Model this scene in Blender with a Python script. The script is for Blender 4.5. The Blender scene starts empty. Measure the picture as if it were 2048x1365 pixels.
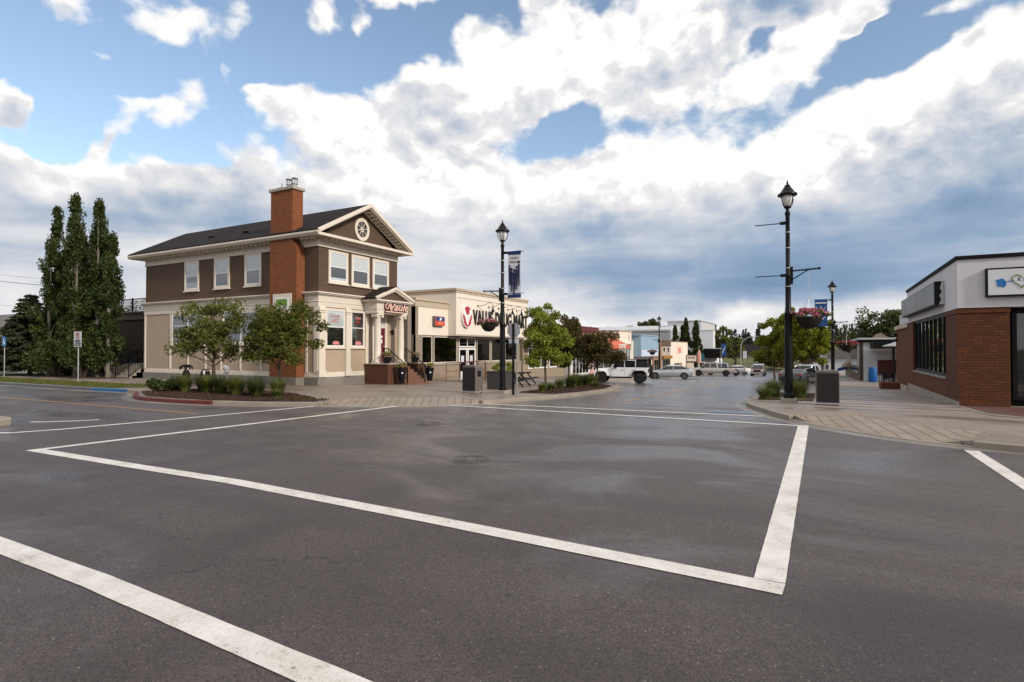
import bpy, bmesh, math, random
import numpy as np
from mathutils import Vector, Matrix, noise
R = math.radians
rnd = random.Random(7)
sc = bpy.context.scene
col = sc.collection

# ---------------------------------------------------------------- camera
cam_d = bpy.data.cameras.new('camera')
cam = bpy.data.objects.new('camera', cam_d)
col.objects.link(cam)
cam_d.sensor_width = 36.0
cam_d.lens = 36.0 * 1138 / 2048
cam_d.clip_start = 0.1
cam_d.clip_end = 3000
cam.location = (0, 0, 2.0)
cam.rotation_euler = (R(90 + 0.88), 0, R(28.427))
sc.camera = cam

# ---------------------------------------------------------------- exposure, sun, sky
sc.view_settings.view_transform = 'Standard'
sc.view_settings.look = 'None'
sc.view_settings.exposure = 0.0
sc.view_settings.gamma = 1.0
SUN_EL, SUN_AZ = 27.0, 103.0          # azimuth clockwise from +Y
sun_d = bpy.data.lights.new('sun', 'SUN')
sun_d.energy = 3.1
sun_d.angle = R(7)
sun_d.color = (1.0, 0.90, 0.78)
sun = bpy.data.objects.new('sun', sun_d)
col.objects.link(sun)
sun.rotation_euler = (R(90 - SUN_EL), 0, R(-SUN_AZ) + math.pi)

world = bpy.data.worlds.new('World')
sc.world = world
world.use_nodes = True
nt = world.node_tree
for n in list(nt.nodes):
    nt.nodes.remove(n)

class NB:
    """tiny node helper"""
    def __init__(s, t): s.t = t
    def new(s, typ, **kw):
        n = s.t.nodes.new(typ)
        for k, v in kw.items(): setattr(n, k, v)
        return n
    def put(s, inp, v):
        if v is None: return
        if isinstance(v, bpy.types.NodeSocket): s.t.links.new(v, inp)
        else: inp.default_value = v
    def m(s, op, a, b=None, c=None, clamp=False):
        n = s.new('ShaderNodeMath', operation=op); n.use_clamp = clamp
        s.put(n.inputs[0], a)
        if b is not None: s.put(n.inputs[1], b)
        if c is not None: s.put(n.inputs[2], c)
        return n.outputs[0]
    def v(s, op, a, b=None):
        n = s.new('ShaderNodeVectorMath', operation=op)
        s.put(n.inputs[0], a)
        if b is not None: s.put(n.inputs[3 if op == 'SCALE' else 1], b)
        return n.outputs[1] if op in ('LENGTH', 'DOT_PRODUCT', 'DISTANCE') else n.outputs[0]
    def noise(s, vec, scale, detail=4, rough=0.5, dist=0.0, dim='3D'):
        n = s.new('ShaderNodeTexNoise'); n.noise_dimensions = dim
        s.put(n.inputs['Vector'], vec)
        n.inputs['Scale'].default_value = scale
        n.inputs['Detail'].default_value = detail
        n.inputs['Roughness'].default_value = rough
        n.inputs['Distortion'].default_value = dist
        return n.outputs['Fac']
    def rng(s, x, a, b, c=0.0, d=1.0, smooth=False):
        n = s.new('ShaderNodeMapRange')
        if smooth: n.interpolation_type = 'SMOOTHSTEP'
        s.put(n.inputs[0], x)
        for i, q in enumerate((a, b, c, d)): s.put(n.inputs[i + 1], q)
        return n.outputs[0]
    def mix(s, f, a, b, mode='MIX'):
        n = s.new('ShaderNodeMix', data_type='RGBA', blend_type=mode)
        s.put(n.inputs[0], f)
        for i, q in ((6, a), (7, b)):
            if isinstance(q, tuple) and len(q) == 3: q = q + (1,)
            s.put(n.inputs[i], q)
        return n.outputs[2]
    def ramp(s, f, stops, interp='LINEAR'):
        n = s.new('ShaderNodeValToRGB'); n.color_ramp.interpolation = interp
        e = n.color_ramp.elements
        while len(e) < len(stops): e.new(0.5)
        for q, (p, c) in zip(e, stops):
            q.position = p; q.color = tuple(c) + ((1,) if len(c) == 3 else ())
        s.put(n.inputs[0], f)
        return n.outputs[0]
    def comb(s, x=0.0, y=0.0, z=0.0):
        n = s.new('ShaderNodeCombineXYZ')
        for i, q in enumerate((x, y, z)): s.put(n.inputs[i], q)
        return n.outputs[0]
    def sep(s, v):
        n = s.new('ShaderNodeSeparateXYZ'); s.put(n.inputs[0], v); return n.outputs

# clouds as a function of the direction one looks in: (azimuth, elevation) in degrees, radii, tilt, amount
COVER = [
    (-68.9, 21.3, 15.6, 6.1, 0, -1.9),
    (-53.3, 26.5, 13.7, 5.3, 0, -1.5),
    (-40.1, 27.7, 9.2, 4.3, 0, -1.3),
    (-32.2, 30.7, 7.5, 2.6, 0, -0.8),
    (-23.8, 20.8, 5.3, 2.1, 14, -2.3),
    (-26.6, 31.6, 8.1, 1.6, 0, -0.9),
    (4.7, 24.5, 8.9, 2.9, -8, -1.5),
    (9.4, 24.8, 6.0, 2.6, 0, -1.2),
    (-5.8, 26.2, 2.6, 1.0, 20, -1.5),
    (-21.0, 31.6, 6.5, 1.1, 0, -0.6),
    (-67.7, 16.8, 10.1, 1.4, 0, -0.6),
    (-59.8, 26.4, 4.4, 2.1, 0, 2.08),
    (-67.1, 25.0, 2.8, 2.1, 0, 1.6),
    (-63.2, 20.2, 3.1, 0.9, -5, 1.36),
    (-59.6, 21.1, 3.0, 0.7, 8, 1.12),
    (-45.8, 28.4, 2.0, 1.4, 20, 1.52),
    (-70.6, 18.0, 0.9, 1.5, 0, 2.08),
    (-64.7, 17.2, 0.9, 1.9, -25, 1.6),
    (-59.4, 22.6, 1.9, 1.0, 20, 1.52),
    (-41.6, 31.1, 5.8, 1.1, 0, 1.76),
    (-31.4, 29.5, 2.6, 1.8, 0, 1.76),
    (1.7, 26.1, 4.7, 2.0, 15, 2.32),
    (-24.8, 31.3, 4.0, 1.3, 0, 1.52),
    (-54.2, 28.2, 2.5, 1.3, 0, 1.28),
    (-56.4, 24.1, 1.0, 1.2, 0, 1.44),
    (-10.0, 27.9, 10.9, 2.9, 5, 1.3),
    (6.0, 20.4, 9.7, 2.0, 10, 1.4),
    (13.3, 21.6, 2.5, 2.6, 30, 1.6),
    (-65.8, 14.6, 11.6, 1.5, 0, 1),
    (-49.0, 21.9, 6.6, 2.0, 0, 1.2),
    (-52.0, 22.7, 2.6, 1.6, 0, 1),
    (-37.2, 23.8, 10.8, 2.3, 0, 1.2),
    (-24.6, 26.7, 8.0, 2.4, 0, 1),
    (11.0, 25.5, 2.7, 0.8, 0, 1.5),
    (2.4, 15.7, 11.2, 2.4, 0, 1.2),
    (-61.0, 12.6, 14.4, 2.4, 0, 1),
    (-34.7, 18.0, 12.8, 2.7, 0, 0.7),
    (5.8, 26.8, 2.1, 0.7, 0, 1.6),
    (-49.0, 27.4, 0.8, 0.4, 0, 1.5),
    (-64.4, 23.1, 0.9, 0.5, 0, 1.7),
    (-42.5, 28.4, 0.8, 1.1, 0, 1.5),
    (-53.7, 23.4, 1.7, 0.5, 0, 1.2),
    (-68.9, 20.3, 1.2, 0.5, 0, 0.8),
]
SHADE = [
    (-54.1, 17.7, 5.8, 2.9, 0, -0.26),
    (-62.7, 11.1, 11.8, 1.8, 0, -0.22),
    (-67.6, 7.0, 9.8, 1.5, 0, -0.24),
    (-50.7, 12.4, 11.2, 2.2, 0, -0.18),
    (-37.2, 22.1, 4.0, 2.3, 0, -0.26),
    (-15.2, 25.4, 6.2, 3.5, 0, -0.18),
    (-3.0, 28.9, 5.0, 2.3, 0, -0.6),
    (-13.3, 10.6, 13.9, 3.3, 0, -0.25),
    (-17.2, 6.4, 17.0, 2.7, 0, -0.27),
    (7.0, 8.6, 13.5, 4.0, 5, -0.38),
    (12.3, 11.0, 5.8, 2.2, 8, -0.34),
    (11.8, 16.9, 5.3, 4.2, 0, -0.16),
    (3.1, 15.2, 10.3, 3.2, 0, -0.06),
    (-7.9, 6.6, 14.0, 2.8, 0, -0.34),
    (4.1, 4.2, 15.1, 1.9, 0, -0.3),
    (-12.4, 19.6, 4.7, 2.6, 0, -0.18),
    (-69.4, 10.2, 5.8, 1.5, 0, -0.14),
    (-22.1, 11.4, 7.0, 1.9, 0, -0.14),
    (-20.6, 17.9, 5.9, 1.8, 0, -0.12),
    (-27.1, 23.0, 3.5, 1.7, 0, -0.12),
    (-66.5, 25.1, 2.8, 1.9, 0, -0.16),
    (-43.5, 21.4, 9.8, 4.1, 0, 0.24),
    (-24.6, 27.5, 10.0, 2.7, 0, 0.34),
    (-12.3, 29.0, 5.6, 2.2, 0, 0.34),
    (-5.6, 21.4, 12.8, 3.6, 8, 0.34),
    (-34.7, 15.7, 11.8, 4.1, 0, 0.16),
    (-10.1, 2.4, 24.3, 1.4, 0, 0.24),
    (-22.1, 5.0, 8.9, 1.7, 0, 0.28),
    (7.7, 20.9, 9.3, 2.1, 8, 0.34),
    (-67.6, 14.6, 9.2, 2.0, 0, 0.24),
    (-29.6, 25.5, 8.1, 2.8, 0, 0.16),
    (-52.3, 2.3, 31.7, 1.6, 0, 0.1),
    (2.4, 18.7, 11.9, 2.3, 8, 0.28),
    (0.6, 26.0, 5.0, 2.3, 0, 0.4),
    (-60.0, 26.1, 4.8, 2.4, 0, 0.34),
    (-14.7, 17.6, 9.5, 2.7, 10, 0.2),
]

def cloud_group(name, blobs, base):
    g = bpy.data.node_groups.new(name, 'ShaderNodeTree')
    g.interface.new_socket('P', in_out='INPUT', socket_type='NodeSocketVector')
    g.interface.new_socket('Value', in_out='OUTPUT', socket_type='NodeSocketFloat')
    b = NB(g)
    gi, go = b.new('NodeGroupInput'), b.new('NodeGroupOutput')
    acc = None
    for (a, e, ra, re, rot, amp) in blobs:
        mp = b.new('ShaderNodeMapping'); mp.vector_type = 'TEXTURE'
        b.put(mp.inputs['Vector'], gi.outputs[0])
        mp.inputs['Location'].default_value = (a, e, 0)
        mp.inputs['Rotation'].default_value = (0, 0, R(rot))
        mp.inputs['Scale'].default_value = (ra, re, 1)
        d = b.v('LENGTH', mp.outputs[0])
        w = b.rng(d, 0.0, 1.75, amp, 0.0, True)
        acc = w if acc is None else b.m('ADD', acc, w)
    out = b.m('ADD', acc, base)
    b.put(go.inputs[0], out)
    return g

b = NB(nt)
tc = b.new('ShaderNodeTexCoord')
dirv = b.v('NORMALIZE', tc.outputs['Generated'])
sx = b.sep(dirv)
az = b.m('MULTIPLY', b.m('ARCTAN2', sx[0], sx[1]), 57.29578)
el = b.m('MULTIPLY', b.m('ARCSINE', sx[2]), 57.29578)
# wobble so that the banks get ragged outlines
nz1 = b.noise(dirv, 5.0, 4, 0.6)
nz2 = b.noise(b.v('ADD', dirv, (3.1, 1.7, 5.2)), 5.0, 4, 0.6)
azw = b.m('ADD', az, b.m('MULTIPLY', b.m('SUBTRACT', nz1, 0.5), 12.0))
elw = b.m('ADD', el, b.m('MULTIPLY', b.m('SUBTRACT', nz2, 0.5), 8.0))
P = b.comb(azw, elw, 0.0)

gC = cloud_group('cloud_cover', COVER, 0.85)
gS = cloud_group('cloud_shade', SHADE, 0.76)
def grp(g, p):
    n = b.new('ShaderNodeGroup'); n.node_tree = g; b.put(n.inputs[0], p); return n.outputs[0]
cover = b.m('ADD', grp(gC, P), b.rng(el, 8.0, 17.0, 1.3, 0.0, True))
shade0 = grp(gS, P)

def puffs(vec):
    """billowy fbm: noise plus inverted smooth voronoi lumps at three sizes"""
    w = b.v('ADD', vec, b.v('SCALE', b.v('SUBTRACT', b.new_noise_col(vec), (0.5, 0.5, 0.5)), 0.06))
    tot = b.m('MULTIPLY', b.noise(w, 8.0, 8, 0.62), 0.95)
    for sc_, am in ((9.0, 0.28), (23.0, 0.16)):
        v = b.new('ShaderNodeTexVoronoi'); v.feature = 'F1'
        v.inputs['Scale'].default_value = sc_
        b.put(v.inputs['Vector'], w)
        tot = b.m('ADD', tot, b.m('MULTIPLY', b.m('SUBTRACT', 0.45, v.outputs['Distance']), am))
    return tot
def _nc(vec):
    n = b.new('ShaderNodeTexNoise'); b.put(n.inputs['Vector'], vec)
    n.inputs['Scale'].default_value = 12.0; n.inputs['Detail'].default_value = 3
    return n.outputs['Color']
b.new_noise_col = _nc
stretch = b.v('MULTIPLY', dirv, (1.0, 1.0, 1.35))
f0 = puffs(stretch)
f1 = puffs(b.v('ADD', stretch, (0.012, -0.004, 0.030)))      # a step towards the light
dens = b.m('ADD', cover, b.m('MULTIPLY', b.m('SUBTRACT', f0, 0.47), 3.6))
alpha = b.rng(dens, -0.05, 0.75, 0, 1, True)
# streaky veil for the flat grey layer low in the sky
st = b.v('MULTIPLY', dirv, (1.0, 1.0, 7.0))
streak = b.noise(st, 3.2, 5, 0.55, 0.6)
relief = b.m('MULTIPLY', b.m('SUBTRACT', f0, f1), 1.9)
lowf = b.rng(el, 6.0, 19.0, 0.0, 1.0, True)
big = b.noise(stretch, 4.0, 3, 0.5)
edge = b.rng(dens, 0.1, 1.7, 0.30, 0.0, True)
shade = b.m('ADD', shade0, b.m('MULTIPLY', relief, lowf))
shade = b.m('ADD', shade, b.m('MULTIPLY', edge, lowf))
shade = b.m('ADD', shade, b.m('MULTIPLY', b.m('SUBTRACT', big, 0.5), 0.24))
shade = b.m('ADD', shade, b.m('MULTIPLY', b.m('MULTIPLY', b.m('SUBTRACT', streak, 0.5), 0.85), b.m('SUBTRACT', 1.0, b.m('MULTIPLY', lowf, 0.8))))
ccol = b.ramp(shade, [(0.0, (0.22, 0.34, 0.51)), (0.25, (0.33, 0.45, 0.62)), (0.5, (0.54, 0.61, 0.72)),
                      (0.72, (0.76, 0.78, 0.83)), (0.90, (0.93, 0.925, 0.935)), (1.0, (1.12, 1.10, 1.08))])
sky = b.new('ShaderNodeTexSky'); sky.sky_type = 'NISHITA'
sky.sun_disc = False
sky.sun_elevation = R(SUN_EL)
sky.sun_rotation = R(SUN_AZ)
sky.air_density = 1.0; sky.dust_density = 0.6; sky.ozone_density = 2.0
bg1 = b.new('ShaderNodeBackground'); b.put(bg1.inputs[0], b.mix(1.0, sky.outputs[0], (1.80, 1.62, 1.45), 'MULTIPLY')); bg1.inputs[1].default_value = 0.13
bg2 = b.new('ShaderNodeBackground'); b.put(bg2.inputs[0], ccol); bg2.inputs[1].default_value = 0.92
mx = b.new('ShaderNodeMixShader')
b.put(mx.inputs[0], alpha)
nt.links.new(bg1.outputs[0], mx.inputs[1]); nt.links.new(bg2.outputs[0], mx.inputs[2])
wo = b.new('ShaderNodeOutputWorld')
nt.links.new(mx.outputs[0], wo.inputs[0])
world.cycles.sampling_method = 'MANUAL'
world.cycles.sample_map_resolution = 512

sc.cycles.max_bounces = 6
sc.cycles.diffuse_bounces = 3
sc.cycles.glossy_bounces = 3
sc.cycles.transmission_bounces = 4
sc.cycles.transparent_max_bounces = 12
sc.cycles.caustics_reflective = False
sc.cycles.caustics_refractive = False
sc.cycles.use_denoising = True

# ---------------------------------------------------------------- materials
M = {}
def newmat(name):
    m = bpy.data.materials.new(name); m.use_nodes = True
    t = m.node_tree; b = NB(t)
    return m, b, t.nodes['Principled BSDF'], t.nodes['Material Output']
def obj_co(b):
    return b.new('ShaderNodeTexCoord').outputs['Object']
def bumpit(b, p, h, strength=0.3, dist=0.02):
    n = b.new('ShaderNodeBump'); n.inputs['Strength'].default_value = strength
    n.inputs['Distance'].default_value = dist
    b.put(n.inputs['Height'], h); b.put(p.inputs['Normal'], n.outputs[0])
def plain(key, c, rough=0.6, metal=0.0, var=0.12, scale=3.0, bump=0.0, bscale=60.0, spec=0.3, coat=0.0):
    """a painted or natural surface: colour with soft large blotches and fine grain, slightly uneven gloss"""
    m, b, p, o = newmat(key)
    co = obj_co(b)
    n = b.noise(co, scale, 5, 0.6)
    n2 = b.noise(co, scale * 11, 3, 0.6)
    f = b.m('ADD', b.m('MULTIPLY', n, 0.7), b.m('MULTIPLY', n2, 0.3))
    lo = tuple(x * (1 - var) for x in c); hi = tuple(min(1, x * (1 + var)) for x in c)
    b.put(p.inputs['Base Color'], b.mix(b.rng(f, 0.3, 0.7), lo, hi))
    b.put(p.inputs['Roughness'], b.rng(n, 0.3, 0.7, max(0.02, rough - 0.06), min(1, rough + 0.06)))
    p.inputs['Metallic'].default_value = metal
    p.inputs['Specular IOR Level'].default_value = spec
    if coat: p.inputs['Coat Weight'].default_value = coat; p.inputs['Coat Roughness'].default_value = 0.04
    if bump: bumpit(b, p, b.noise(co, bscale, 3, 0.6), bump, 0.01)
    M[key] = m
    return m
plain('cream_trim', (0.68, 0.61, 0.52), 0.5, var=0.06)
plain('cream_wall', (0.74, 0.66, 0.57), 0.85, var=0.05, bump=0.15, bscale=120)
plain('tan_cap', (0.46, 0.38, 0.29), 0.6, var=0.08)
plain('tan_stucco', (0.40, 0.345, 0.28), 0.85, var=0.07, bump=0.15)  # stucco of an even darker tan, for bands, copings and walls
plain('white_paint', (0.78, 0.77, 0.75), 0.45, var=0.04)
plain('white_stucco', (0.60, 0.59, 0.61), 0.85, var=0.05, bump=0.12)
plain('blind_white', (0.90, 0.93, 0.95), 0.7, var=0.03)
plain('black_metal', (0.006, 0.006, 0.007), 0.42, var=0.2, spec=0.18)
plain('black_flat', (0.008, 0.008, 0.008), 0.8, var=0.2, spec=0.15)
plain('dark_interior', (0.022, 0.021, 0.022), 0.8, var=0.4, scale=1.2)
plain('bronze_metal', (0.022, 0.017, 0.018), 0.55, var=0.12, spec=0.2)
plain('bin_side', (0.13, 0.108, 0.10), 0.5, var=0.08)
plain('grey_metal', (0.30, 0.31, 0.32), 0.4, metal=0.7, var=0.08)
plain('galvanised', (0.42, 0.43, 0.44), 0.45, metal=0.6, var=0.1)
plain('sign_back', (0.36, 0.37, 0.40), 0.5, metal=0.3, var=0.06)
plain('red_paint', (0.22, 0.030, 0.028), 0.4, var=0.1)
plain('rail_red', (0.16, 0.045, 0.035), 0.5, var=0.15)
plain('door_red', (0.13, 0.010, 0.018), 0.35, var=0.1)
plain('concrete', (0.30, 0.265, 0.225), 0.8, var=0.14, scale=1.5, bump=0.2)
plain('foundation_grey', (0.20, 0.185, 0.165), 0.8, var=0.28, scale=1.1, bump=0.3, bscale=30)
plain('kerb_stone', (0.27, 0.235, 0.195), 0.75, var=0.2, scale=1.3, bump=0.2)
plain('kerb_red', (0.13, 0.026, 0.024), 0.6, var=0.35, scale=2.0, bump=0.2)
plain('kerb_blue', (0.015, 0.12, 0.28), 0.6, var=0.3, scale=2.5, bump=0.2)
plain('kerb_dark', (0.10, 0.11, 0.13), 0.55, var=0.3, scale=1.2, bump=0.2)
plain('bark', (0.085, 0.062, 0.045), 0.9, var=0.3, scale=6, bump=0.6, bscale=25)
plain('bark_pale', (0.17, 0.155, 0.125), 0.9, var=0.3, scale=5, bump=0.4, bscale=22)
plain('pot_black', (0.007, 0.007, 0.012), 0.35, var=0.15, spec=0.25)
plain('soil', (0.035, 0.022, 0.016), 0.95, var=0.3, scale=12)
plain('rubber', (0.018, 0.018, 0.018), 0.8, var=0.15)
plain('rim_alloy', (0.34, 0.34, 0.36), 0.3, metal=0.85, var=0.08)
plain('rim_dark', (0.06, 0.06, 0.065), 0.35, metal=0.7, var=0.08)
plain('car_white', (0.88, 0.89, 0.92), 0.22, var=0.02, coat=1.0)
plain('car_silver', (0.52, 0.53, 0.55), 0.25, metal=0.55, var=0.02, coat=1.0)
plain('car_champagne', (0.50, 0.47, 0.44), 0.28, metal=0.45, var=0.03, coat=1.0)
plain('car_maroon', (0.12, 0.035, 0.035), 0.25, metal=0.3, var=0.05, coat=1.0)
plain('car_charcoal', (0.05, 0.052, 0.065), 0.18, metal=0.5, var=0.04, coat=1.0)
plain('car_black', (0.012, 0.012, 0.014), 0.2, var=0.1, coat=1.0)
plain('plastic_black', (0.010, 0.010, 0.011), 0.65, var=0.15, spec=0.15)
plain('lamp_clear', (0.72, 0.72, 0.70), 0.12, var=0.03)
plain('lamp_amber', (0.42, 0.07, 0.03), 0.2, var=0.05)
plain('plate_white', (0.62, 0.63, 0.66), 0.4, var=0.04)
plain('blue_plastic', (0.01, 0.10, 0.32), 0.4, var=0.08)
plain('sign_blue', (0.012, 0.055, 0.21), 0.45, var=0.06)
plain('bright_blue', (0.01, 0.16, 0.47), 0.45, var=0.05)
plain('navy_cloth', (0.012, 0.030, 0.12), 0.8, var=0.1)
plain('banner_cloth', (0.60, 0.60, 0.64), 0.8, var=0.05)
plain('banner_blue', (0.025, 0.075, 0.23), 0.75, var=0.12, scale=2)
plain('ink_navy', (0.016, 0.020, 0.065), 0.8, var=0.25)
plain('letter_black', (0.010, 0.010, 0.011), 0.35, var=0.2)
plain('letter_rose', (0.80, 0.50, 0.42), 0.4, var=0.04)
plain('letter_brown', (0.07, 0.030, 0.022), 0.5, var=0.1)
plain('letter_red', (0.40, 0.05, 0.035), 0.5, var=0.1)
plain('letter_pink', (0.60, 0.22, 0.22), 0.5, var=0.1)
plain('logo_red', (0.42, 0.035, 0.055), 0.35, var=0.05)
plain('post_orange', (0.62, 0.075, 0.025), 0.4, var=0.05)
plain('orange_awning', (0.52, 0.13, 0.075), 0.7, var=0.08)
plain('salmon', (0.55, 0.30, 0.26), 0.8, var=0.06)
plain('powder_blue', (0.26, 0.38, 0.49), 0.7, var=0.08, scale=1)
plain('pale_blue', (0.52, 0.60, 0.70), 0.7, var=0.04)
plain('teal', (0.02, 0.15, 0.17), 0.6, var=0.1)
plain('leaf_logo_green', (0.14, 0.25, 0.03), 0.5, var=0.08)
plain('grey_cladding', (0.34, 0.35, 0.36), 0.6, var=0.04, scale=0.3)
plain('grey_light', (0.50, 0.51, 0.53), 0.7, var=0.04, scale=0.3)
plain('white_wall', (0.66, 0.67, 0.70), 0.8, var=0.04, scale=0.4)
plain('mauve_wall', (0.13, 0.10, 0.095), 0.8, var=0.08)
plain('maroon_panel', (0.11, 0.03, 0.03), 0.7, var=0.1)
plain('mud_brown', (0.10, 0.07, 0.05), 0.7, var=0.15)
plain('ochre', (0.30, 0.15, 0.02), 0.7, var=0.1)
plain('pink_fur', (0.55, 0.16, 0.26), 0.8, var=0.35, scale=9)
plain('wood_dark', (0.018, 0.014, 0.014), 0.65, var=0.2, spec=0.2)
plain('brushed_sign', (0.12, 0.108, 0.095), 0.35, metal=0.4, var=0.45, scale=0.9)
plain('tarp_white', (0.72, 0.73, 0.76), 0.6, var=0.08, scale=2)
plain('pale_stone', (0.36, 0.32, 0.27), 0.8, var=0.1)
plain('grey_box', (0.048, 0.046, 0.046), 0.65, var=0.15)
plain('cast_iron', (0.10, 0.085, 0.080), 0.38, metal=0.5, var=0.3, scale=8)

def glass_mat(key, tint=(0.92, 0.96, 0.97), keep=0.98, rough=0.02, extra=0.09):
    m, b, p, o = newmat(key)
    m.node_tree.nodes.remove(p)
    tr = b.new('ShaderNodeBsdfTransparent'); tr.inputs[0].default_value = tuple(x * keep for x in tint) + (1,)
    gl = b.new('ShaderNodeBsdfGlossy'); gl.inputs['Roughness'].default_value = rough
    gl.inputs['Color'].default_value = (1, 1, 1, 1)
    co = obj_co(b)
    bm = b.new('ShaderNodeBump'); bm.inputs['Strength'].default_value = 0.05; bm.inputs['Distance'].default_value = 0.03
    b.put(bm.inputs['Height'], b.noise(co, 1.1, 2, 0.5)); b.put(gl.inputs['Normal'], bm.outputs[0])
    fr = b.new('ShaderNodeFresnel'); fr.inputs[0].default_value = 1.55
    f = b.m('ADD', b.m('MULTIPLY', fr.outputs[0], 1.7), extra, clamp=True)
    mx = b.new('ShaderNodeMixShader'); b.put(mx.inputs[0], f)
    m.node_tree.links.new(tr.outputs[0], mx.inputs[1]); m.node_tree.links.new(gl.outputs[0], mx.inputs[2])
    m.node_tree.links.new(mx.outputs[0], o.inputs[0])
    M[key] = m
glass_mat('window_glass')
glass_mat('dark_glass', (0.3, 0.32, 0.34), 0.35, 0.02, 0.03)
glass_mat('ribbon_glass', (0.6, 0.62, 0.66), 0.8, 0.03, 0.22)
plain('car_glass', (0.010, 0.012, 0.014), 0.06, var=0.1, spec=0.9)

def lap_siding(key, c, pitch=0.13, vert=False, var=0.10):
    m, b, p, o = newmat(key)
    co = obj_co(b); s = b.sep(co)
    h = b.m('ADD', s[0], s[1]) if vert else s[2]
    fr = b.m('FRACT', b.m('DIVIDE', h, pitch))
    line = b.rng(fr, 0.0, 0.12, 0.0, 1.0)
    n = b.noise(b.v('MULTIPLY', co, (1, 1, 5)), 1.6, 5, 0.6)
    cc = b.mix(b.rng(n, 0.3, 0.7), tuple(x * (1 - var) for x in c), tuple(x * (1 + var) for x in c))
    b.put(p.inputs['Base Color'], b.mix(b.rng(line, 0, 1, 0.35, 0.0), cc, tuple(x * 0.35 for x in c)))
    p.inputs['Roughness'].default_value = 0.7
    p.inputs['Specular IOR Level'].default_value = 0.2
    bumpit(b, p, b.m('ADD', b.m('MULTIPLY', fr, 1.0), b.m('MULTIPLY', b.noise(co, 60, 2, 0.5), 0.1)), 0.5, 0.015)
    M[key] = m
lap_siding('brown_siding', (0.102, 0.066, 0.046), 0.16)
lap_siding('beige_siding', (0.42, 0.33, 0.245), 0.14, var=0.05)
lap_siding('cream_boards', (0.66, 0.59, 0.505), 0.26, var=0.04)
lap_siding('annex_siding', (0.17, 0.135, 0.10), 0.16)
lap_siding('grey_ribbed', (0.34, 0.35, 0.36), 0.30, True, 0.04)
lap_siding('pale_ribbed', (0.52, 0.53, 0.55), 0.35, True, 0.04)
lap_siding('white_fence_boards', (0.70, 0.70, 0.70), 0.18, True, 0.04)

def shingles(key, c, pitch=0.16):
    m, b, p, o = newmat(key)
    co = obj_co(b); s = b.sep(co)
    fr = b.m('FRACT', b.m('DIVIDE', s[2], pitch * 0.42))
    v = b.new('ShaderNodeTexVoronoi'); b.put(v.inputs['Vector'], b.v('MULTIPLY', co, (3, 3, 14))); v.inputs['Scale'].default_value = 1.0
    cell = b.sep(v.outputs['Color'])[0]
    n = b.noise(co, 0.8, 4, 0.6)
    f = b.m('ADD', b.m('MULTIPLY', cell, 0.5), b.m('MULTIPLY', n, 0.5))
    cc = b.mix(b.rng(f, 0.2, 0.8), tuple(x * 0.7 for x in c), tuple(x * 1.35 for x in c))
    b.put(p.inputs['Base Color'], b.mix(b.rng(fr, 0, 0.15, 0.5, 0), cc, tuple(x * 0.4 for x in c)))
    p.inputs['Roughness'].default_value = 0.9
    p.inputs['Specular IOR Level'].default_value = 0.15
    bumpit(b, p, b.m('ADD', fr, b.m('MULTIPLY', b.noise(co, 90, 2, 0.6), 0.4)), 0.4, 0.012)
    M[key] = m
shingles('roof_shingles', (0.021, 0.016, 0.017))
shingles('grey_shingles', (0.16, 0.15, 0.145))
shingles('tan_shingles', (0.24, 0.19, 0.15))

def bricks(key, c1, c2, mortar, bw=0.215, bh=0.075, flat=False, rough=0.8, mort=0.012, offset=0.5):
    m, b, p, o = newmat(key)
    co = obj_co(b); s = b.sep(co)
    uv = b.comb(s[0], s[1], 0.0) if flat else b.comb(b.m('ADD', s[0], s[1]), s[2], 0.0)
    t = b.new('ShaderNodeTexBrick'); b.put(t.inputs['Vector'], uv)
    t.offset = offset
    t.inputs['Scale'].default_value = 1.0
    t.inputs['Brick Width'].default_value = bw; t.inputs['Row Height'].default_value = bh
    t.inputs['Mortar Size'].default_value = mort; t.inputs['Mortar Smooth'].default_value = 0.3
    t.inputs['Bias'].default_value = 0.0
    t.inputs['Color1'].default_value = c1 + (1,); t.inputs['Color2'].default_value = c2 + (1,)
    t.inputs['Mortar'].default_value = mortar + (1,)
    n = b.noise(co, 1.3, 5, 0.6)
    b.put(p.inputs['Base Color'], b.mix(b.rng(n, 0.3, 0.7, 0.0, 0.30), t.outputs['Color'], tuple(x * 0.6 for x in c1)))
    p.inputs['Roughness'].default_value = rough
    p.inputs['Specular IOR Level'].default_value = 0.2
    bumpit(b, p, b.m('ADD', b.m('SUBTRACT', 1.0, t.outputs['Fac']), b.m('MULTIPLY', b.noise(co, 70, 3, 0.6), 0.3)), 0.5, 0.01)
    M[key] = m
bricks('chimney_brick', (0.27, 0.082, 0.030), (0.17, 0.050, 0.020), (0.20, 0.105, 0.055))
bricks('red_brick', (0.150, 0.046, 0.018), (0.110, 0.034, 0.014), (0.115, 0.058, 0.034))
bricks('porch_brick', (0.115, 0.045, 0.026), (0.085, 0.033, 0.020), (0.10, 0.062, 0.042))
bricks('wall_brick', (0.150, 0.052, 0.020), (0.085, 0.030, 0.014), (0.048, 0.027, 0.017), bw=0.30, bh=0.10, mort=0.016)
bricks('tan_brick', (0.34, 0.27, 0.20), (0.29, 0.23, 0.17), (0.26, 0.21, 0.16), bw=0.4, bh=0.12)
bricks('block_wall', (0.30, 0.25, 0.20), (0.27, 0.225, 0.18), (0.22, 0.18, 0.145), bw=0.4, bh=0.2)
bricks('shop_brick', (0.30, 0.15, 0.09), (0.25, 0.12, 0.075), (0.26, 0.16, 0.11))
bricks('step_brick', (0.21, 0.10, 0.065), (0.17, 0.08, 0.05), (0.18, 0.11, 0.08))

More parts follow.
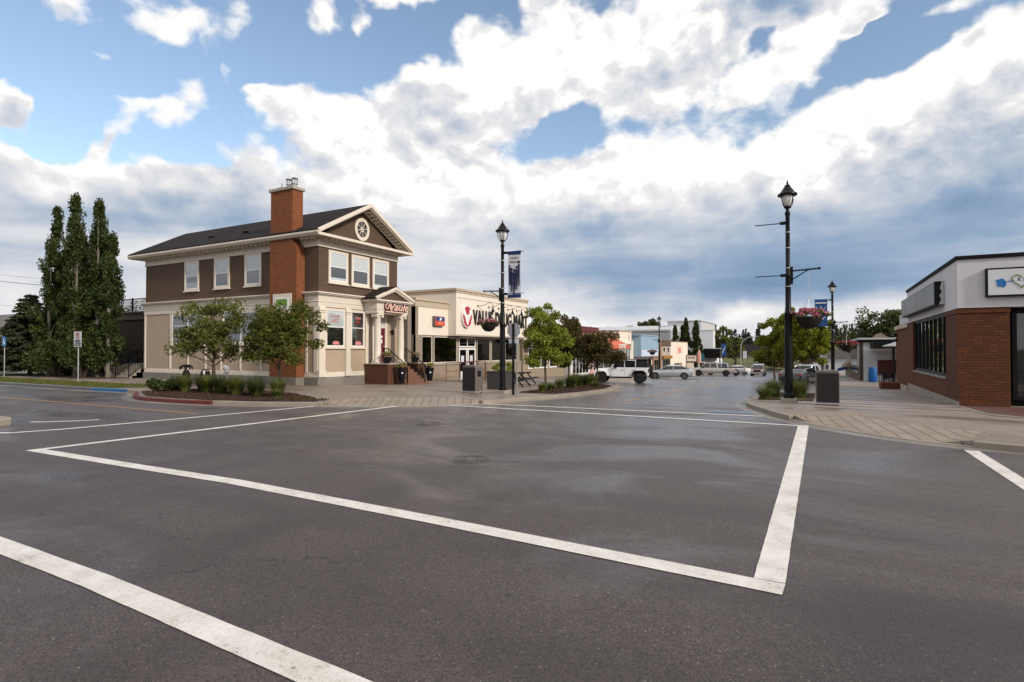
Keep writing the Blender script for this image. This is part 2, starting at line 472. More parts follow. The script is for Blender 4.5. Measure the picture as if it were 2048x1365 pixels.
# ground materials (world position, so that neighbouring sheets agree)
def wpos(b): return b.new('ShaderNodeNewGeometry').outputs['Position']

def asphalt():
    m, b, p, o = newmat('asphalt')
    w = wpos(b); s = b.sep(w)
    big = b.noise(w, 0.14, 5, 0.6, 0.4)
    mid = b.noise(b.v('MULTIPLY', w, (0.6, 1.0, 1.0)), 0.5, 6, 0.65, 0.6)
    coarse = b.noise(w, 9.0, 4, 0.75)
    fine = b.noise(w, 60.0, 2, 0.8)
    vor = b.new('ShaderNodeTexVoronoi'); b.put(vor.inputs['Vector'], b.v('ADD', w, b.v('SCALE', b.comb(fine, coarse, fine), 0.02))); vor.inputs['Scale'].default_value = 95.0
    chip = b.sep(vor.outputs['Color'])[0]
    base = b.mix(b.rng(big, 0.35, 0.65, 0, 1), (0.042, 0.033, 0.034), (0.078, 0.065, 0.066))
    base = b.mix(b.rng(mid, 0.38, 0.66, 0.0, 0.65), base, (0.034, 0.025, 0.023))
    base = b.mix(b.rng(coarse, 0.35, 0.68, 0.0, 0.55), base, (0.115, 0.089, 0.080))
    base = b.mix(b.rng(chip, 0.45, 1.0, 0.0, 0.60), base, (0.145, 0.115, 0.107))
    base = b.mix(b.rng(chip, 0.30, 0.0, 0.0, 0.8), base, (0.020, 0.017, 0.018))
    base = b.mix(b.rng(chip, 0.994, 0.995, 0.0, 0.5), base, (0.40, 0.36, 0.33))
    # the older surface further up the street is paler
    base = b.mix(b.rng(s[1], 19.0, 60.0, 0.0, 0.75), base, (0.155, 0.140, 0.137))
    # wheel paths polished darker along both directions of travel
    def tracks(c, centres, jit):
        t_ = None
        for x_ in centres:
            d_ = b.m('ABSOLUTE', b.m('ADD', b.m('SUBTRACT', c, x_), jit))
            q_ = b.rng(d_, 0.10, 0.55, 1, 0, True)
            t_ = q_ if t_ is None else b.m('MAXIMUM', t_, q_)
        return t_
    jit = b.m('MULTIPLY', b.m('SUBTRACT', b.noise(w, 0.35, 3, 0.5), 0.5), 0.9)
    tr = b.m('MAXIMUM', tracks(s[1], (3.4, 5.0, 7.4, 9.0, 12.2, 13.8), jit), tracks(s[0], (-11.8, -10.2, -8.9, -5.4, -3.8), jit))
    base = b.mix(b.m('MULTIPLY', tr, b.rng(b.noise(w, 0.8, 4, 0.6), 0.35, 0.65, 0.10, 0.42)), base, (0.030, 0.024, 0.024))
    # stray dark pebbles and stains
    v2 = b.new('ShaderNodeTexVoronoi'); b.put(v2.inputs['Vector'], w); v2.inputs['Scale'].default_value = 1.9
    spot = b.m('MULTIPLY', b.m('LESS_THAN', v2.outputs['Distance'], 0.045), b.m('GREATER_THAN', b.sep(v2.outputs['Color'])[1], 0.55))
    base = b.mix(b.m('MULTIPLY', spot, 0.75), base, (0.016, 0.013, 0.013))
    # road colour turns darker near the south side, with a soft edge
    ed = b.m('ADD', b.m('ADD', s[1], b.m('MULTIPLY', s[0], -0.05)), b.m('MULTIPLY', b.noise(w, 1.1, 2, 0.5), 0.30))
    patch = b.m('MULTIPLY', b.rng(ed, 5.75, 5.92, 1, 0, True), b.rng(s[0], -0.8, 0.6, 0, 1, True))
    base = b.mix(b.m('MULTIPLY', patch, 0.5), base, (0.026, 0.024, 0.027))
    def seal(vec, sc_, thr, k, lo=0.52):
        v = b.new('ShaderNodeTexVoronoi'); v.feature = 'DISTANCE_TO_EDGE'
        wv = b.v('ADD', vec, b.v('SCALE', b.comb(b.noise(vec, 0.7, 5, 0.7), b.noise(b.v('ADD', vec, (9, 4, 1)), 0.7, 5, 0.7), 0.0), 1.8))
        b.put(v.inputs['Vector'], wv); v.inputs['Scale'].default_value = sc_
        return b.m('MULTIPLY', b.rng(v.outputs['Distance'], 0.0, thr, 1, 0), b.rng(b.noise(vec, k, 2, 0.5), lo, lo + 0.1))
    crack = b.m('MAXIMUM', seal(w, 0.09, 0.0020, 0.22, 0.50), seal(b.v('ADD', w, (31, 17, 0)), 0.33, 0.0022, 0.15, 0.57))
    base = b.mix(b.m('MULTIPLY', crack, 0.75), base, (0.014, 0.013, 0.014))
    # paving seam running with the street
    seam = b.m('ABSOLUTE', b.m('ADD', b.m('ADD', s[0], 6.9), b.m('MULTIPLY', b.noise(w, 0.4, 3, 0.5), 0.25)))
    base = b.mix(b.rng(seam, 0.0, 0.03, 0.45, 0.0), base, (0.02, 0.018, 0.018))
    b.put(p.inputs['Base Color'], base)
    wetn = b.noise(b.v('MULTIPLY', w, (0.55, 0.9, 1.0)), 0.42, 6, 0.62, 0.9)
    grow = b.rng(s[1], 3.0, 24.0, -0.09, 0.16)
    wet = b.rng(b.m('ADD', wetn, grow), 0.43, 0.63, 0, 1, True)
    r = b.rng(wet, 0, 1, 0.60, 0.22)
    r = b.m('ADD', r, b.m('MULTIPLY', b.m('SUBTRACT', coarse, 0.5), 0.25))
    b.put(p.inputs['Roughness'], r)
    b.put(p.inputs['Specular IOR Level'], b.rng(s[1], 2.0, 14.0, 0.35, 0.85))
    bp = b.new('ShaderNodeBump'); bp.inputs['Distance'].default_value = 0.010
    b.put(bp.inputs['Strength'], b.rng(wet, 0, 1, 0.9, 0.30))
    b.put(bp.inputs['Height'], b.m('ADD', b.m('ADD', fine, chip), b.m('MULTIPLY', coarse, 0.8)))
    b.put(p.inputs['Normal'], bp.outputs[0])
    M['asphalt'] = m
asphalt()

def road_paint(key, c):
    m, b, p, o = newmat(key)
    w = wpos(b)
    n = b.noise(w, 2.2, 6, 0.7); f = b.noise(w, 38.0, 4, 0.8); sc3 = b.noise(b.v('MULTIPLY', w, (3, 14, 1)), 2.0, 4, 0.7)
    wear = b.rng(b.m('ADD', b.m('MULTIPLY', n, 0.6), b.m('MULTIPLY', f, 0.4)), 0.38, 0.62, 0.0, 1.0)
    base = b.mix(wear, tuple(x * y for x, y in zip(c, (0.70, 0.66, 0.62))), c)
    base = b.mix(b.rng(sc3, 0.55, 0.75, 0.0, 0.35), base, (0.30, 0.26, 0.23))
    chip = b.rng(b.m('ADD', b.m('MULTIPLY', f, 0.6), b.m('MULTIPLY', n, 0.4)), 0.365, 0.41, 0.9, 0.0)
    b.put(p.inputs['Base Color'], b.mix(chip, base, (0.075, 0.064, 0.062)))
    p.inputs['Roughness'].default_value = 0.5
    bumpit(b, p, f, 0.6, 0.01)
    M[key] = m
road_paint('white_line', (0.78, 0.75, 0.72))
road_paint('yellow_line', (0.42, 0.235, 0.10))
road_paint('blue_line', (0.10, 0.22, 0.36))

def paving(key, c, joint_x, joint_y, band=None, wet=0.45, dark=0.45, off=(0, 0), wr=0.30):
    """concrete flags with joints every joint_x / joint_y metres, damp streaks, optional colour bands along Y"""
    m, b, p, o = newmat(key)
    w = wpos(b); s = b.sep(w)
    n = b.noise(w, 0.5, 5, 0.62, 0.6); n2 = b.noise(w, 4.0, 5, 0.7); f = b.noise(w, 50, 3, 0.7)
    base = b.mix(b.rng(n, 0.36, 0.64), tuple(x * 0.78 for x in c), tuple(x * 1.15 for x in c))
    base = b.mix(b.rng(n2, 0.35, 0.7, 0, 0.25), base, tuple(x * 0.5 for x in c))
    base = b.mix(b.rng(f, 0.3, 0.7, 0, 0.2), base, tuple(min(1, x * 1.5) for x in c))
    if band:
        per, frac, cb = band
        fb = b.m('FRACT', b.m('DIVIDE', b.m('ADD', s[1], 200.0), per))
        base = b.mix(b.m('MULTIPLY', b.rng(b.m('ABSOLUTE', b.m('SUBTRACT', fb, 0.5)), frac * 0.5, frac * 0.5 + 0.06, 1, 0), 0.85), base, cb)
    jx = b.m('ABSOLUTE', b.m('SUBTRACT', b.m('FRACT', b.m('DIVIDE', b.m('ADD', s[0], 200.0 + off[0]), joint_x)), 0.5))
    jy = b.m('ABSOLUTE', b.m('SUBTRACT', b.m('FRACT', b.m('DIVIDE', b.m('ADD', s[1], 200.0 + off[1]), joint_y)), 0.5))
    j = b.m('MAXIMUM', b.rng(jx, 0.5 - 0.016 / joint_x, 0.5, 0, 1), b.rng(jy, 0.5 - 0.016 / joint_y, 0.5, 0, 1))
    base = b.mix(b.m('MULTIPLY', j, 0.7), base, tuple(x * 0.25 for x in c))
    wt = b.rng(b.noise(b.v('MULTIPLY', w, (0.5, 1.2, 1)), 0.5, 5, 0.6, 0.6), 0.55 - wet * 0.25, 0.72 - wet * 0.25, 0, 1, True)
    base = b.mix(b.m('MULTIPLY', wt, dark), base, tuple(x * 0.42 for x in c))
    b.put(p.inputs['Base Color'], base)
    b.put(p.inputs['Roughness'], b.rng(wt, 0, 1, 0.72, wr))
    bumpit(b, p, b.m('ADD', b.m('MULTIPLY', f, 0.4), b.m('MULTIPLY', b.m('SUBTRACT', 1.0, j), 1.0)), 0.35, 0.008)
    M[key] = m
paving('sidewalk', (0.235, 0.19, 0.155), 1.5, 1.5, wet=0.35, dark=0.35)
paving('sidewalk_banded', (0.30, 0.245, 0.215), 2.4, 1.5, band=(1.5, 0.26, (0.070, 0.050, 0.046)), wet=0.45, dark=0.30, wr=0.36)
paving('far_sidewalk', (0.21, 0.185, 0.165), 1.5, 1.5, wet=0.5, dark=0.3)
paving('red_paving', (0.115, 0.048, 0.042), 0.11, 0.22, wet=0.5, dark=0.4)
paving('driveway', (0.20, 0.18, 0.165), 3.0, 3.0, wet=0.4, dark=0.3)

def header_paving(key, cx, cy):
    m, b, p, o = newmat(key)
    w = wpos(b); s = b.sep(w)
    co = b.comb(b.m('ADD', b.m('MULTIPLY', s[0], cx), b.m('MULTIPLY', s[1], cy)), b.m('SUBTRACT', b.m('MULTIPLY', s[1], cx), b.m('MULTIPLY', s[0], cy)), 0.0)
    t = b.new('ShaderNodeTexBrick'); b.put(t.inputs['Vector'], co)
    t.inputs['Scale'].default_value = 1.0; t.inputs['Brick Width'].default_value = 3.1; t.inputs['Row Height'].default_value = 0.30
    t.inputs['Mortar Size'].default_value = 0.034; t.inputs['Mortar Smooth'].default_value = 0.8
    t.inputs['Color1'].default_value = (0.33, 0.265, 0.205, 1); t.inputs['Color2'].default_value = (0.27, 0.215, 0.165, 1)
    t.inputs['Mortar'].default_value = (0.12, 0.092, 0.07, 1)
    n = b.noise(w, 1.2, 5, 0.65)
    b.put(p.inputs['Base Color'], b.mix(b.rng(n, 0.35, 0.65, 0, 0.45), t.outputs['Color'], (0.16, 0.125, 0.10)))
    b.put(p.inputs['Roughness'], b.rng(n, 0.3, 0.7, 0.4, 0.75))
    bumpit(b, p, b.m('ADD', b.m('SUBTRACT', 1.0, t.outputs['Fac']), b.m('MULTIPLY', b.noise(w, 40, 3, 0.6), 0.5)), 0.5, 0.01)
    M[key] = m
header_paving('header_paving_a', -0.55, 0.835)
header_paving('header_paving_b', -0.17, 0.985)

def ground_mat(key, c1, c2, c3, sc_=1.5):
    m, b, p, o = newmat(key)
    w = wpos(b)
    n = b.noise(w, sc_, 5, 0.65); f = b.noise(w, sc_ * 14, 4, 0.7)
    base = b.mix(b.rng(n, 0.35, 0.65), c1, c2)
    b.put(p.inputs['Base Color'], b.mix(b.rng(f, 0.4, 0.65, 0, 0.8), base, c3))
    p.inputs['Roughness'].default_value = 0.9
    bumpit(b, p, f, 0.8, 0.03)
    M[key] = m
ground_mat('lawn', (0.075, 0.085, 0.014), (0.12, 0.115, 0.022), (0.055, 0.062, 0.010), 0.6)
ground_mat('mulch', (0.050, 0.024, 0.016), (0.034, 0.018, 0.012), (0.095, 0.048, 0.030), 4.0)
ground_mat('earth', (0.10, 0.085, 0.06), (0.075, 0.07, 0.035), (0.06, 0.06, 0.03), 0.3)
ground_mat('rock_mulch', (0.10, 0.075, 0.05), (0.07, 0.055, 0.035), (0.20, 0.16, 0.12), 3.0)

def leaf_mat(key, dark, light, accent=None, trans=0.3, acc_at=0.86):
    m, b, p, o = newmat(key)
    g = b.new('ShaderNodeNewGeometry')
    ri = g.outputs['Random Per Island']
    co = b.new('ShaderNodeTexCoord').outputs['Object']
    cl = b.noise(co, 1.1, 3, 0.6)
    f = b.m('ADD', b.m('MULTIPLY', ri, 0.55), b.m('MULTIPLY', b.rng(cl, 0.3, 0.7), 0.45))
    c = b.mix(f, dark, light)
    if accent: c = b.mix(b.m('GREATER_THAN', b.m('FRACT', b.m('MULTIPLY', ri, 17.31)), acc_at), c, accent)
    b.put(p.inputs['Base Color'], c)
    p.inputs['Roughness'].default_value = 0.55
    p.inputs['Specular IOR Level'].default_value = 0.2
    tr = b.new('ShaderNodeBsdfTranslucent'); b.put(tr.inputs[0], b.mix(0.5, c, light))
    mx = b.new('ShaderNodeMixShader'); mx.inputs[0].default_value = trans
    m.node_tree.links.new(p.outputs[0], mx.inputs[1]); m.node_tree.links.new(tr.outputs[0], mx.inputs[2])
    m.node_tree.links.new(mx.outputs[0], o.inputs[0])
    M[key] = m
leaf_mat('leaves_dull', (0.040, 0.058, 0.011), (0.175, 0.190, 0.038), (0.14, 0.13, 0.05))
leaf_mat('leaves_dull2', (0.034, 0.050, 0.008), (0.150, 0.170, 0.026), (0.13, 0.12, 0.04))
leaf_mat('leaves_fresh', (0.080, 0.115, 0.012), (0.29, 0.33, 0.040), (0.30, 0.30, 0.06))
leaf_mat('leaves_yellow', (0.080, 0.102, 0.010), (0.29, 0.32, 0.032), (0.36, 0.32, 0.04))
leaf_mat('leaves_bronze', (0.045, 0.030, 0.012), (0.125, 0.075, 0.026), (0.085, 0.095, 0.022), acc_at=0.6)
leaf_mat('leaves_poplar', (0.014, 0.026, 0.007), (0.055, 0.078, 0.016), (0.095, 0.115, 0.03), trans=0.15)
leaf_mat('leaves_shrub', (0.040, 0.038, 0.008), (0.13, 0.11, 0.016), (0.16, 0.08, 0.02), trans=0.15)
leaf_mat('needles', (0.016, 0.024, 0.014), (0.050, 0.060, 0.026), (0.09, 0.095, 0.03), trans=0.05)
leaf_mat('needles_far', (0.022, 0.032, 0.028), (0.045, 0.055, 0.045), trans=0.0)
leaf_mat('leaves_far', (0.045, 0.058, 0.018), (0.11, 0.125, 0.035), trans=0.2)
leaf_mat('leaves_pale', (0.10, 0.095, 0.07), (0.30, 0.29, 0.25), (0.05, 0.055, 0.02), acc_at=0.5)
leaf_mat('grass_blades', (0.045, 0.062, 0.012), (0.13, 0.155, 0.030), (0.20, 0.19, 0.06), trans=0.25)
leaf_mat('grass_dark', (0.020, 0.032, 0.008), (0.058, 0.078, 0.016), (0.09, 0.10, 0.03), trans=0.2)
leaf_mat('flowers_pink', (0.22, 0.025, 0.07), (0.62, 0.16, 0.26), (0.75, 0.42, 0.48), trans=0.25, acc_at=0.7)
leaf_mat('flowers_red', (0.25, 0.02, 0.03), (0.52, 0.09, 0.12), (0.6, 0.3, 0.3), trans=0.25)
leaf_mat('flowers_mixed', (0.30, 0.05, 0.10), (0.70, 0.30, 0.25), (0.45, 0.20, 0.50), trans=0.2, acc_at=0.6)

# ---------------------------------------------------------------- ground profile: the street runs gently downhill
def g(y):
    if y <= 20: return 0.0
    if y <= 130: return -0.026 * (y - 20)
    if y <= 150: return -2.86
    return -2.86 + 0.030 * (min(y, 320) - 150)
YCUTS = (20, 130, 150, 320)

# ---------------------------------------------------------------- object helpers
ORG = {}
def tag(o, label=None, cat=None, group=None, kind=None):
    if label: o['label'] = label
    if cat: o['category'] = cat
    if group: o['group'] = group
    if kind: o['kind'] = kind
    return o
def thing(name, label, cat, loc=(0, 0, 0), rot=0.0, group=None):
    o = bpy.data.objects.new(name, None); col.objects.link(o)
    o.empty_display_size = 0.2
    o.location = loc; o.rotation_euler = (0, 0, rot)
    ORG[o.name] = Vector(loc) if rot == 0.0 else Vector((0, 0, 0))
    return tag(o, label, cat, group)

class MB:
    """collects shapes, then links them as one mesh object"""
    def __init__(s):
        s.v = []; s.f = []; s.T = Matrix.Identity(4)
    def add(s, vs, fs):
        n = len(s.v)
        s.v += [tuple(s.T @ Vector(p)) for p in vs]
        s.f += [tuple(i + n for i in q) for q in fs]
        return s
    def box(s, x0, x1, y0, y1, z0, z1):
        if x0 > x1: x0, x1 = x1, x0
        if y0 > y1: y0, y1 = y1, y0
        if z0 > z1: z0, z1 = z1, z0
        return s.add([(x0, y0, z0), (x1, y0, z0), (x1, y1, z0), (x0, y1, z0), (x0, y0, z1), (x1, y0, z1), (x1, y1, z1), (x0, y1, z1)],
                     [(0, 3, 2, 1), (4, 5, 6, 7), (0, 1, 5, 4), (1, 2, 6, 5), (2, 3, 7, 6), (3, 0, 4, 7)])
    def bar(s, p, q, w, h=None):
        """rectangular bar from p to q"""
        h = h or w
        p, q = Vector(p), Vector(q); d = (q - p).normalized()
        up = Vector((0, 0, 1)) if abs(d.z) < 0.95 else Vector((0, 1, 0))
        a = d.cross(up).normalized() * w / 2; c = a.cross(d).normalized() * h / 2
        vs = [p - a - c, p + a - c, p + a + c, p - a + c, q - a - c, q + a - c, q + a + c, q - a + c]
        return s.add(vs, [(0, 1, 2, 3), (7, 6, 5, 4), (0, 4, 5, 1), (1, 5, 6, 2), (2, 6, 7, 3), (3, 7, 4, 0)])
    def tube(s, pts, r, n=8, caps=True):
        pts = [Vector(p) for p in pts]
        rs = r if isinstance(r, (list, tuple)) else [r] * len(pts)
        vs = []; fs = []
        prev = None
        for i, p in enumerate(pts):
            d = (pts[min(i + 1, len(pts) - 1)] - pts[max(i - 1, 0)]).normalized()
            if prev is None:
                up = Vector((0, 0, 1)) if abs(d.z) < 0.9 else Vector((1, 0, 0))
                a = d.cross(up).normalized()
            else:
                a = (prev - d * prev.dot(d)).normalized()
            prev = a; c = d.cross(a)
            for k in range(n):
                t = 2 * math.pi * k / n
                vs.append(p + (a * math.cos(t) + c * math.sin(t)) * rs[i])
        for i in range(len(pts) - 1):
            for k in range(n):
                fs.append((i * n + k, i * n + (k + 1) % n, (i + 1) * n + (k + 1) % n, (i + 1) * n + k))
        if caps:
            fs.append(tuple(range(n - 1, -1, -1))); fs.append(tuple((len(pts) - 1) * n + k for k in range(n)))
        return s.add(vs, fs)
    def lathe(s, prof, c=(0, 0), n=16, axis='z'):
        """prof: (radius, height) from the bottom up"""
        vs = []; fs = []
        for (r, z) in prof:
            for k in range(n):
                t = 2 * math.pi * k / n
                if axis == 'z': vs.append((c[0] + r * math.cos(t), c[1] + r * math.sin(t), z))
                elif axis == 'y': vs.append((c[0] + r * math.cos(t), z, c[1] + r * math.sin(t)))
                else: vs.append((z, c[0] + r * math.cos(t), c[1] + r * math.sin(t)))
        for i in range(len(prof) - 1):
            for k in range(n):
                q = (i * n + k, i * n + (k + 1) % n, (i + 1) * n + (k + 1) % n, (i + 1) * n + k)
                fs.append(q if axis != 'y' else q[::-1])
        fs.append(tuple(range(n - 1, -1, -1))); fs.append(tuple((len(prof) - 1) * n + k for k in range(n)))
        return s.add(vs, fs)
    def prism(s, pts, y0, y1, plane='xz'):
        """polygon given in a plane, swept along the third axis"""
        n = len(pts)
        def P(p, t):
            if plane == 'xz': return (p[0], t, p[1])
            if plane == 'yz': return (t, p[0], p[1])
            return (p[0], p[1], t)
        vs = [P(p, y0) for p in pts] + [P(p, y1) for p in pts]
        fs = [tuple(range(n)), tuple(range(2 * n - 1, n - 1, -1))]
        fs += [(i, (i + 1) % n + 0, (i + 1) % n + n, i + n)[::-1] for i in range(n)]
        return s.add(vs, fs)
    def quad(s, a, b_, c, d): return s.add([a, b_, c, d], [(0, 1, 2, 3)])
    def build(s, name, mat, parent=None, loc=None, smooth=False, bevel=0.0, fix=True):
        me = bpy.data.meshes.new(name)
        off = Vector(loc) if loc is not None else Vector((0, 0, 0))
        if parent is not None: off = ORG.get(parent.name, Vector((0, 0, 0)))
        me.from_pydata([tuple(Vector(v) - off) for v in s.v], [], s.f)
        if fix:
            bm = bmesh.new(); bm.from_mesh(me); bmesh.ops.recalc_face_normals(bm, faces=bm.faces); bm.to_mesh(me); bm.free()
        me.materials.append(M[mat] if isinstance(mat, str) else mat)
        o = bpy.data.objects.new(name, me); col.objects.link(o)
        if parent is not None:
            o.parent = parent; ORG[o.name] = off
        else:
            o.location = off; ORG[o.name] = off
        if smooth:
            for p in me.polygons: p.use_smooth = True
            md = o.modifiers.new('edge', 'EDGE_SPLIT'); md.split_angle = R(38)
        if bevel:
            md = o.modifiers.new('bevel', 'BEVEL'); md.width = bevel; md.segments = 2; md.limit_method = 'ANGLE'; md.angle_limit = R(50)
        return o

def raw_mesh(name, verts, faces_n, mat, parent=None, loc=(0, 0, 0), off=(0, 0, 0)):
    """verts: (N,3) array of separate polygons with faces_n corners each"""
    verts = np.asarray(verts, dtype=np.float32) - np.array(off, dtype=np.float32)
    nf = len(verts) // faces_n
    me = bpy.data.meshes.new(name)
    me.vertices.add(len(verts)); me.vertices.foreach_set('co', verts.ravel())
    me.loops.add(nf * faces_n); me.loops.foreach_set('vertex_index', np.arange(nf * faces_n, dtype=np.int32))
    me.polygons.add(nf)
    me.polygons.foreach_set('loop_start', np.arange(0, nf * faces_n, faces_n, dtype=np.int32))
    me.update(calc_edges=True)
    me.materials.append(M[mat])
    o = bpy.data.objects.new(name, me); col.objects.link(o)
    if parent is not None:
        o.parent = parent; ORG[o.name] = ORG.get(parent.name, Vector((0, 0, 0)))
    else: o.location = loc
    return o

def text_obj(txt, size, depth, name, mat, parent, mtx, sx=1.0, bold=0.0, shear=0.0, align='CENTER', spacing=1.0, line=1.0):
    """raised lettering; local x to the right, y up, z outwards, placed by mtx (scene space)"""
    c = bpy.data.curves.new(name, 'FONT'); c.body = txt; c.size = size; c.extrude = depth / 2
    c.align_x = align; c.align_y = 'CENTER'; c.offset = bold; c.shear = shear; c.space_character = spacing; c.space_line = line
    c.resolution_u = 3
    tmp = bpy.data.objects.new('tmp_text', c); col.objects.link(tmp)
    dg = bpy.context.evaluated_depsgraph_get(); dg.update()
    me = bpy.data.meshes.new_from_object(tmp.evaluated_get(dg))
    bpy.data.objects.remove(tmp)
    off = ORG.get(parent.name, Vector((0, 0, 0))) if parent else Vector((0, 0, 0))
    me.transform(Matrix.Translation(-off) @ mtx @ Matrix.Diagonal((sx, 1, 1, 1)))
    me.materials.clear(); me.materials.append(M[mat])
    me.name = name
    o = bpy.data.objects.new(name, me); col.objects.link(o)
    if parent: o.parent = parent; ORG[o.name] = off
    return o

def face_mtx(x, y, z, facing):
    """frame on a wall: local x right, local y into the wall, z up"""
    a = {'-y': 0.0, '+x': math.pi / 2, '-x': -math.pi / 2, '+y': math.pi}[facing]
    return Matrix.Translation((x, y, z)) @ Matrix.Rotation(a, 4, 'Z')
def face_text(x, y, z, facing):
    return face_mtx(x, y, z, facing) @ Matrix.Rotation(math.pi / 2, 4, 'X')

def copy_thing(o, loc, rot=None, label=None, group=None, scale=None, parent=None):
    c = o.copy(); col.objects.link(c)
    if parent is None:
        c.location = loc
        if rot is not None: c.rotation_euler = (0, 0, rot)
        if scale is not None: c.scale = scale if isinstance(scale, tuple) else (scale,) * 3
        if label: c['label'] = label
        if group: c['group'] = group
    else: c.parent = parent
    for ch in list(o.children): copy_thing(ch, None, parent=c)
    return c

def sheet(name, outer, dz, mat, holes=(), thick=0.0, label=None, cat=None, kind='structure', group=None):
    """flat polygon laid on the ground profile; thick > 0 gives it an edge going down"""
    bm = bmesh.new()
    vs = [bm.verts.new((p[0], p[1], 0)) for p in outer]
    f = bm.faces.new(vs)
    if f.normal.z < 0: f.normal_flip()
    bm.normal_update()
    for yc in YCUTS:
        bmesh.ops.bisect_plane(bm, geom=bm.verts[:] + bm.edges[:] + bm.faces[:], plane_co=(0, yc, 0), plane_no=(0, 1, 0))
    bmesh.ops.triangulate(bm, faces=bm.faces[:])
    if thick:
        r = bmesh.ops.extrude_face_region(bm, geom=bm.faces[:])
        low = [q for q in r['geom'] if isinstance(q, bmesh.types.BMVert)]
        for q in low: q.co.z = -1
    for q in bm.verts:
        q.co.z = g(q.co.y) + (dz if q.co.z > -0.5 else dz - thick)
    bmesh.ops.recalc_face_normals(bm, faces=bm.faces)
    if not thick:
        for q in bm.faces:
            if q.normal.z < 0: q.normal_flip()
    me = bpy.data.meshes.new(name); bm.to_mesh(me); bm.free()
    me.materials.append(M[mat])
    o = bpy.data.objects.new(name, me); col.objects.link(o)
    return tag(o, label, cat, group, kind)

def offset_path(path, d):
    """path moved sideways by d (left of its direction is positive)"""
    out = []
    n = len(path)
    for i, p in enumerate(path):
        a = Vector(path[max(i - 1, 0)]); c = Vector(path[min(i + 1, n - 1)])
        t = (c - a).normalized(); nn = Vector((-t.y, t.x))
        out.append((p[0] + nn.x * d, p[1] + nn.y * d))
    return out
def smooth_path(pts, n=6):
    out = []
    for i in range(len(pts) - 1):
        p0 = Vector(pts[max(i - 1, 0)]); p1 = Vector(pts[i]); p2 = Vector(pts[i + 1]); p3 = Vector(pts[min(i + 2, len(pts) - 1)])
        L = (p2 - p1).length
        k = 1 if L > 8 else n
        t1 = (p2 - p0) / 2; t2 = (p3 - p1) / 2
        if t1.length > L: t1 = t1.normalized() * L
        if t2.length > L: t2 = t2.normalized() * L
        for j in range(k):
            t = j / k
            q = p1 * (2 * t ** 3 - 3 * t * t + 1) + t1 * (t ** 3 - 2 * t * t + t) + p2 * (3 * t * t - 2 * t ** 3) + t2 * (t ** 3 - t * t)
            out.append(tuple(q))
    out.append(tuple(pts[-1]))
    return out
def strip(path, d0, d1):
    return offset_path(path, d0) + offset_path(path, d1)[::-1]

# ---------------------------------------------------------------- the ground, roads, kerbs, markings
big = MB()
ys = [-900, -60, 0, 20, 130, 150, 320, 900, 1500]
big.add([(x, y, g(y) - (0.12 if y < 140 else 0.02)) for y in ys for x in (-1500, 1500)],
        [(2 * i, 2 * i + 1, 2 * i + 3, 2 * i + 2) for i in range(len(ys) - 1)])
tag(big.build('ground', 'earth', fix=False), kind='structure')
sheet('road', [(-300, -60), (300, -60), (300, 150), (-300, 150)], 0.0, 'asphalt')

# kerb line of the corner with the two-storey building, walked from west to east then up the street
KL = [(-300, 14.5), (-60, 14.5), (-32.0, 14.7), (-28.6, 14.9), (-27.0, 14.6), (-26.0, 13.8), (-24.0, 12.9), (-22.0, 12.75), (-19.85, 12.95), (-17.4, 13.65), (-15.5, 14.5), (-13.9, 15.35),
      (-12.4, 16.25), (-11.2, 17.4), (-10.45, 18.9), (-10.0, 20.6), (-9.8, 22.5), (-9.75, 26.0), (-10.0, 30.0), (-10.9, 33.8), (-12.6, 36.6), (-14.6, 38.4), (-15.7, 40.5), (-15.8, 44), (-15.8, 150)]
KLs = smooth_path(KL)
KR = [(-0.2, 150), (-0.2, 45), (-0.3, 42.5), (-0.9, 40.2), (-1.9, 37.5), (-2.45, 33.0), (-2.55, 29.0), (-2.55, 24.4), (-2.35, 22.3), (-1.75, 20.2), (-0.80, 18.0), (0.45, 16.3), (1.9, 15.1), (3.6, 14.45), (6, 14.25), (300, 14.2)]
KRs = smooth_path(KR)
def side_of(path, a, b_):
    """part of the path between two fractions of its points chosen by test"""
    return [p for p in path if a(p)] if b_ is None else None
# raised pavements (kerb height 0.13 m)
W = 0.17
def slab(name, kerb, d, closing, mat, dz=0.13):
    pts = offset_path(kerb, d) + closing
    return sheet(name, pts, dz, mat, thick=dz + 0.02)
def in_ramp(path, lo, hi):
    """indices of the stretch of kerb that drops flush to the road"""
    idx = [i for i, p in enumerate(path) if lo(p) and hi(p)]
    return idx[0], idx[-1]
RL = in_ramp(KLs, lambda p: p[0] > -15.6 and p[1] < 40, lambda p: p[0] < -10.9 and p[1] < 18.0)
RR_ = in_ramp(KRs, lambda p: p[0] > -0.95 and p[1] < 19, lambda p: p[0] < 3.0)
DEPTH = 1.7
def slab_with_ramp(kerb, rr_, closing):
    near = offset_path(kerb, W); far = offset_path(kerb, W + DEPTH)
    pts = [far[i] if rr_[0] < i < rr_[1] else near[i] for i in range(len(kerb))]
    return sheet('sidewalk', pts + closing, 0.13, 'sidewalk', thick=0.15)
slab_with_ramp(KLs, RL, [(-23.5, 150), (-300, 150)])
slab_with_ramp(KRs, RR_, [(300, 150)])
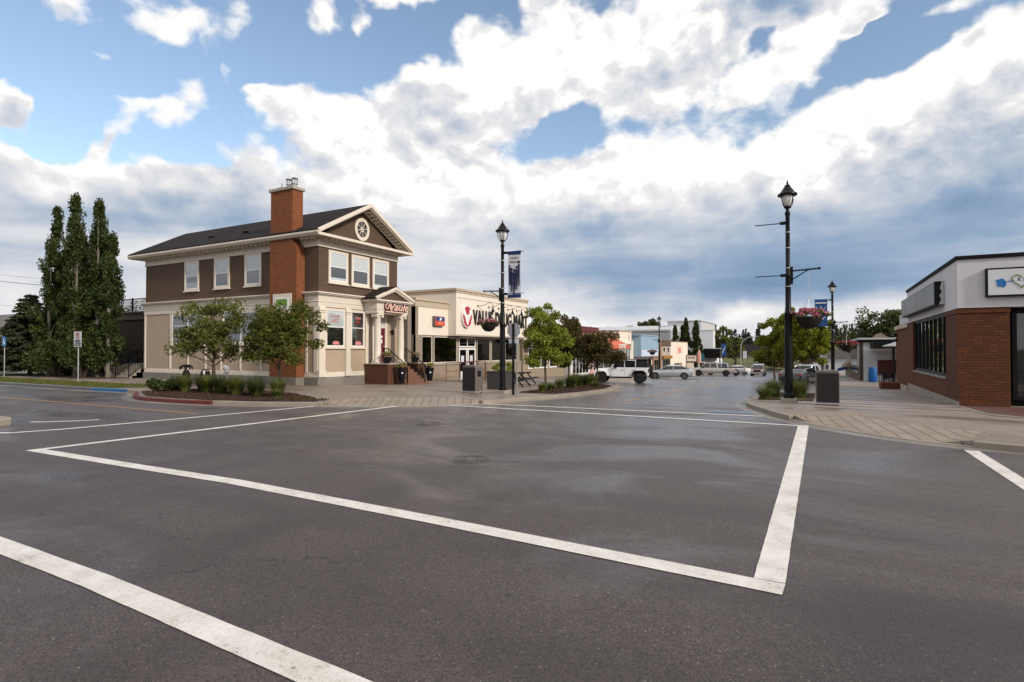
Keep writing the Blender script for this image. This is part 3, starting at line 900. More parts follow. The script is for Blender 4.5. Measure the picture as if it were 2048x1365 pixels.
def ramp_paving(kerb, rr_, mat):
    part = kerb[rr_[0]:rr_[1] + 1]
    rows = [offset_path(part, W + 0.004)] + [offset_path(part, W + 0.004 + (DEPTH - 0.004) * j / 4) for j in range(5)]
    n = len(part); vs = []; fs = []
    for j, row_ in enumerate(rows):
        for i, p in enumerate(row_):
            e = min(1.0, max(0.0, 1 - min(i, n - 1 - i) / 2.0)); jj = max(0, j - 1)
            z = 0.020 + 0.114 * (jj / 4); z = z * (1 - e) + 0.134 * e
            if j == 0: z = -0.02
            vs.append((p[0], p[1], g(p[1]) + z))
    for j in range(5):
        for i in range(n - 1): fs.append((j * n + i, j * n + i + 1, (j + 1) * n + i + 1, (j + 1) * n + i))
    m = MB(); m.add(vs, fs); o = m.build('header_paving', mat, fix=False)
    for q in o.data.polygons:
        if q.normal.z < 0: q.flip() if hasattr(q, 'flip') else None
    return tag(o, kind='structure')
ramp_paving(KLs, RL, 'header_paving_a'); ramp_paving(KRs, RR_, 'header_paving_b')
def kerb_piece(path, name, mat, dz=0.135, label=None):
    o = sheet(name, strip(path, 0.0, W - 0.003), dz, mat, thick=dz + 0.02)
    md = o.modifiers.new('bevel', 'BEVEL'); md.width = 0.02; md.segments = 2; md.limit_method = 'ANGLE'; md.angle_limit = R(60)
    return o
def cut(path, lo, hi): return path[lo:hi + 1]
iw = next(i for i, p in enumerate(KLs) if p[0] > -31.8)
ib = next(i for i, p in enumerate(KLs) if p[0] > -28.7)
ir0 = next(i for i, p in enumerate(KLs) if p[0] > -26.8)
ir1 = next(i for i, p in enumerate(KLs) if p[0] > -19.7)
kerb_piece(cut(KLs, 0, iw), 'kerb', 'kerb_dark')
kerb_piece(cut(KLs, iw, ib), 'kerb', 'kerb_blue')
kerb_piece(cut(KLs, ib, ir0), 'kerb', 'kerb_stone')
kerb_piece(cut(KLs, ir0, ir1), 'kerb', 'kerb_red')
kerb_piece(cut(KLs, ir1, RL[0]), 'kerb', 'kerb_stone')
kerb_piece(cut(KLs, RL[0], RL[1]), 'kerb', 'kerb_stone', 0.024)
kerb_piece(cut(KLs, RL[1], len(KLs) - 1), 'kerb', 'kerb_stone')
kerb_piece(cut(KRs, 0, RR_[0]), 'kerb', 'kerb_stone')
kerb_piece(cut(KRs, RR_[0], RR_[1]), 'kerb', 'kerb_stone', 0.024)
kerb_piece(cut(KRs, RR_[1], len(KRs) - 1), 'kerb', 'kerb_stone')
# concrete gutter pans
sheet('gutter', strip(KLs, -0.42, -0.002), 0.003, 'far_sidewalk')
sheet('gutter', strip(KRs, -0.42, -0.002), 0.003, 'far_sidewalk')
# banded pavement along the right-hand shops, red pavers by the corner shop
sheet('sidewalk', [(-0.2, 21.0), (4.4, 22.2), (4.4, 150), (0.05, 150), (0.05, 46), (0.05, 25)], 0.134, 'sidewalk_banded')
sheet('red_paving', [(4.45, 22.0), (5.2, 20.6), (30, 20.2), (30, 26.0), (4.45, 26.0)], 0.138, 'red_paving')
sheet('sidewalk', [(4.35, 20.9), (5.15, 20.2), (30, 19.8), (30, 20.18), (5.2, 20.55), (4.43, 21.9), (4.43, 26.0), (4.2, 26.0), (4.2, 22.0)], 0.142, 'far_sidewalk')
# grass verge west of the corner building, footpath and driveway behind it
sheet('lawn', [(-300, 14.9), (-32, 15.1), (-30.2, 15.2), (-29.6, 16.2), (-29.9, 17.2), (-300, 17.2)], 0.150, 'lawn')
sheet('lawn', [(-300, 19.3), (-46.0, 19.3), (-44.5, 20.2), (-46, 21.0), (-56, 22.2), (-70, 22.2), (-300, 22.2)], 0.150, 'lawn')
sheet('driveway', [(-300, 22.3), (-57, 22.3), (-50, 25.5), (-56, 26.6), (-300, 26.6)], 0.140, 'driveway')
sheet('lawn', [(-300, 26.9), (-57, 26.9), (-57, 45), (-300, 45)], 0.150, 'lawn')
sheet('planting_bed', [(-46.2, 19.4), (-40.6, 19.4), (-40.6, 21.3), (-52, 24), (-53, 23.2)], 0.158, 'mulch')
# planted beds on the bulbs
bedL = [(-26.2, 14.25), (-24.0, 13.25), (-22.0, 13.10), (-19.85, 13.30), (-17.6, 13.95), (-15.9, 14.72), (-17.0, 15.6), (-19.5, 16.8), (-22.5, 17.4), (-25.4, 17.2), (-26.6, 15.6)]
sheet('planting_bed', bedL, 0.150, 'mulch')
bedM = [(-10.25, 22.8), (-10.15, 26.0), (-10.4, 30.0), (-11.25, 33.6), (-12.8, 36.1), (-14.4, 37.6), (-14.9, 36.6), (-13.9, 34.0), (-12.9, 30.0), (-12.5, 26.0), (-12.0, 22.8)]
sheet('planting_bed', bedM, 0.150, 'mulch')
bedR = [(-2.25, 24.9), (-0.25, 24.9), (-0.25, 31.5), (-2.1, 31.5)]
sheet('planting_bed', bedR, 0.150, 'rock_mulch')
# median nose cut off at the left edge
med = MB()
mp_ = [(-26, 5.75), (-19.6, 5.85), (-18.95, 6.1), (-18.75, 6.55), (-18.95, 7.0), (-19.6, 7.25), (-26, 7.35)]
sheet('median_island', mp_, 0.14, 'kerb_stone', thick=0.16)

# painted lines, thin sheets with slightly ragged edges
def ragged(pts_l, pts_r, seed):
    r = random.Random(seed)
    def sub(P_, amp):
        out = []
        for i in range(len(P_) - 1):
            a, c = Vector(P_[i]), Vector(P_[i + 1]); n = max(1, int((c - a).length / 0.16))
            for j in range(n):
                q = a.lerp(c, j / n)
                if i or j: q = q + Vector((r.uniform(-amp, amp), r.uniform(-amp, amp)))
                out.append(tuple(q))
        out.append(tuple(P_[-1])); return out
    return sub(pts_l, 0.0026), sub(pts_r, 0.0026)
_rs = [0]
def line(p, q, w, mat='white_line', dz=0.007, name='road_marking'):
    p, q = Vector(p), Vector(q); d = (q - p).normalized(); n = Vector((-d.y, d.x)) * w / 2
    _rs[0] += 1
    if (q - p).length > 26: return sheet(name, [tuple(p + n), tuple(q + n), tuple(q - n), tuple(p - n)], dz, mat)
    a, c = ragged([tuple(p + n), tuple(q + n)], [tuple(p - n), tuple(q - n)], _rs[0])
    return sheet(name, a + c[::-1], dz, mat)
def pline(pts, w, mat='white_line', dz=0.007):
    _rs[0] += 1
    a, c = ragged(offset_path(pts, -w / 2), offset_path(pts, w / 2), _rs[0])
    return sheet('road_marking', a + c[::-1], dz, mat)
box_l, box_r, box_n, box_f = -13.62, -0.40, 5.31, 16.85
pline([(-13.85, 5.47), (-10.5, 5.53), (-7.8, 5.60), (-4.0, 5.46), (box_r + 0.12, 5.27)], 0.25)
line((box_r, 5.41), (box_r, box_f - 0.1), 0.25)
line((-13.1, box_f + 0.07), (box_r + 0.12, box_f - 0.1), 0.17, dz=0.009)
line((-13.74, 5.60), (-13.12, box_f - 0.02), 0.20)
line((-11.3, 17.98), (-1.55, 18.60), 0.16)
pline([(-17.6, 6.02), (-17.1, 6.3), (-16.75, 7.2), (-16.35, 9.6), (-15.72, 14.35)], 0.17)
pline([(-19.2, 7.52), (-18.9, 7.66), (-18.3, 8.3), (-18.1, 8.7)], 0.15)
pline([(-14.0, 2.78), (-9.0, 2.66), (-5.5, 2.64), (-2.4, 2.52), (1.5, 2.4)], 0.235)
line((2.62, 14.25), (2.70, 6.0), 0.24)
line((-17.1, 10.95), (-60, 10.6), 0.13, 'yellow_line')
line((-6.85, 22.1), (-7.45, 60), 0.14, 'yellow_line')
line((-7.45, 60), (-7.6, 129.5), 0.14, 'yellow_line')
line((-3.2, 19.2), (-1.9, 19.3), 0.30, 'blue_line')
# angle-parking stalls
for k in range(9):
    y = 43.5 + k * 6.0
    line((-15.35, y - 1.2), (-11.0, y + 0.6), 0.10)
    
# manhole covers
def manhole(x, y, r, label):
    t = thing('manhole_cover', label, 'manhole cover', (x, y, 0.0), 0.0, 'manhole covers in the crossing')
    m = MB(); m.lathe([(r, 0.001), (r, 0.007)], (x, y), 40); m.build('frame', 'cast_iron', t)
    m = MB()
    m.lathe([(r * 0.86, 0.006), (r * 0.86, 0.011)], (x, y), 36)
    for q in (0.75, 0.55, 0.35):
        for k in range(int(34 * q)):
            a = 2 * math.pi * k / int(34 * q)
            m.T = Matrix.Translation((x + math.cos(a) * r * q, y + math.sin(a) * r * q, 0)) @ Matrix.Rotation(a, 4, 'Z')
            m.box(-0.022, 0.022, -0.03, 0.03, 0.010, 0.019)
    m.T = Matrix.Identity(4)
    m.build('lid', 'cast_iron', t)
manhole(-5.63, 8.82, 0.42, 'iron manhole cover nearest the camera in the middle of the crossing')
manhole(-9.31, 12.49, 0.42, 'dark iron manhole cover near the far corner of the painted box')

# ---------------------------------------------------------------- windows, shared by all buildings
def window(root, x, y, z, facing, w, h, sash=0.5, cols=1, fw=0.09, frame='cream_trim', inner='white_paint', blind=0.0, sill=True,
           glass='window_glass', name='window', proud=0.06, low_blind=0.0, rows=None, back='dark_interior'):
    T = face_mtx(x, y, z, facing)
    m = MB(); m.T = T
    m.box(0, fw, -proud, 0, 0, h); m.box(w - fw, w, -proud, 0, 0, h)
    m.box(fw, w - fw, -proud, 0, h - fw, h); m.box(fw, w - fw, -proud, 0, 0, fw)
    f = m.build(name, frame, root, bevel=0.006)
    m = MB(); m.T = T
    t = 0.045
    zs = [fw] + ([fw + (h - 2 * fw) * sash] if sash else []) + [h - fw]
    if rows: zs = [fw + (h - 2 * fw) * r for r in rows]
    cw = (w - 2 * fw) / cols
    for c in range(cols):
        xa, xb = fw + c * cw + 0.001, fw + (c + 1) * cw - 0.001
        m.box(xa, xa + t, -proud * 0.8, -0.02, fw, h - fw); m.box(xb - t, xb, -proud * 0.8, -0.02, fw, h - fw)
        for i, zz in enumerate(zs):
            a = zz if i == 0 else (zz - t if i == len(zs) - 1 else zz - t / 2)
            m.box(xa + t, xb - t, -proud * 0.8, -0.02, a, a + t)
    m.build('sash', inner, f)
    m = MB(); m.T = T
    m.quad((fw, -0.034, fw), (w - fw, -0.034, fw), (w - fw, -0.034, h - fw), (fw, -0.034, h - fw)); m.build('pane', glass, f, fix=False)
    m = MB(); m.T = T
    m.box(fw * 0.5, w - fw * 0.5, -0.008, -0.003, fw * 0.5, h - fw * 0.5); m.build('dark_room', back, f)
    if blind:
        m = MB(); m.T = T
        zt = h - fw - 0.01
        m.box(fw + 0.02, w - fw - 0.02, -0.018, -0.012, zt - (h - 2 * fw) * blind, zt); m.build('blind', 'blind_white', f)
    if low_blind:
        m = MB(); m.T = T
        m.box(fw + 0.02, w - fw - 0.02, -0.018, -0.012, fw, fw + (h - 2 * fw) * low_blind); m.build('blind', 'blind_white', f)
    if sill:
        m = MB(); m.T = T
        m.box(-0.05, w + 0.05, -proud - 0.06, 0, -0.07, -0.002); m.build('sill', frame, f, bevel=0.008)
    return f

# ---------------------------------------------------------------- the two-storey corner building
X0, X1, Y0, Y1 = -40.0, -23.72, 21.94, 28.45
Vt = thing('corner_building', 'two-storey brown and cream corner building with gabled roof and tall brick chimney', 'building', (X1, Y0, 0))
m = MB(); m.box(X0 - 0.08, X1 + 0.08, Y0 - 0.08, Y1 + 0.6, -0.5, 0.5); m.box(-26.95, -24.67, 21.28, 21.859, -0.5, 0.497); m.build('foundation', 'foundation_grey', Vt, bevel=0.02)
m = MB(); m.box(X0, X1, Y0, Y1 + 0.5, 0.5, 4.35); m.build('lower_wall', 'beige_siding', Vt)
m = MB(); m.box(X0 - 0.03, X1 + 0.03, Y0 - 0.03, Y1 + 0.53, 0.501, 0.68)
m.box(X0 - 0.012, X1 + 0.012, Y0 - 0.012, Y1 + 0.512, 0.681, 0.76); m.build('base_board', 'cream_trim', Vt, bevel=0.01)
m = MB(); m.box(X0 - 0.05, X1 + 0.05, Y0 - 0.05, Y1 + 0.55, 4.34, 4.94); m.build('entablature', 'cream_boards', Vt)
m = MB()
for (d, za, zb) in ((0.10, 4.941, 5.0), (0.20, 5.001, 5.06), (0.27, 5.061, 5.13)):
    m.box(X0 - d, X1 + d, Y0 - d, Y1 + 0.5 + d, za, zb)
m.box(X0 - 0.08, X1 + 0.08, Y0 - 0.08, Y1 + 0.58, 4.60, 4.64)
m.build('ledge', 'cream_trim', Vt, bevel=0.012)
m = MB(); m.box(X0 + 0.02, X1 - 0.02, Y0 + 0.02, Y1 - 0.02, 5.13, 7.62); m.build('upper_wall', 'brown_siding', Vt)
m = MB(); m.box(X0 - 0.02, X1 + 0.02, Y0 - 0.02, Y1 + 0.02, 7.62, 8.05)
m.box(X0 - 0.05, X1 + 0.05, Y0 - 0.05, Y1 + 0.05, 7.60, 7.66)
m.build('frieze', 'cream_trim', Vt, bevel=0.01)
# eaves: soffit, gutter, brackets
EX0, EX1, EY0, EY1, EZ = X0 - 0.80, -23.05, Y0 - 0.64, Y1 + 0.64, 8.06
m = MB(); m.box(EX0, EX1, EY0, EY1, EZ, EZ + 0.05); m.build('soffit', 'cream_trim', Vt)
m = MB()
for yy, s_ in ((EY0, -1), (EY1, 1)):
    m.prism([(yy + s_ * 0.10, EZ + 0.22), (yy + s_ * 0.10, EZ + 0.13), (yy + s_ * 0.03, EZ + 0.03), (yy - s_ * 0.02, EZ - 0.01), (yy - s_ * 0.02, EZ + 0.22)], EX0 - 0.02, EX1 + 0.02, 'yz')
m.build('gutter', 'cream_trim', Vt)
m = MB(); m.box(EX1, EX1 + 0.09, EY0 - 0.06, EY1 + 0.06, EZ - 0.02, EZ + 0.13); m.box(EX1 - 0.04, EX1, EY0, EY1, EZ - 0.03, EZ)
m.build('cornice', 'cream_trim', Vt, bevel=0.015)
m = MB()
m.box(X0 + 0.1, X1, Y0 - 0.06, Y0 - 0.021, EZ - 0.13, EZ - 0.003); m.box(X1 + 0.021, X1 + 0.06, Y0 + 0.05, Y1 - 0.05, EZ - 0.13, EZ - 0.003)
for i in range(44):
    x = X0 + 0.2 + i * (X1 - X0 - 0.3) / 43
    if not (-26.95 < x < -24.7): m.box(x - 0.06, x + 0.06, Y0 - 0.46, Y0 - 0.03, EZ - 0.12, EZ - 0.002)
for i in range(19):
    yy = Y0 + 0.15 + i * (Y1 - Y0 - 0.3) / 18
    m.box(X1 + 0.03, X1 + 0.48, yy - 0.06, yy + 0.06, EZ - 0.12, EZ - 0.002)
m.build('modillions', 'cream_trim', Vt, bevel=0.01)
# roof
YC, ZR, ZE = 0.5 * (Y0 + Y1), 10.42, EZ + 0.24
def roofplane(m, xa, xb, ya, za, yb, zb, th=0.09):
    d = Vector((0, yb - ya, zb - za)).normalized(); n = Vector((0, -d.z, d.y))
    if n.z < 0: n = -n
    a, c = Vector((0, ya, za)), Vector((0, yb, zb)); nn = n * th
    m.prism([(a.y, a.z), (c.y, c.z), (c.y + nn.y, c.z + nn.z), (a.y + nn.y, a.z + nn.z)], xa, xb, 'yz')
m = MB()
roofplane(m, EX0, EX1 + 0.02, EY0 - 0.05, ZE - 0.03, YC, ZR)
roofplane(m, EX0, EX1 + 0.02, EY1 + 0.05, ZE - 0.03, YC, ZR)
m.build('roof', 'roof_shingles', Vt)
for x in (-33.9, -30.6): 
    m = MB(); m.box(x - 0.22, x + 0.22, 22.5, 22.9, 8.85, 9.20); m.build('roof_vent', 'black_flat', Vt, bevel=0.02)
# gable: brown panel, raking cornices with brackets
m = MB(); m.prism([(Y0, EZ + 0.05), (Y1, EZ + 0.05), (YC, ZR - 0.12)], X1 - 0.1, X1 - 0.02, 'yz'); m.build('gable_panel', 'brown_siding', Vt)
m = MB(); m.prism([(Y0, EZ + 0.05), (Y1, EZ + 0.05), (YC, ZR - 0.12)], X0 + 0.02, X0 + 0.1, 'yz'); m.build('gable_panel', 'brown_siding', Vt)
m = MB(); k = MB()
for ya, s_ in ((EY0 - 0.05, 1), (EY1 + 0.05, -1)):
    L = Vector((0, YC - ya, ZR - ZE + 0.03)); d = L.normalized()
    n = Vector((0, -d.z, d.y)); n = n if n.z > 0 else -n
    def rake(dx0, dx1, lo, hi):
        a = Vector((0, ya, ZE - 0.03)); c = Vector((0, YC, ZR))
        p0 = a + n * lo; p1 = c + n * lo; p2 = c + n * hi; p3 = a + n * hi
        # keep the apex cut vertical
        p1 = Vector((0, YC, p1.z + (YC - p1.y) * d.z / d.y)); p2 = Vector((0, YC, p2.z + (YC - p2.y) * d.z / d.y))
        m.prism([(p0.y, p0.z), (p1.y, p1.z), (p2.y, p2.z), (p3.y, p3.z)], X1 + dx0, X1 + dx1, 'yz')
    rake(0.67, 0.77, -0.10, 0.10)
    rake(0.60, 0.67, -0.16, 0.0)
    rake(0.0, 0.60, -0.06, -0.01)
    rake(-0.02, 0.06, -0.20, -0.06)
    nb = 15
    a_ = Vector((0, ya, ZE - 0.03)) + L * 0.10 - n * 0.10; c_ = Vector((0, ya, ZE - 0.03)) + L - n * 0.10
    k.T = Matrix.Identity(4); k.bar((X1 + 0.08, a_.y, a_.z), (X1 + 0.08, c_.y, c_.z), 0.03, 0.03)
    for i in range(nb):
        t = (i + 0.8) / nb
        c = Vector((0, ya, ZE - 0.03)) + L * t - n * 0.12
        if c.z < EZ + 0.18: continue
        k.T = Matrix.Translation((X1 + 0.30, c.y, c.z)) @ Matrix.Rotation(math.atan2(d.z, d.y), 4, 'X')
        k.box(-0.24, 0.24, -0.06, 0.06, -0.06, 0.06)
k.T = Matrix.Identity(4)
m.build('raking_cornice', 'cream_trim', Vt, bevel=0.01)
k.build('modillions', 'cream_trim', Vt, bevel=0.008)
# oval-round gable window
m = MB()
def ring(m, x0, x1, cy, cz, r0, r1, n=36, sz=1.0):
    vs = []; fs = []
    for i in range(n):
        a = 2 * math.pi * i / n; c, s_ = math.cos(a), math.sin(a)
        for (x, r) in ((x0, r0), (x1, r0), (x1, r1), (x0, r1)): vs.append((x, cy + c * r, cz + s_ * r * sz))
    for i in range(n):
        for q in range(4):
            a, b_ = i * 4, ((i + 1) % n) * 4
            fs.append((a + q, a + (q + 1) % 4, b_ + (q + 1) % 4, b_ + q))
    m.add(vs, fs)
ring(m, X1 - 0.01, X1 + 0.07, YC, 9.08, 0.42, 0.60, sz=1.12)
rw = m.build('round_window', 'cream_trim', Vt, bevel=0.01)
m = MB()
for i in range(4):
    a = math.pi * i / 4 + 0.2
    m.bar((X1 + 0.03, YC - 0.43 * math.cos(a), 9.08 - 0.47 * math.sin(a)), (X1 + 0.03, YC + 0.43 * math.cos(a), 9.08 + 0.47 * math.sin(a)), 0.035, 0.03)
ring(m, X1 + 0.012, X1 + 0.048, YC, 9.08, 0.10, 0.14, 18)
m.build('glazing_bars', 'cream_trim', rw)
m = MB(); m.T = Matrix.Translation((X1 + 0.0, YC, 9.08)) @ Matrix.Diagonal((1, 1, 1.12, 1)); m.lathe([(0.44, -0.005), (0.44, 0.008)], (0, 0), 30, 'x'); m.build('pane', 'car_glass', rw)
# chimney
m = MB()
m.box(-26.88, -24.74, 21.36, 21.92, 0.5, 7.35)
m.prism([(-26.88, 7.35), (-24.74, 7.35), (-24.80, 7.62), (-25.12, 7.95), (-26.88, 7.95)], 21.36, 21.92)
m.box(-26.88, -25.12, 21.40, 22.10, 7.951, 10.74)
ch = m.build('chimney', 'chimney_brick', Vt, bevel=0.01)
m = MB(); m.box(-26.97, -25.03, 21.32, 22.18, 10.741, 10.92); m.build('chimney_cap', 'pale_stone', ch, bevel=0.03)
for cx in (-25.82, -25.38):
    m = MB()
    m.lathe([(0.20, 10.921), (0.16, 11.02), (0.12, 11.08), (0.12, 11.14)], (cx, 21.75), 14)
    for i in range(8):
        a = 2 * math.pi * i / 8
        m.bar((cx + 0.15 * math.cos(a), 21.75 + 0.15 * math.sin(a), 11.14), (cx + 0.15 * math.cos(a), 21.75 + 0.15 * math.sin(a), 11.42), 0.02)
    m.lathe([(0.17, 11.12), (0.17, 11.15)], (cx, 21.75), 14); m.lathe([(0.18, 11.42), (0.16, 11.47), (0.05, 11.50)], (cx, 21.75), 14)
    m.build('flue_cap', 'galvanised', ch)
m = MB(); m.box(-26.5, -26.2, 21.5, 21.9, 10.921, 11.0); m.bar((-26.35, 21.7, 11.0), (-26.35, 21.7, 11.28), 0.03); m.build('flue_stub', 'grey_box', ch)
m = MB(); m.box(-26.58, -25.10, 21.322, 21.358, 4.0, 5.06); pb = m.build('notice_panel', 'cream_trim', ch, bevel=0.01)
m = MB(); m.box(-26.40, -25.30, 21.312, 21.321, 4.18, 4.86); m.build('notice_face', 'white_paint', pb)
m = MB(); m.box(-26.28, -25.42, 21.303, 21.311, 4.42, 4.76); m.build('notice_stripe', 'leaf_logo_green', pb)
# upper windows
for i, x in enumerate((-35.62, -32.63, -29.78)):
    window(Vt, x, Y0 + 0.02, 5.72, '-y', 1.47, 1.87, blind=(0.5, 0.5, 0.5)[i], low_blind=0.0 if i else 0.25, fw=0.12)
for i, y in enumerate((22.63, 24.37, 26.12)):
    window(Vt, X1 - 0.02, y, 5.71, '+x', 1.47, 1.80, blind=0.50, low_blind=(0.12, 0, 0.10)[i], fw=0.12)
# lower windows, side
for (xa, xb) in ((-36.95, -33.5), (-31.75, -28.35)):
    window(Vt, xa, Y0, 2.30, '-y', xb - xa, 2.02, sash=0.62, cols=2, fw=0.10, frame='cream_trim', blind=0.0)
for (x, hw, zt) in [(q, 0.055, 2.22) for q in (-35.19, -33.40, -31.90, -30.09, -28.25)] + [(X0 + 0.06, 0.07, 4.338), (-37.07, 0.07, 4.338), (-27.05, 0.07, 4.338), (-24.59, 0.07, 4.338), (-23.87, 0.15, 4.338)]:
    m = MB(); m.box(x - hw, x + hw, Y0 - 0.045, Y0, 0.761, zt); m.build('pilaster_strip', 'cream_trim', Vt)
# front pilasters
for (ya, yb) in ((21.93, 22.36), (23.90, 24.25), (25.48, 25.75)):
    m = MB()
    m.box(X1, X1 + 0.10, ya, yb, 0.90, 4.02)
    m.box(X1, X1 + 0.15, ya - 0.04, yb + 0.04, 0.52, 0.899)
    m.box(X1, X1 + 0.13, ya - 0.02, yb + 0.02, 4.021, 4.12); m.box(X1, X1 + 0.17, ya - 0.05, yb + 0.05, 4.121, 4.22); m.box(X1, X1 + 0.11, ya, yb, 4.221, 4.34)
    for q in (0.3, 0.7): m.box(X1 + 0.10, X1 + 0.112, ya + (yb - ya) * q - 0.03, ya + (yb - ya) * q + 0.03, 0.95, 3.98)
    m.build('pilaster', 'cream_trim', Vt, bevel=0.008)
# gallery windows with lettering
for i, (ya, yb) in enumerate(((22.40, 23.86), (24.28, 25.44))):
    f = window(Vt, X1, ya, 2.12, '+x', yb - ya, 2.16, sash=0.53, fw=0.08, blind=0.0)
    yc = (ya + yb) / 2
    lm = face_text(X1 + 0.041, yc, 3.86, '+x')
    if i == 0:
        text_obj('GALLERY', 0.20, 0.006, 'lettering', 'letter_pink', f, face_text(X1 + 0.041, yc, 3.86, '+x'), 0.95, 0.0)
        text_obj('ART', 0.27, 0.006, 'lettering', 'letter_pink', f, face_text(X1 + 0.041, yc, 3.61, '+x'), 1.15, 0.004)
        m = MB(); m.box(X1 + 0.012, X1 + 0.019, ya + 0.10, yb - 0.10, 3.24, 4.18); m.build('blind', 'blind_white', f)
    else:
        text_obj('YARN', 0.20, 0.006, 'lettering', 'letter_pink', f, face_text(X1 + 0.041, yc, 3.82, '+x'), 0.9, 0.006)
        text_obj('GIFT', 0.20, 0.006, 'lettering', 'letter_red', f, face_text(X1 + 0.041, yc, 3.58, '+x'), 0.9, 0.006)
    m = MB(); m.T = Matrix.Translation((X1 + 0.043, yc + 0.05, 2.36)); m.prism([(-0.26, -0.07), (0.26, -0.07), (0.22, 0.08), (0.10, 0.12), (-0.10, 0.13), (-0.24, 0.07)], 0, 0.005, 'yz'); m.build('window_sticker', 'letter_pink', f)
# portico
PX, PA, PB = -22.70, 25.40, 28.20
m = MB()
m.box(X1 + 0.05, PX, PA, PB, 4.14, 4.36); m.box(X1 + 0.05, PX + 0.02, PA - 0.02, PB + 0.02, 4.361, 4.80)
m.build('portico_beam', 'cream_boards', Vt, bevel=0.01)
m = MB()
m.box(X1 + 0.05, PX + 0.18, PA - 0.18, PB + 0.18, 4.801, 4.86); m.box(X1 + 0.05, PX + 0.26, PA - 0.28, PB + 0.28, 4.861, 4.95)
pc = 0.5 * (PA + PB); zr = 5.78
for s_ in (-1, 1):
    a = Vector((0, pc + s_ * (pc - PA + 0.34), 4.951)); c = Vector((0, pc, zr)); d = (c - a).normalized(); n = Vector((0, -d.z, d.y)); n = n if n.z > 0 else -n
    m.prism([(a.y, a.z), (c.y, c.z - 0.17), (c.y, c.z), (a.y + n.y * .12, a.z + n.z * .12)], PX + 0.18, PX + 0.30, 'yz')
    m.prism([(a.y - s_ * 0.30, a.z + 0.02), (c.y, c.z - 0.27), (c.y, c.z - 0.17), (a.y, a.z)], PX + 0.02, PX + 0.22, 'yz')
m.build('portico_cornice', 'cream_trim', Vt, bevel=0.008)
m = MB(); m.prism([(PA, 4.951), (PB, 4.951), (pc, zr - 0.22)], PX - 0.08, PX + 0.03, 'yz'); m.build('portico_gable', 'brown_siding', Vt)
m = MB()
roofplane(m, X1 + 0.02, PX + 0.27, PA - 0.36, 4.955, pc, zr, 0.06); roofplane(m, X1 + 0.02, PX + 0.27, PB + 0.36, 4.955, pc, zr, 0.06)
m.build('portico_roof', 'roof_shingles', Vt)
for cy in (25.74, 27.84):
    m = MB()
    m.box(-23.20, -22.70, cy - 0.25, cy + 0.25, 1.201, 1.28)
    m.lathe([(0.245, 1.28), (0.25, 1.33), (0.225, 1.38), (0.235, 1.42), (0.205, 1.46), (0.205, 2.3), (0.195, 3.2), (0.170, 3.88), (0.19, 3.92), (0.165, 3.95), (0.18, 3.99), (0.20, 4.02)], (-22.95, cy), 24)
    m.box(-23.20, -22.70, cy - 0.25, cy + 0.25, 4.03, 4.138)
    for s_ in (-1, 1): m.lathe([(0.095, -23.17), (0.085, -22.95), (0.095, -22.73)], (cy + s_ * 0.21, 3.99), 12, 'x')
    m.build('column', 'cream_trim', Vt, smooth=True)
# entrance
m = MB(); m.box(X1, X1 + 0.06, 26.10, 26.24, 1.2, 4.13); m.box(X1, X1 + 0.06, 27.22, 27.42, 1.2, 4.13); m.box(X1, X1 + 0.06, 26.241, 27.219, 3.32, 3.42); m.box(X1, X1 + 0.06, 26.241, 27.219, 4.0, 4.13)
df = m.build('door_frame', 'cream_trim', Vt, bevel=0.008)
m = MB(); m.box(X1 + 0.004, X1 + 0.02, 26.24, 27.22, 3.42, 4.0); m.build('transom_pane', 'grey_light', df)
m = MB(); m.box(X1 + 0.005, X1 + 0.045, 26.25, 27.21, 1.22, 3.31); dr = m.build('front_door', 'door_red', Vt, bevel=0.006)
m = MB(); m.box(X1 + 0.046, X1 + 0.052, 26.48, 26.98, 2.2, 3.12); m.build('pane', 'car_glass', dr)
m = MB(); m.lathe([(0.03, X1 + 0.046), (0.045, X1 + 0.09), (0.02, X1 + 0.11)], (27.10, 2.2), 10, 'x'); m.build('handle', 'galvanised', dr)
m = MB(); m.box(X1 + 0.053, X1 + 0.058, 26.80, 26.98, 2.72, 2.86); m.box(X1 + 0.053, X1 + 0.058, 26.84, 26.96, 2.40, 2.62); m.build('door_notice', 'white_paint', dr)
m = MB(); m.box(X1 + 0.001, X1 + 0.05, 27.74, 27.86, 3.05, 3.2); m.bar((X1 + 0.05, 27.8, 3.18), (X1 + 0.16, 27.8, 3.22), 0.03); m.lathe([(0.03, 2.92), (0.08, 2.98), (0.07, 3.16), (0.09, 3.18), (0.02, 3.26)], (X1 + 0.17, 27.8), 8)
m.build('wall_lantern', 'black_metal', Vt)
# porch and steps
m = MB(); m.box(X1 + 0.09, -21.86, PA, 26.12, -0.35, 1.14); m.box(X1 + 0.09, -21.86, 28.12, 28.82, -0.35, 1.14); m.box(X1 + 0.09, -22.62, 26.121, 28.119, -0.3, 1.13)
pw = m.build('porch_wall', 'porch_brick', Vt, bevel=0.01)
m = MB(); m.box(X1 + 0.09, -21.81, PA - 0.05, 26.13, 1.141, 1.20); m.box(X1 + 0.09, -21.81, 28.11, 28.87, 1.141, 1.20); m.box(X1 + 0.09, -22.58, 26.131, 28.109, 1.131, 1.195)
m.build('coping', 'pale_stone', pw, bevel=0.012)
m = MB()
for i in range(6):
    m.box(-22.62 + i * 0.28 - (0.001 if i else 0), -22.62 + (i + 1) * 0.28, 26.125, 28.115, -0.4, 0.99 - i * 0.185)
m.build('steps', 'step_brick', Vt, bevel=0.012)
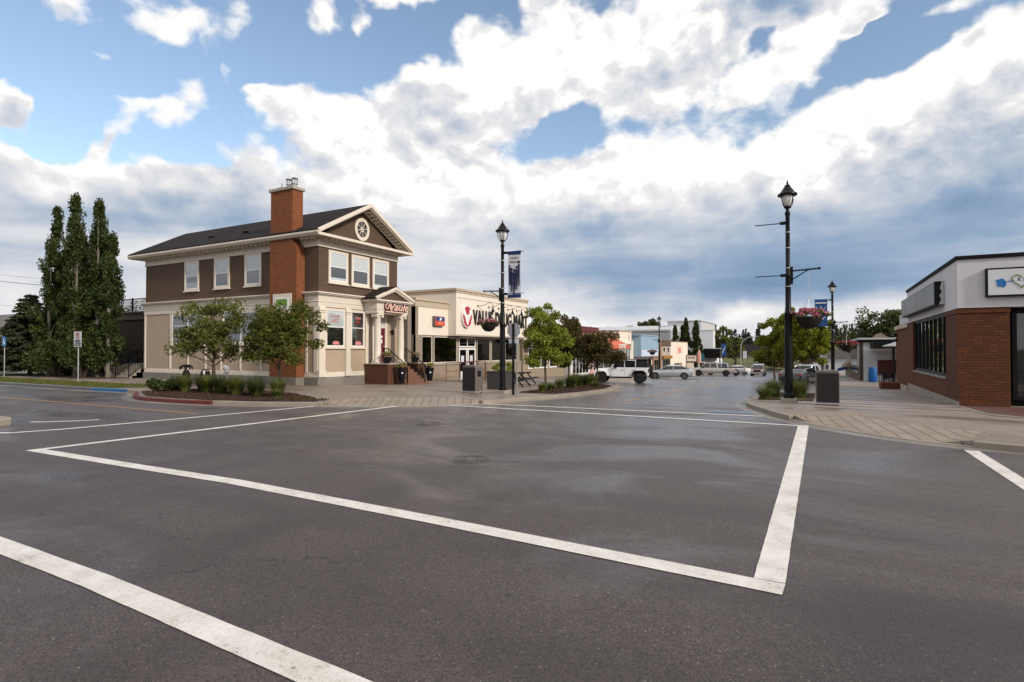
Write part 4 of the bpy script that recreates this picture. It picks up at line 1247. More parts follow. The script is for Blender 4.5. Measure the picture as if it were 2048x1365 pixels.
for ry in (26.28, 27.98):
    m = MB()
    top = [(-22.95, 2.10), (-22.62, 2.08), (-21.15, 1.06)]
    for (a, c) in zip(top[:-1], top[1:]):
        m.bar((a[0], ry, a[1]), (c[0], ry, c[1]), 0.045, 0.045); m.bar((a[0], ry, a[1] - 0.80), (c[0], ry, c[1] - 0.80), 0.03, 0.03)
    m.bar((-22.95, ry, 1.19), (-22.95, ry, 2.14), 0.05); m.bar((-21.15, ry, -0.05), (-21.15, ry, 1.10), 0.05)
    for i in range(14):
        x = -22.85 + i * 0.125
        zt = np.interp(x, [-22.95, -22.62, -21.15], [2.10, 2.08, 1.06])
        m.bar((x, ry, zt - 0.80), (x, ry, zt), 0.018)
    m.build('stair_railing', 'black_metal', Vt)
# script sign over the entrance
m = MB()
n_ = 40
def blob(pts, x0, x1, name, mat, par):
    q = MB(); q.prism(pts, x0, x1, 'yz'); return q.build(name, mat, par, bevel=0.004)
sg = text_obj('Vault', 0.60, 0.05, 'sign_letters', 'letter_brown', Vt, face_text(PX + 0.055, 27.12, 4.55, '+x'), 1.42, 0.040, 0.32)
text_obj('Vault', 0.60, 0.03, 'lettering', 'letter_rose', sg, face_text(PX + 0.10, 27.12, 4.55, '+x'), 1.42, 0.008, 0.32)
m = MB()
pts = [Vector((PX + 0.10, 26.52 + 0.21 * (1 - t / 44) * math.cos(t * 0.30) - 0.32, 4.56 + 0.20 * (1 - t / 44) * math.sin(t * 0.30))) for t in range(26)]
m.tube(pts, 0.030, 6); m.bar((PX + 0.10, 26.05, 4.27), (PX + 0.10, 27.62, 4.25), 0.04, 0.065)
m.build('sign_swash', 'letter_rose', sg)
m = MB(); m.lathe([(0.26, PX + 0.03), (0.26, PX + 0.06)], (26.22, 4.55), 20, 'x'); m.bar((PX + 0.07, 26.0, 4.265), (PX + 0.07, 27.68, 4.245), 0.03, 0.11); m.build('sign_shadow_plate', 'letter_brown', sg)

# ---------------------------------------------------------------- low annex behind the corner building with roof terrace and ramp
An = thing('low_annex', 'low dark tan annex with a railed roof terrace behind the poplars', 'annex', (-47, 25.2, 0))
m = MB(); m.box(-55, -40.1, 25.2, 34, -0.3, 4.35); m.build('wall', 'annex_siding', An)
m = MB(); m.box(-55.1, -40.1, 25.1, 34.1, 4.351, 4.86); m.box(-55.25, -40.1, 24.95, 34.2, 4.861, 5.0); m.build('cornice', 'tan_stucco', An, bevel=0.02)
m = MB()
m.bar((-55, 25.25, 6.0), (-40.1, 25.25, 6.0), 0.06); m.bar((-55, 25.25, 5.1), (-40.1, 25.25, 5.1), 0.04)
for i in range(100): m.bar((-55 + i * 0.15, 25.25, 5.1), (-55 + i * 0.15, 25.25, 6.0), 0.025)
for i in range(7): m.bar((-55 + i * 2.4, 25.25, 5.0), (-55 + i * 2.4, 25.25, 6.1), 0.08)
m.build('terrace_railing', 'black_metal', An)
m = MB(); m.box(-43.0, -40.1, 25.5, 31, 5.0, 6.25); m.build('stair_head', 'brown_siding', An)
m = MB(); m.box(-43.05, -40.1, 25.45, 31.05, 6.251, 6.33); m.build('stair_head_cap', 'cream_trim', An)
# ramp, steps and railings in the angle
Rp = thing('access_ramp', 'dark railed access ramp and steps beside the corner building', 'ramp', (-43, 23.2, 0))
m = MB()
m.prism([(-50.5, 0.1), (-42.6, 1.05), (-42.6, 0.0), (-50.5, 0.0)], 22.3, 23.5)
m.box(-42.6, -40.12, 22.3, 24.9, 0.0, 1.05)
for i in range(4): m.box(-42.0, -40.6, 22.299 - (4 - i) * 0.28, 22.3, 0.0, 0.25 + i * 0.21 if i else 0.25)
m.build('ramp_slab', 'concrete', Rp)
m = MB()
def railrun(m, p, q, h, n, post=0.05):
    p, q = Vector(p), Vector(q); up = Vector((0, 0, h))
    m.bar(p + up, q + up, 0.05); m.bar(p + up * 0.12, q + up * 0.12, 0.03)
    for i in range(n + 1):
        a = p.lerp(q, i / n); m.bar(a, a + up, post if i % 8 == 0 else 0.02)
railrun(m, (-50.5, 22.35, 0.1), (-42.6, 22.35, 1.05), 1.0, 56)
railrun(m, (-50.5, 23.45, 0.1), (-42.6, 23.45, 1.05), 1.0, 56)
railrun(m, (-42.6, 24.8, 1.05), (-40.2, 24.8, 1.05), 1.0, 16)
railrun(m, (-42.1, 22.3, 1.05), (-42.1, 21.2, 0.1), 1.0, 8)
railrun(m, (-40.5, 22.3, 1.05), (-40.5, 21.2, 0.1), 1.0, 8)
m.build('railing', 'black_metal', Rp)

# ---------------------------------------------------------------- the drugstore
Dr = thing('drugstore', 'cream stucco drugstore with black sign letters and stepped parapet beside the brown corner building', 'shop', (-23.72, 31.5, 0))
DX, DL = -23.72, -24.45
m = MB(); m.box(-40, -24.62, 31.5, 47.0, -0.9, 3.04); m.build('wall', 'block_wall', Dr)
m = MB(); m.box(-40, DL, 31.2, 35.12, 3.04, 5.42); m.build('low_parapet', 'cream_wall', Dr)
m = MB(); m.box(-40.1, DL + 0.04, 31.16, 35.121, 5.0, 5.421); m.box(-40.2, DL + 0.12, 31.08, 35.119, 5.422, 5.60); m.build('low_coping', 'tan_cap', Dr, bevel=0.01)
m = MB(); m.box(-40, DX, 35.12, 46.8, 3.05, 6.25); m.build('sign_wall', 'cream_wall', Dr)
m = MB(); m.box(-40.05, DX + 0.04, 35.08, 46.84, 6.251, 6.42); m.box(-40.1, DX + 0.10, 35.02, 46.90, 6.421, 6.60); m.build('coping', 'tan_cap', Dr, bevel=0.015)
m = MB(); m.box(DX + 0.001, DX + 0.02, 35.3, 46.7, 5.88, 5.92); m.box(DX + 0.001, DX + 0.02, 35.2, 46.75, 3.08, 3.16)
m.build('reveal_line', 'tan_stucco', Dr)
# corner pier (stone block) and storefront
m = MB(); m.box(-25.6, -24.42, 31.2, 31.5, -0.6, 5.0); m.box(-24.619, -24.40, 31.2, 31.95, -0.6, 3.04); m.build('corner_pier', 'block_wall', Dr, bevel=0.01)
GX = -24.60
def storefront(ya, yb, z0, z1, n, door=False):
    f = window(Dr, GX, ya, z0, '+x', yb - ya, z1 - z0, sash=0.0, cols=n, fw=0.07, frame='pale_stone', inner='cream_trim', sill=not door, glass='dark_glass', name='shop_window', proud=0.08)
    return f
def gz(y): return g(y) + 0.13
storefront(31.98, 33.3, 0.98, 3.02, 1)
storefront(33.42, 36.5, 0.98, 3.02, 1)
w2 = storefront(39.3, 41.5, 0.98, 3.02, 1)
storefront(41.62, 46.5, 0.98, 3.02, 2)
m = MB(); m.box(-24.599, -24.35, 31.96, 36.6, -0.7, 0.90); m.box(-24.599, -24.35, 39.25, 46.8, -1.0, 0.90); bw = m.build('sill_wall', 'tan_brick', Dr)
m = MB(); m.box(-24.60, -24.28, 31.96, 36.62, 0.901, 0.97); m.box(-24.60, -24.28, 39.23, 46.82, 0.901, 0.97); m.build('sill_coping', 'pale_stone', bw)
for i, ya in enumerate((36.72, 37.98)):
    zb = gz(37)
    f = window(Dr, GX, ya, zb, '+x', 1.18, 2.45, sash=0, fw=0.10, frame='white_paint', inner='white_paint', sill=False, glass='dark_glass', name='glass_door', proud=0.07, rows=(0.0, 0.22, 1.0))
    m = MB(); m.box(GX + 0.075, GX + 0.09, ya + 0.2, ya + 0.95, zb + 0.12, zb + 0.60); m.build('kick_plate', 'white_paint', f)
    m = MB(); m.box(GX + 0.05, GX + 0.056, ya + 0.32, ya + 0.72, zb + 1.35, zb + 1.85); m.build('notice', 'banner_cloth', f)
    m = MB(); m.bar((GX + 0.11, ya + (0.98 if i == 0 else 0.2), zb + 0.9), (GX + 0.11, ya + (0.98 if i == 0 else 0.2), zb + 1.5), 0.03); m.build('handle', 'galvanised', f)
f = window(Dr, GX, 36.72, gz(37) + 2.5, '+x', 2.44, 3.0 - gz(37) - 2.5, sash=0, cols=2, fw=0.06, frame='white_paint', sill=False, glass='dark_glass', name='transom_window')
# goods standing behind the glass
m = MB(); m.box(GX + 0.012, GX + 0.03, 32.55, 33.15, 1.1, 2.5); m.build('window_poster', 'ochre', Dr)
m = MB(); m.box(GX + 0.012, GX + 0.03, 42.2, 42.75, 1.9, 2.5); m.build('window_poster', 'banner_cloth', Dr)
# sign letters, emblem, postal sign, gooseneck lamps
S = face_text(DX + 0.10, 0, 0, '+x')
text_obj('VALUE DRUG MART', 1.62, 0.07, 'sign_letters', 'letter_black', Dr, face_text(DX + 0.06, 42.05, 4.46, '+x'), 0.60, 0.034, 0, spacing=1.08)
m = MB(); m.T = Matrix.Translation((DX, 36.35, 4.52)); m.T = m.T @ Matrix.Diagonal((1, 0.84, 1.05, 1)); m.lathe([(0.80, 0.02), (0.80, 0.20)], (0, 0), 36, 'x'); em = m.build('emblem', 'white_paint', Dr)
m = MB(); m.T = Matrix.Translation((DX, 36.35, 4.52)) @ Matrix.Diagonal((1, 0.84, 1.05, 1))
def arc_poly(a0, a1, r0, r1, n=14): return [(r0 * math.cos(R(a0 + (a1 - a0) * i / n)), r0 * math.sin(R(a0 + (a1 - a0) * i / n))) for i in range(n + 1)] + [(r1 * math.cos(R(a1 - (a1 - a0) * i / n)), r1 * math.sin(R(a1 - (a1 - a0) * i / n))) for i in range(n + 1)]
m.prism(arc_poly(-150, -30, 0.74, 0.42), 0.201, 0.215, 'yz'); m.prism([(-0.66, -0.28), (-0.30, -0.30), (-0.62, 0.20), (-0.74, 0.05)], 0.201, 0.214, 'yz'); m.prism([(0.66, -0.28), (0.30, -0.30), (0.62, 0.20), (0.74, 0.05)], 0.201, 0.214, 'yz')
m.prism(arc_poly(52, 128, 0.74, 0.30) , 0.201, 0.215, 'yz')
m.build('emblem_red', 'logo_red', em)
m = MB(); m.T = Matrix.Translation((DX, 36.35, 4.52)); m.lathe([(0.21, 0.216), (0.21, 0.23)], (0.02, 0.35), 20, 'x'); m.build('emblem_dot', 'logo_red', em)
m = MB(); m.T = Matrix.Translation((DX, 36.35, 4.50)); m.prism([(-0.42, 0.10), (-0.26, 0.12), (0.0, -0.42), (0.34, 0.42), (0.50, 0.42), (0.06, -0.62), (-0.08, -0.62)], 0.216, 0.228, 'yz'); m.build('emblem_tick', 'white_paint', em)
m = MB(); m.box(DL, DL + 0.24, 33.15, 34.35, 3.72, 4.42); ps = m.build('postal_sign', 'bin_side', Dr, bevel=0.01)
m = MB(); m.box(DL + 0.241, DL + 0.256, 33.17, 34.33, 3.74, 4.40); m.build('postal_face', 'post_orange', ps)
m = MB(); m.box(DL + 0.257, DL + 0.268, 33.23, 34.30, 4.08, 4.36); m.build('postal_band', 'sign_blue', ps)
m = MB(); m.prism([(33.66, 4.12), (33.86, 4.12), (33.96, 4.32), (33.76, 4.32)], DL + 0.269, DL + 0.276, 'yz'); m.build('postal_mark', 'white_paint', ps)
text_obj('POST', 0.22, 0.005, 'lettering', 'letter_rose', ps, face_text(DL + 0.262, 33.80, 3.90, '+x'), 1.0)
for i in range(6):
    y = 38.15 + i * 1.62; z = 5.46
    m = MB()
    m.lathe([(0.07, DX), (0.07, DX + 0.05)], (y, z), 10, 'x')
    pts = [Vector((DX + 0.05, y, z)), Vector((DX + 0.35, y + 0.1, z)), Vector((DX + 0.60, y + 0.22, z + 0.10)), Vector((DX + 0.80, y + 0.32, z + 0.24)), Vector((DX + 1.0, y + 0.40, z + 0.22)), Vector((DX + 1.12, y + 0.45, z + 0.05)), Vector((DX + 1.14, y + 0.46, z - 0.16))]
    m.tube(pts, 0.022, 6)
    m.lathe([(0.15, z - 0.50), (0.13, z - 0.42), (0.07, z - 0.30), (0.05, z - 0.14)], (DX + 1.12, y + 0.46), 12)
    m.build('gooseneck_lamp', 'black_metal', Dr, smooth=True)

# alley wall between the two
Al = thing('alley_wall', 'grey-brown block wall with a dark lantern between porch and drugstore', 'wall', (-26, 31.0, 0))
m = MB(); m.box(-30, -24.75, 30.75, 31.15, -0.4, 5.02); m.build('wall', 'block_wall', Al)
m = MB(); m.box(-30, -24.70, 30.70, 31.15, 5.021, 5.5); m.build('coping', 'tan_stucco', Al, bevel=0.01)
m = MB(); m.box(-25.4, -25.25, 30.58, 30.75, 2.85, 3.2); m.build('lantern', 'black_metal', Al)

# ---------------------------------------------------------------- generic shop fronts down the street
def shop(name, label, y0, y1, top, x=-23.72, depth=16, wall='cream_wall', cap='tan_cap', cat='shop'):
    zb = g(y1) - 0.5
    t = thing(name, label, cat, (x, y0, g(y0)), 0.0)
    m = MB(); m.box(x - depth, x, y0, y1, zb, top); m.build('wall', wall, t)
    if cap:
        m = MB(); m.box(x - depth - 0.1, x + 0.10, y0 - 0.04, y1 + 0.04, top + 0.001, top + 0.16); m.build('coping', cap, t)
    return t
def front_glass(t, x, y0, y1, n, z0, z1, frame='white_paint', glass='dark_glass'):
    return window(t, x, y0, z0, '+x', y1 - y0, z1 - z0, sash=0, cols=n, fw=0.08, frame=frame, inner=frame, sill=False, glass=glass, name='shop_window')
# low beige shop right behind the near street trees
t = shop('beige_shop', 'low beige shop half hidden behind the bright green street tree', 47.2, 57.0, 2.9, -24.4, wall='tan_brick', cap='tan_stucco')
front_glass(t, -24.4, 48.2, 52.5, 3, g(50) + 0.95, 2.2); front_glass(t, -24.4, 53.0, 56.5, 2, g(50) + 0.95, 2.2)
m = MB(); m.box(-24.4, -23.2, 47.2, 57.0, 2.35, 2.50); m.build('canopy', 'tan_stucco', t)
t = shop('white_shop', 'white shop with tall mullioned windows behind the bronze-leaved street trees', 57.1, 63.0, 3.1, -23.72, wall='white_stucco', cap=None)
front_glass(t, -23.72, 57.5, 62.5, 5, g(60) + 0.3, 2.1)
# pink and orange cafe
t = shop('cafe', 'salmon fronted cafe with a bright orange awning seen over the bronze tree', 63.1, 73.9, 4.0, wall='salmon', cap='maroon_panel')
m = MB(); m.box(-40, -26.5, 63.2, 73.8, 4.17, 5.0); m.build('upper_storey', 'maroon_panel', t)
m = MB(); m.prism([(-23.72, 3.35), (-22.2, 2.55), (-22.2, 2.15), (-23.72, 2.15)], 63.3, 73.7, 'xz'); aw = m.build('awning', 'orange_awning', t)
text_obj('COFFEE', 0.75, 0.03, 'lettering', 'white_paint', aw, face_text(-22.18, 70.6, 2.42, '+x'), 1.1, 0.01)
front_glass(t, -23.72, 64, 73, 5, g(68) + 0.6, 1.9)
m = MB(); m.lathe([(0.25, 5.0), (0.25, 5.9), (0.32, 5.92), (0.32, 6.0)], (-28, 66), 10); m.build('roof_vent', 'galvanised', t)
# two-tone stucco
t = shop('stucco_shop', 'pale stucco shop with brown band and two upstairs window panels left of the blue front', 74.0, 79.7, 4.5, wall='cream_wall', cap='tan_cap')
m = MB(); m.box(-23.72, -23.66, 74.0, 79.3, 1.9, 2.75); m.build('band', 'tan_stucco', t)
m = MB(); m.box(-23.72, -23.30, 73.95, 79.4, 2.75, 2.95); m.build('ledge', 'cream_trim', t)
for y in (74.4, 76.9): window(t, -23.66, y, 0.5, '+x', 1.7, 1.75, sash=0, frame='mud_brown', inner='mud_brown', back='white_paint', glass='window_glass', sill=False)
front_glass(t, -23.70, 74.3, 79.0, 3, g(77) + 0.3, 0.3, 'maroon_panel')
# blue fronted building
t = shop('blue_front_shop', 'shop with a big powder-blue sign panel over white ground-floor windows', 79.8, 91.0, 3.3, wall='cream_wall', cap=None)
m = MB(); m.box(-30, -22.6, 80.6, 91.3, 1.0, 4.05); m.build('sign_box', 'powder_blue', t)
m = MB(); m.box(-22.6, -22.56, 80.9, 91.0, 1.02, 1.95); m.build('sign_strip', 'pale_blue', t)
m = MB(); m.box(-30, -22.5, 80.4, 91.4, 4.051, 4.2); m.build('coping', 'powder_blue', t)
front_glass(t, -23.72, 81.2, 83.2, 1, g(84) + 0.9, 0.2, 'cream_trim'); front_glass(t, -23.72, 85.2, 87.2, 1, g(84) + 0.4, 0.75); front_glass(t, -23.72, 88.3, 90.5, 1, g(84) + 0.4, 0.75)
# two brick shops
t = shop('orange_brick_shop', 'narrow orange brick shop with one pale square window beside the far lamp post', 91.1, 97.1, 3.45, wall='shop_brick', cap='salmon')
window(t, -23.72, 92.8, 1.3, '+x', 2.2, 1.3, sash=0, frame='cream_trim', sill=False); front_glass(t, -23.72, 92.2, 96.2, 3, g(94) + 0.3, 0.5, 'pale_stone')
t = shop('brown_brick_shop', 'narrow brown brick shop with two square windows and an ochre band', 97.2, 103.8, 3.45, wall='tan_stucco', cap='mud_brown')
m = MB(); m.box(-23.72, -23.60, 97.3, 103.7, 2.6, 3.45); m.build('upper_band', 'mud_brown', t)
for y in (98.2, 101.2): window(t, -23.72, y, 1.35, '+x', 1.7, 1.15, sash=0, frame='cream_trim', sill=False)
m = MB(); m.box(-23.72, -23.3, 97.4, 103.6, 0.45, 0.95); m.build('band', 'ochre', t)
front_glass(t, -23.72, 97.8, 103.3, 5, g(100) + 0.3, 0.4, 'galvanised')
# white square shop with hanging sign
t = shop('white_square_shop', 'square white shop with a small orange logo and a projecting sign', 103.9, 119.0, 3.5, wall='cream_wall', cap='maroon_panel')
m = MB(); m.box(-23.715, -23.68, 109, 113, 1.3, 2.6); m.build('logo_panel', 'letter_rose', t)
m = MB(); m.lathe([(0.5, -23.675), (0.5, -23.64)], (111.4, 1.9), 16, 'x'); m.build('logo_disc', 'orange_awning', t)
front_glass(t, -23.72, 106.5, 113.5, 3, g(110) + 0.3, -0.4, 'cream_trim')
m = MB(); m.box(-23.6, -21.6, 117.3, 117.7, -0.6, 1.0); hs = m.build('projecting_sign', 'mud_brown', t)
m = MB(); m.box(-23.5, -21.7, 117.2, 117.29, -0.3, 0.8); m.build('sign_face', 'cream_wall', hs)
text_obj('SHOES', 0.5, 0.03, 'lettering', 'letter_brown', hs, face_text(-22.6, 117.18, 0.4, '-y'), 0.95)
m = MB(); m.T = Matrix.Translation((-21.2, 117.5, 0.6)); m.lathe([(0.35, -1.2), (0.4, -0.2), (0.3, 0.8), (0.1, 1.4)], (0, 0), 12); m.build('sign_shape', 'salmon', hs)
m = MB(); m.box(-23.4, -22.3, 117.1, 117.9, g(117), -0.61); m.build('post', 'cream_wall', hs)
# metal-clad hall rising behind the shops
t = thing('metal_hall', 'large grey ribbed-metal hall rising behind the small shops', 'building', (-42, 140, 0))
m = MB(); m.box(-62, -32.0, 140, 165, -3, 6.6); m.build('wall', 'grey_ribbed', t)
m = MB(); m.prism([(139.8, 6.6), (165.2, 6.6), (165.2, 7.0), (152.5, 8.4), (139.8, 7.0)], -62.1, -31.9, 'yz'); m.build('roof', 'grey_light', t)
t = thing('tall_grain_building', 'tall pale ribbed block standing behind the poplars', 'building', (-30, 150, 0))
m = MB(); m.box(-35.0, -26.6, 150, 172, -3.5, 9.3); m.build('wall', 'pale_ribbed', t)
m = MB(); m.box(-35.2, -26.4, 149.8, 172.3, 9.301, 9.55); m.build('roof', 'grey_light', t)
t = thing('white_tower_block', 'plain white block tower behind the black signboard building', 'building', (-25, 146, 0))
m = MB(); m.box(-26.3, -23.0, 146, 149, -3.5, 6.7); m.build('wall', 'white_wall', t)
m = MB(); m.box(-26.4, -22.9, 145.9, 149.1, 6.701, 6.85); m.build('roof', 'grey_light', t)
t = thing('black_sign_building', 'white building with a big black sign box over its door', 'shop', (-24, 131, 0))
m = MB(); m.box(-24.2, -20.2, 131, 141, -3.5, 2.0); m.build('wall', 'white_wall', t)
m = MB(); m.box(-22.4, -19.0, 129, 133, 0.2, 2.2); m.build('sign_box', 'black_flat', t)
m = MB(); m.box(-18.99, -18.9, 129.5, 132.5, 0.4, 2.0); m.build('sign_panel', 'grey_box', t)
m = MB(); m.box(-22.5, -18.8, 128.9, 133.2, 2.201, 2.36); m.build('sign_cap', 'grey_light', t)
window(t, -22.6, 131, -2.3, '-y', 1.8, 1.4, sash=0, cols=2, frame='grey_light', glass='dark_glass', sill=False)
t = thing('teal_sign', 'round teal shop sign on white posts at the far end of the shops', 'sign', (-22.4, 124, g(124)))
m = MB(); m.lathe([(1.0, 123.9), (1.0, 124.1)], (-22.3, 0.4), 20, 'y'); m.build('disc', 'teal', t)
for x in (-23.6, -22.4, -21.2):
    m = MB(); m.box(x - 0.12, x + 0.12, 123.9, 124.15, g(124), -0.7); m.build('post', 'white_paint', t)
m = MB(); m.box(-23.9, -21.0, 123.8, 124.0, -0.7, -0.5); m.build('rail', 'white_paint', t)
# houses past the end of the street
t = thing('far_house', 'long low dark-roofed house across the lawn at the end of the street', 'house', (-24, 215, 0))
m = MB(); m.box(-44, -8, 214, 224, -3, 0.9); m.build('wall', 'mauve_wall', t)
m = MB(); m.prism([(213, 0.9), (225, 0.9), (219, 3.9)], -45, -7, 'yz'); m.build('roof', 'roof_shingles', t)
for x in (-38, -31, -22, -14): window(t, x, 214, -0.8, '-y', 2.0, 1.1, sash=0, cols=2, glass='dark_glass', sill=False)
sheet('lawn', [(-60, 152), (60, 152), (60, 300), (-60, 300)], 0.05, 'lawn')

# ---------------------------------------------------------------- neighbour house, far left
t = thing('neighbour_house', 'house with a wide grey shingle roof at the far left edge', 'house', (-84, 34, 0))
m = MB(); m.box(-108, -77.5, 33, 45, 0, 2.75); m.build('wall', 'mauve_wall', t)
m = MB(); m.prism([(31.9, 2.55), (46.1, 2.55), (39, 7.3)], -110, -76.8, 'yz'); rf = m.build('roof', 'grey_shingles', t)
m = MB(); m.box(-110, -76.7, 31.8, 31.9, 2.35, 2.62); m.build('fascia', 'grey_box', t)
for x in (-88.5, -85.8): 
    m = MB(); m.lathe([(0.22, 6.0), (0.22, 6.6), (0.3, 6.62), (0.05, 6.8)], (x, 37.2), 10); m.build('roof_vent', 'black_flat', rf)
for x in (-90.0, -80.2):
    m = MB(); m.box(x - 0.8, x + 0.8, 37.6, 38.2, 6.45, 6.8); m.build('skylight', 'white_paint', rf)
m = MB(); m.box(-86.0, -85.0, 32.95, 33.0, 0.2, 2.3); m.build('porch_post', 'pale_stone', t)
t = thing('white_board_fence', 'white vertical board fence in front of the grey-roofed house', 'fence', (-80, 30, 0.1))
for i in range(3):
    m = MB(); m.box(-92 + i * 4.0, -88.1 + i * 4.0, 29.0, 29.08, 0.1, 2.0); m.build('panel', 'white_fence_boards', t)
for i in range(4):
    m = MB(); m.box(-92.1 + i * 4.0, -91.95 + i * 4.0, 28.9, 29.2, 0.1, 2.15); m.build('post', 'white_paint', t)
# small things in that yard
m = MB()
rr = random.Random(5)
vs = []; n = 20
for i in range(n):
    a = 2 * math.pi * i / n
    vs.append((-76.6 + 2.1 * math.cos(a), 30.0 + 1.2 * math.sin(a), 0.12))
for lev, (s1, zz) in enumerate(((0.92, 0.9), (0.65, 1.5), (0.30, 1.9))):
    for i in range(n):
        a = 2 * math.pi * i / n
        k = s1 * (1 + rr.uniform(-0.10, 0.10))
        vs.append((-76.6 + 2.1 * k * math.cos(a), 30.0 + 1.2 * k * math.sin(a), zz + rr.uniform(-0.12, 0.12)))
fs = [(l * n + i, l * n + (i + 1) % n, (l + 1) * n + (i + 1) % n, (l + 1) * n + i) for l in range(3) for i in range(n)] + [tuple(range(3 * n, 4 * n))]
m.add(vs, fs)
tag(m.build('tarp_cover', 'tarp_white', None, (-76.6, 30, 0.12)), 'white tarpaulin draped over a heap beside the white fence', 'tarpaulin')
def wheelie(x, y, mat, label, s=1.0):
    t = thing('wheeled_bin', label, 'bin', (x, y, 0.15))
    m = MB(); m.prism([(x - 0.27 * s, 0.20), (x + 0.27 * s, 0.20), (x + 0.34 * s, 1.0 * s), (x - 0.34 * s, 1.0 * s)], y - 0.3, y + 0.32); m.build('body', mat, t, bevel=0.02)
    m = MB(); m.box(x - 0.36 * s, x + 0.36 * s, y - 0.36, y + 0.38, 1.0 * s + 0.001, 1.0 * s + 0.08); m.build('lid', mat, t, bevel=0.02)
    for q in (-1, 1):
        m = MB(); m.lathe([(0.12, x + q * 0.28 * s - 0.03), (0.12, x + q * 0.28 * s + 0.03)], (y + 0.3, 0.27), 12, 'x'); m.build('wheel', 'rubber', t)
wheelie(-71.3, 28.4, 'black_flat', 'black wheeled bin beside the white tarpaulin', 1.35)
wheelie(-69.9, 28.0, 'grey_box', 'small dark grey wheeled bin right of the black bin', 1.0)

# ---------------------------------------------------------------- right-hand corner shop
Rb = thing('brick_corner_shop', 'low corner shop of red brick under a white fascia with black trim', 'shop', (4.42, 26.1, 0))
RX = 4.45
m = MB(); m.box(RX, 5.92, 26.1, 28.42, -0.3, 3.52); m.box(RX, 30, 39.0, 39.5, -0.9, 3.52); m.build('brick_wall', 'wall_brick', Rb, bevel=0.01)
m = MB(); m.box(RX + 0.02, RX + 0.25, 28.43, 37.6, -0.9, 0.82); m.box(RX, 5.0, 37.61, 38.99, -0.9, 3.52); m.build('window_wall', 'red_brick', Rb)
m = MB(); m.box(RX - 0.03, RX + 0.26, 28.44, 37.59, 0.821, 0.90); m.build('sill', 'grey_metal', Rb)
m = MB(); m.box(RX - 0.04, RX - 0.002, 26.08, 39.5, -1.0, 0.10); 
m.build('plinth', 'concrete', Rb)
m = MB(); m.box(RX - 0.02, 30, 26.02, 39.6, 3.521, 5.28); m.build('fascia', 'white_stucco', Rb)
m = MB()
for x_ in (7.6, 10.8, 14.0): m.box(x_, x_ + 0.012, 26.017, 26.0195, 3.55, 5.27)
for y_ in (29.4, 32.8, 36.2): m.box(RX - 0.0225, RX - 0.0205, y_, y_ + 0.012, 3.55, 5.27)
m.build('panel_seams', 'sign_back', Rb)
m = MB(); m.box(RX - 0.08, 30, 25.96, 39.66, 5.281, 5.42); m.build('roof_trim', 'black_flat', Rb, bevel=0.01)
m = MB(); m.box(RX - 0.03, 5.93, 26.06, 28.44, 3.34, 3.5); m.build('brick_band', 'red_brick', Rb)
f = window(Rb, RX + 0.20, 37.6, 0.90, '-x', 9.15, 2.62, sash=0, cols=8, fw=0.09, frame='black_metal', inner='black_metal', sill=False, glass='ribbon_glass', name='ribbon_window', proud=0.12, low_blind=0.42)
# doorway bay beyond the pier
m = MB(); m.box(5.93, 30, 27.0, 27.3, -0.3, 3.52); m.build('recess_wall', 'black_flat', Rb)
f = window(Rb, 6.15, 26.98, 0.16, '-y', 3.2, 3.3, sash=0, cols=2, fw=0.10, frame='black_metal', inner='black_metal', sill=False, glass='dark_glass', name='glass_door', proud=0.10, rows=(0, 0.24, 0.30, 1))
for i, w_ in enumerate(('Mo', 'W', 'Ca', 'Pa', 'Un')):
    text_obj(w_, 0.16, 0.004, 'lettering', 'white_paint', f, face_text(6.55, 26.93, 1.96 - i * 0.19, '-y'), 1.0, 0.004, align='LEFT')
# light box sign with barbell and heart
m = MB(); m.box(5.22, 8.72, 25.86, 26.02, 3.88, 4.90); sb = m.build('light_box', 'black_metal', Rb, bevel=0.01)
m = MB(); m.box(5.28, 8.66, 25.85, 25.859, 3.94, 4.84); m.build('sign_face', 'plate_white', sb)
m = MB(); Z = 4.43; yb = 25.84
def rotbox(m, cx, cz, w, h, a, y0=25.836, y1=25.849):
    m.T = Matrix.Translation((cx, 0, cz)) @ Matrix.Rotation(-a, 4, 'Y'); m.box(-w / 2, w / 2, y0, y1, -h / 2, h / 2); m.T = Matrix.Identity(4)
for cx, cz, a in ((5.62, Z - 0.07, 0.18), (6.78, Z + 0.03, 0.0)):
    rotbox(m, cx - 0.05, cz, 0.09, 0.26, a); rotbox(m, cx + 0.06, cz, 0.10, 0.30, a); rotbox(m, cx + 0.13, cz, 0.03, 0.2, a)
rotbox(m, 5.85, Z - 0.03, 0.30, 0.025, 0.18); rotbox(m, 6.56, Z + 0.03, 0.30, 0.025, 0.0); rotbox(m, 6.95, Z + 0.03, 0.2, 0.04, 0.0)
m.build('barbell_mark', 'bright_blue', sb)
m = MB()
hp = [Vector((0.26 * (math.sin(t) ** 3), 0, 0.016 * (13 * math.cos(t) - 5 * math.cos(2 * t) - 2 * math.cos(3 * t) - math.cos(4 * t)))) for t in [2 * math.pi * i / 36 for i in range(37)]]
hp = [Vector((p.x + 6.20, 25.845, p.z + Z + 0.0)) for p in hp]
m.tube(hp[20:36], 0.018, 5); m.tube(hp[9:19], 0.024, 5)
m.build('heart_mark', 'leaf_logo_green', sb)
text_obj('K L', 0.16, 0.004, 'lettering', 'ink_navy', sb, face_text(6.20, 25.846, Z + 0.02, '-y'), 1.0)
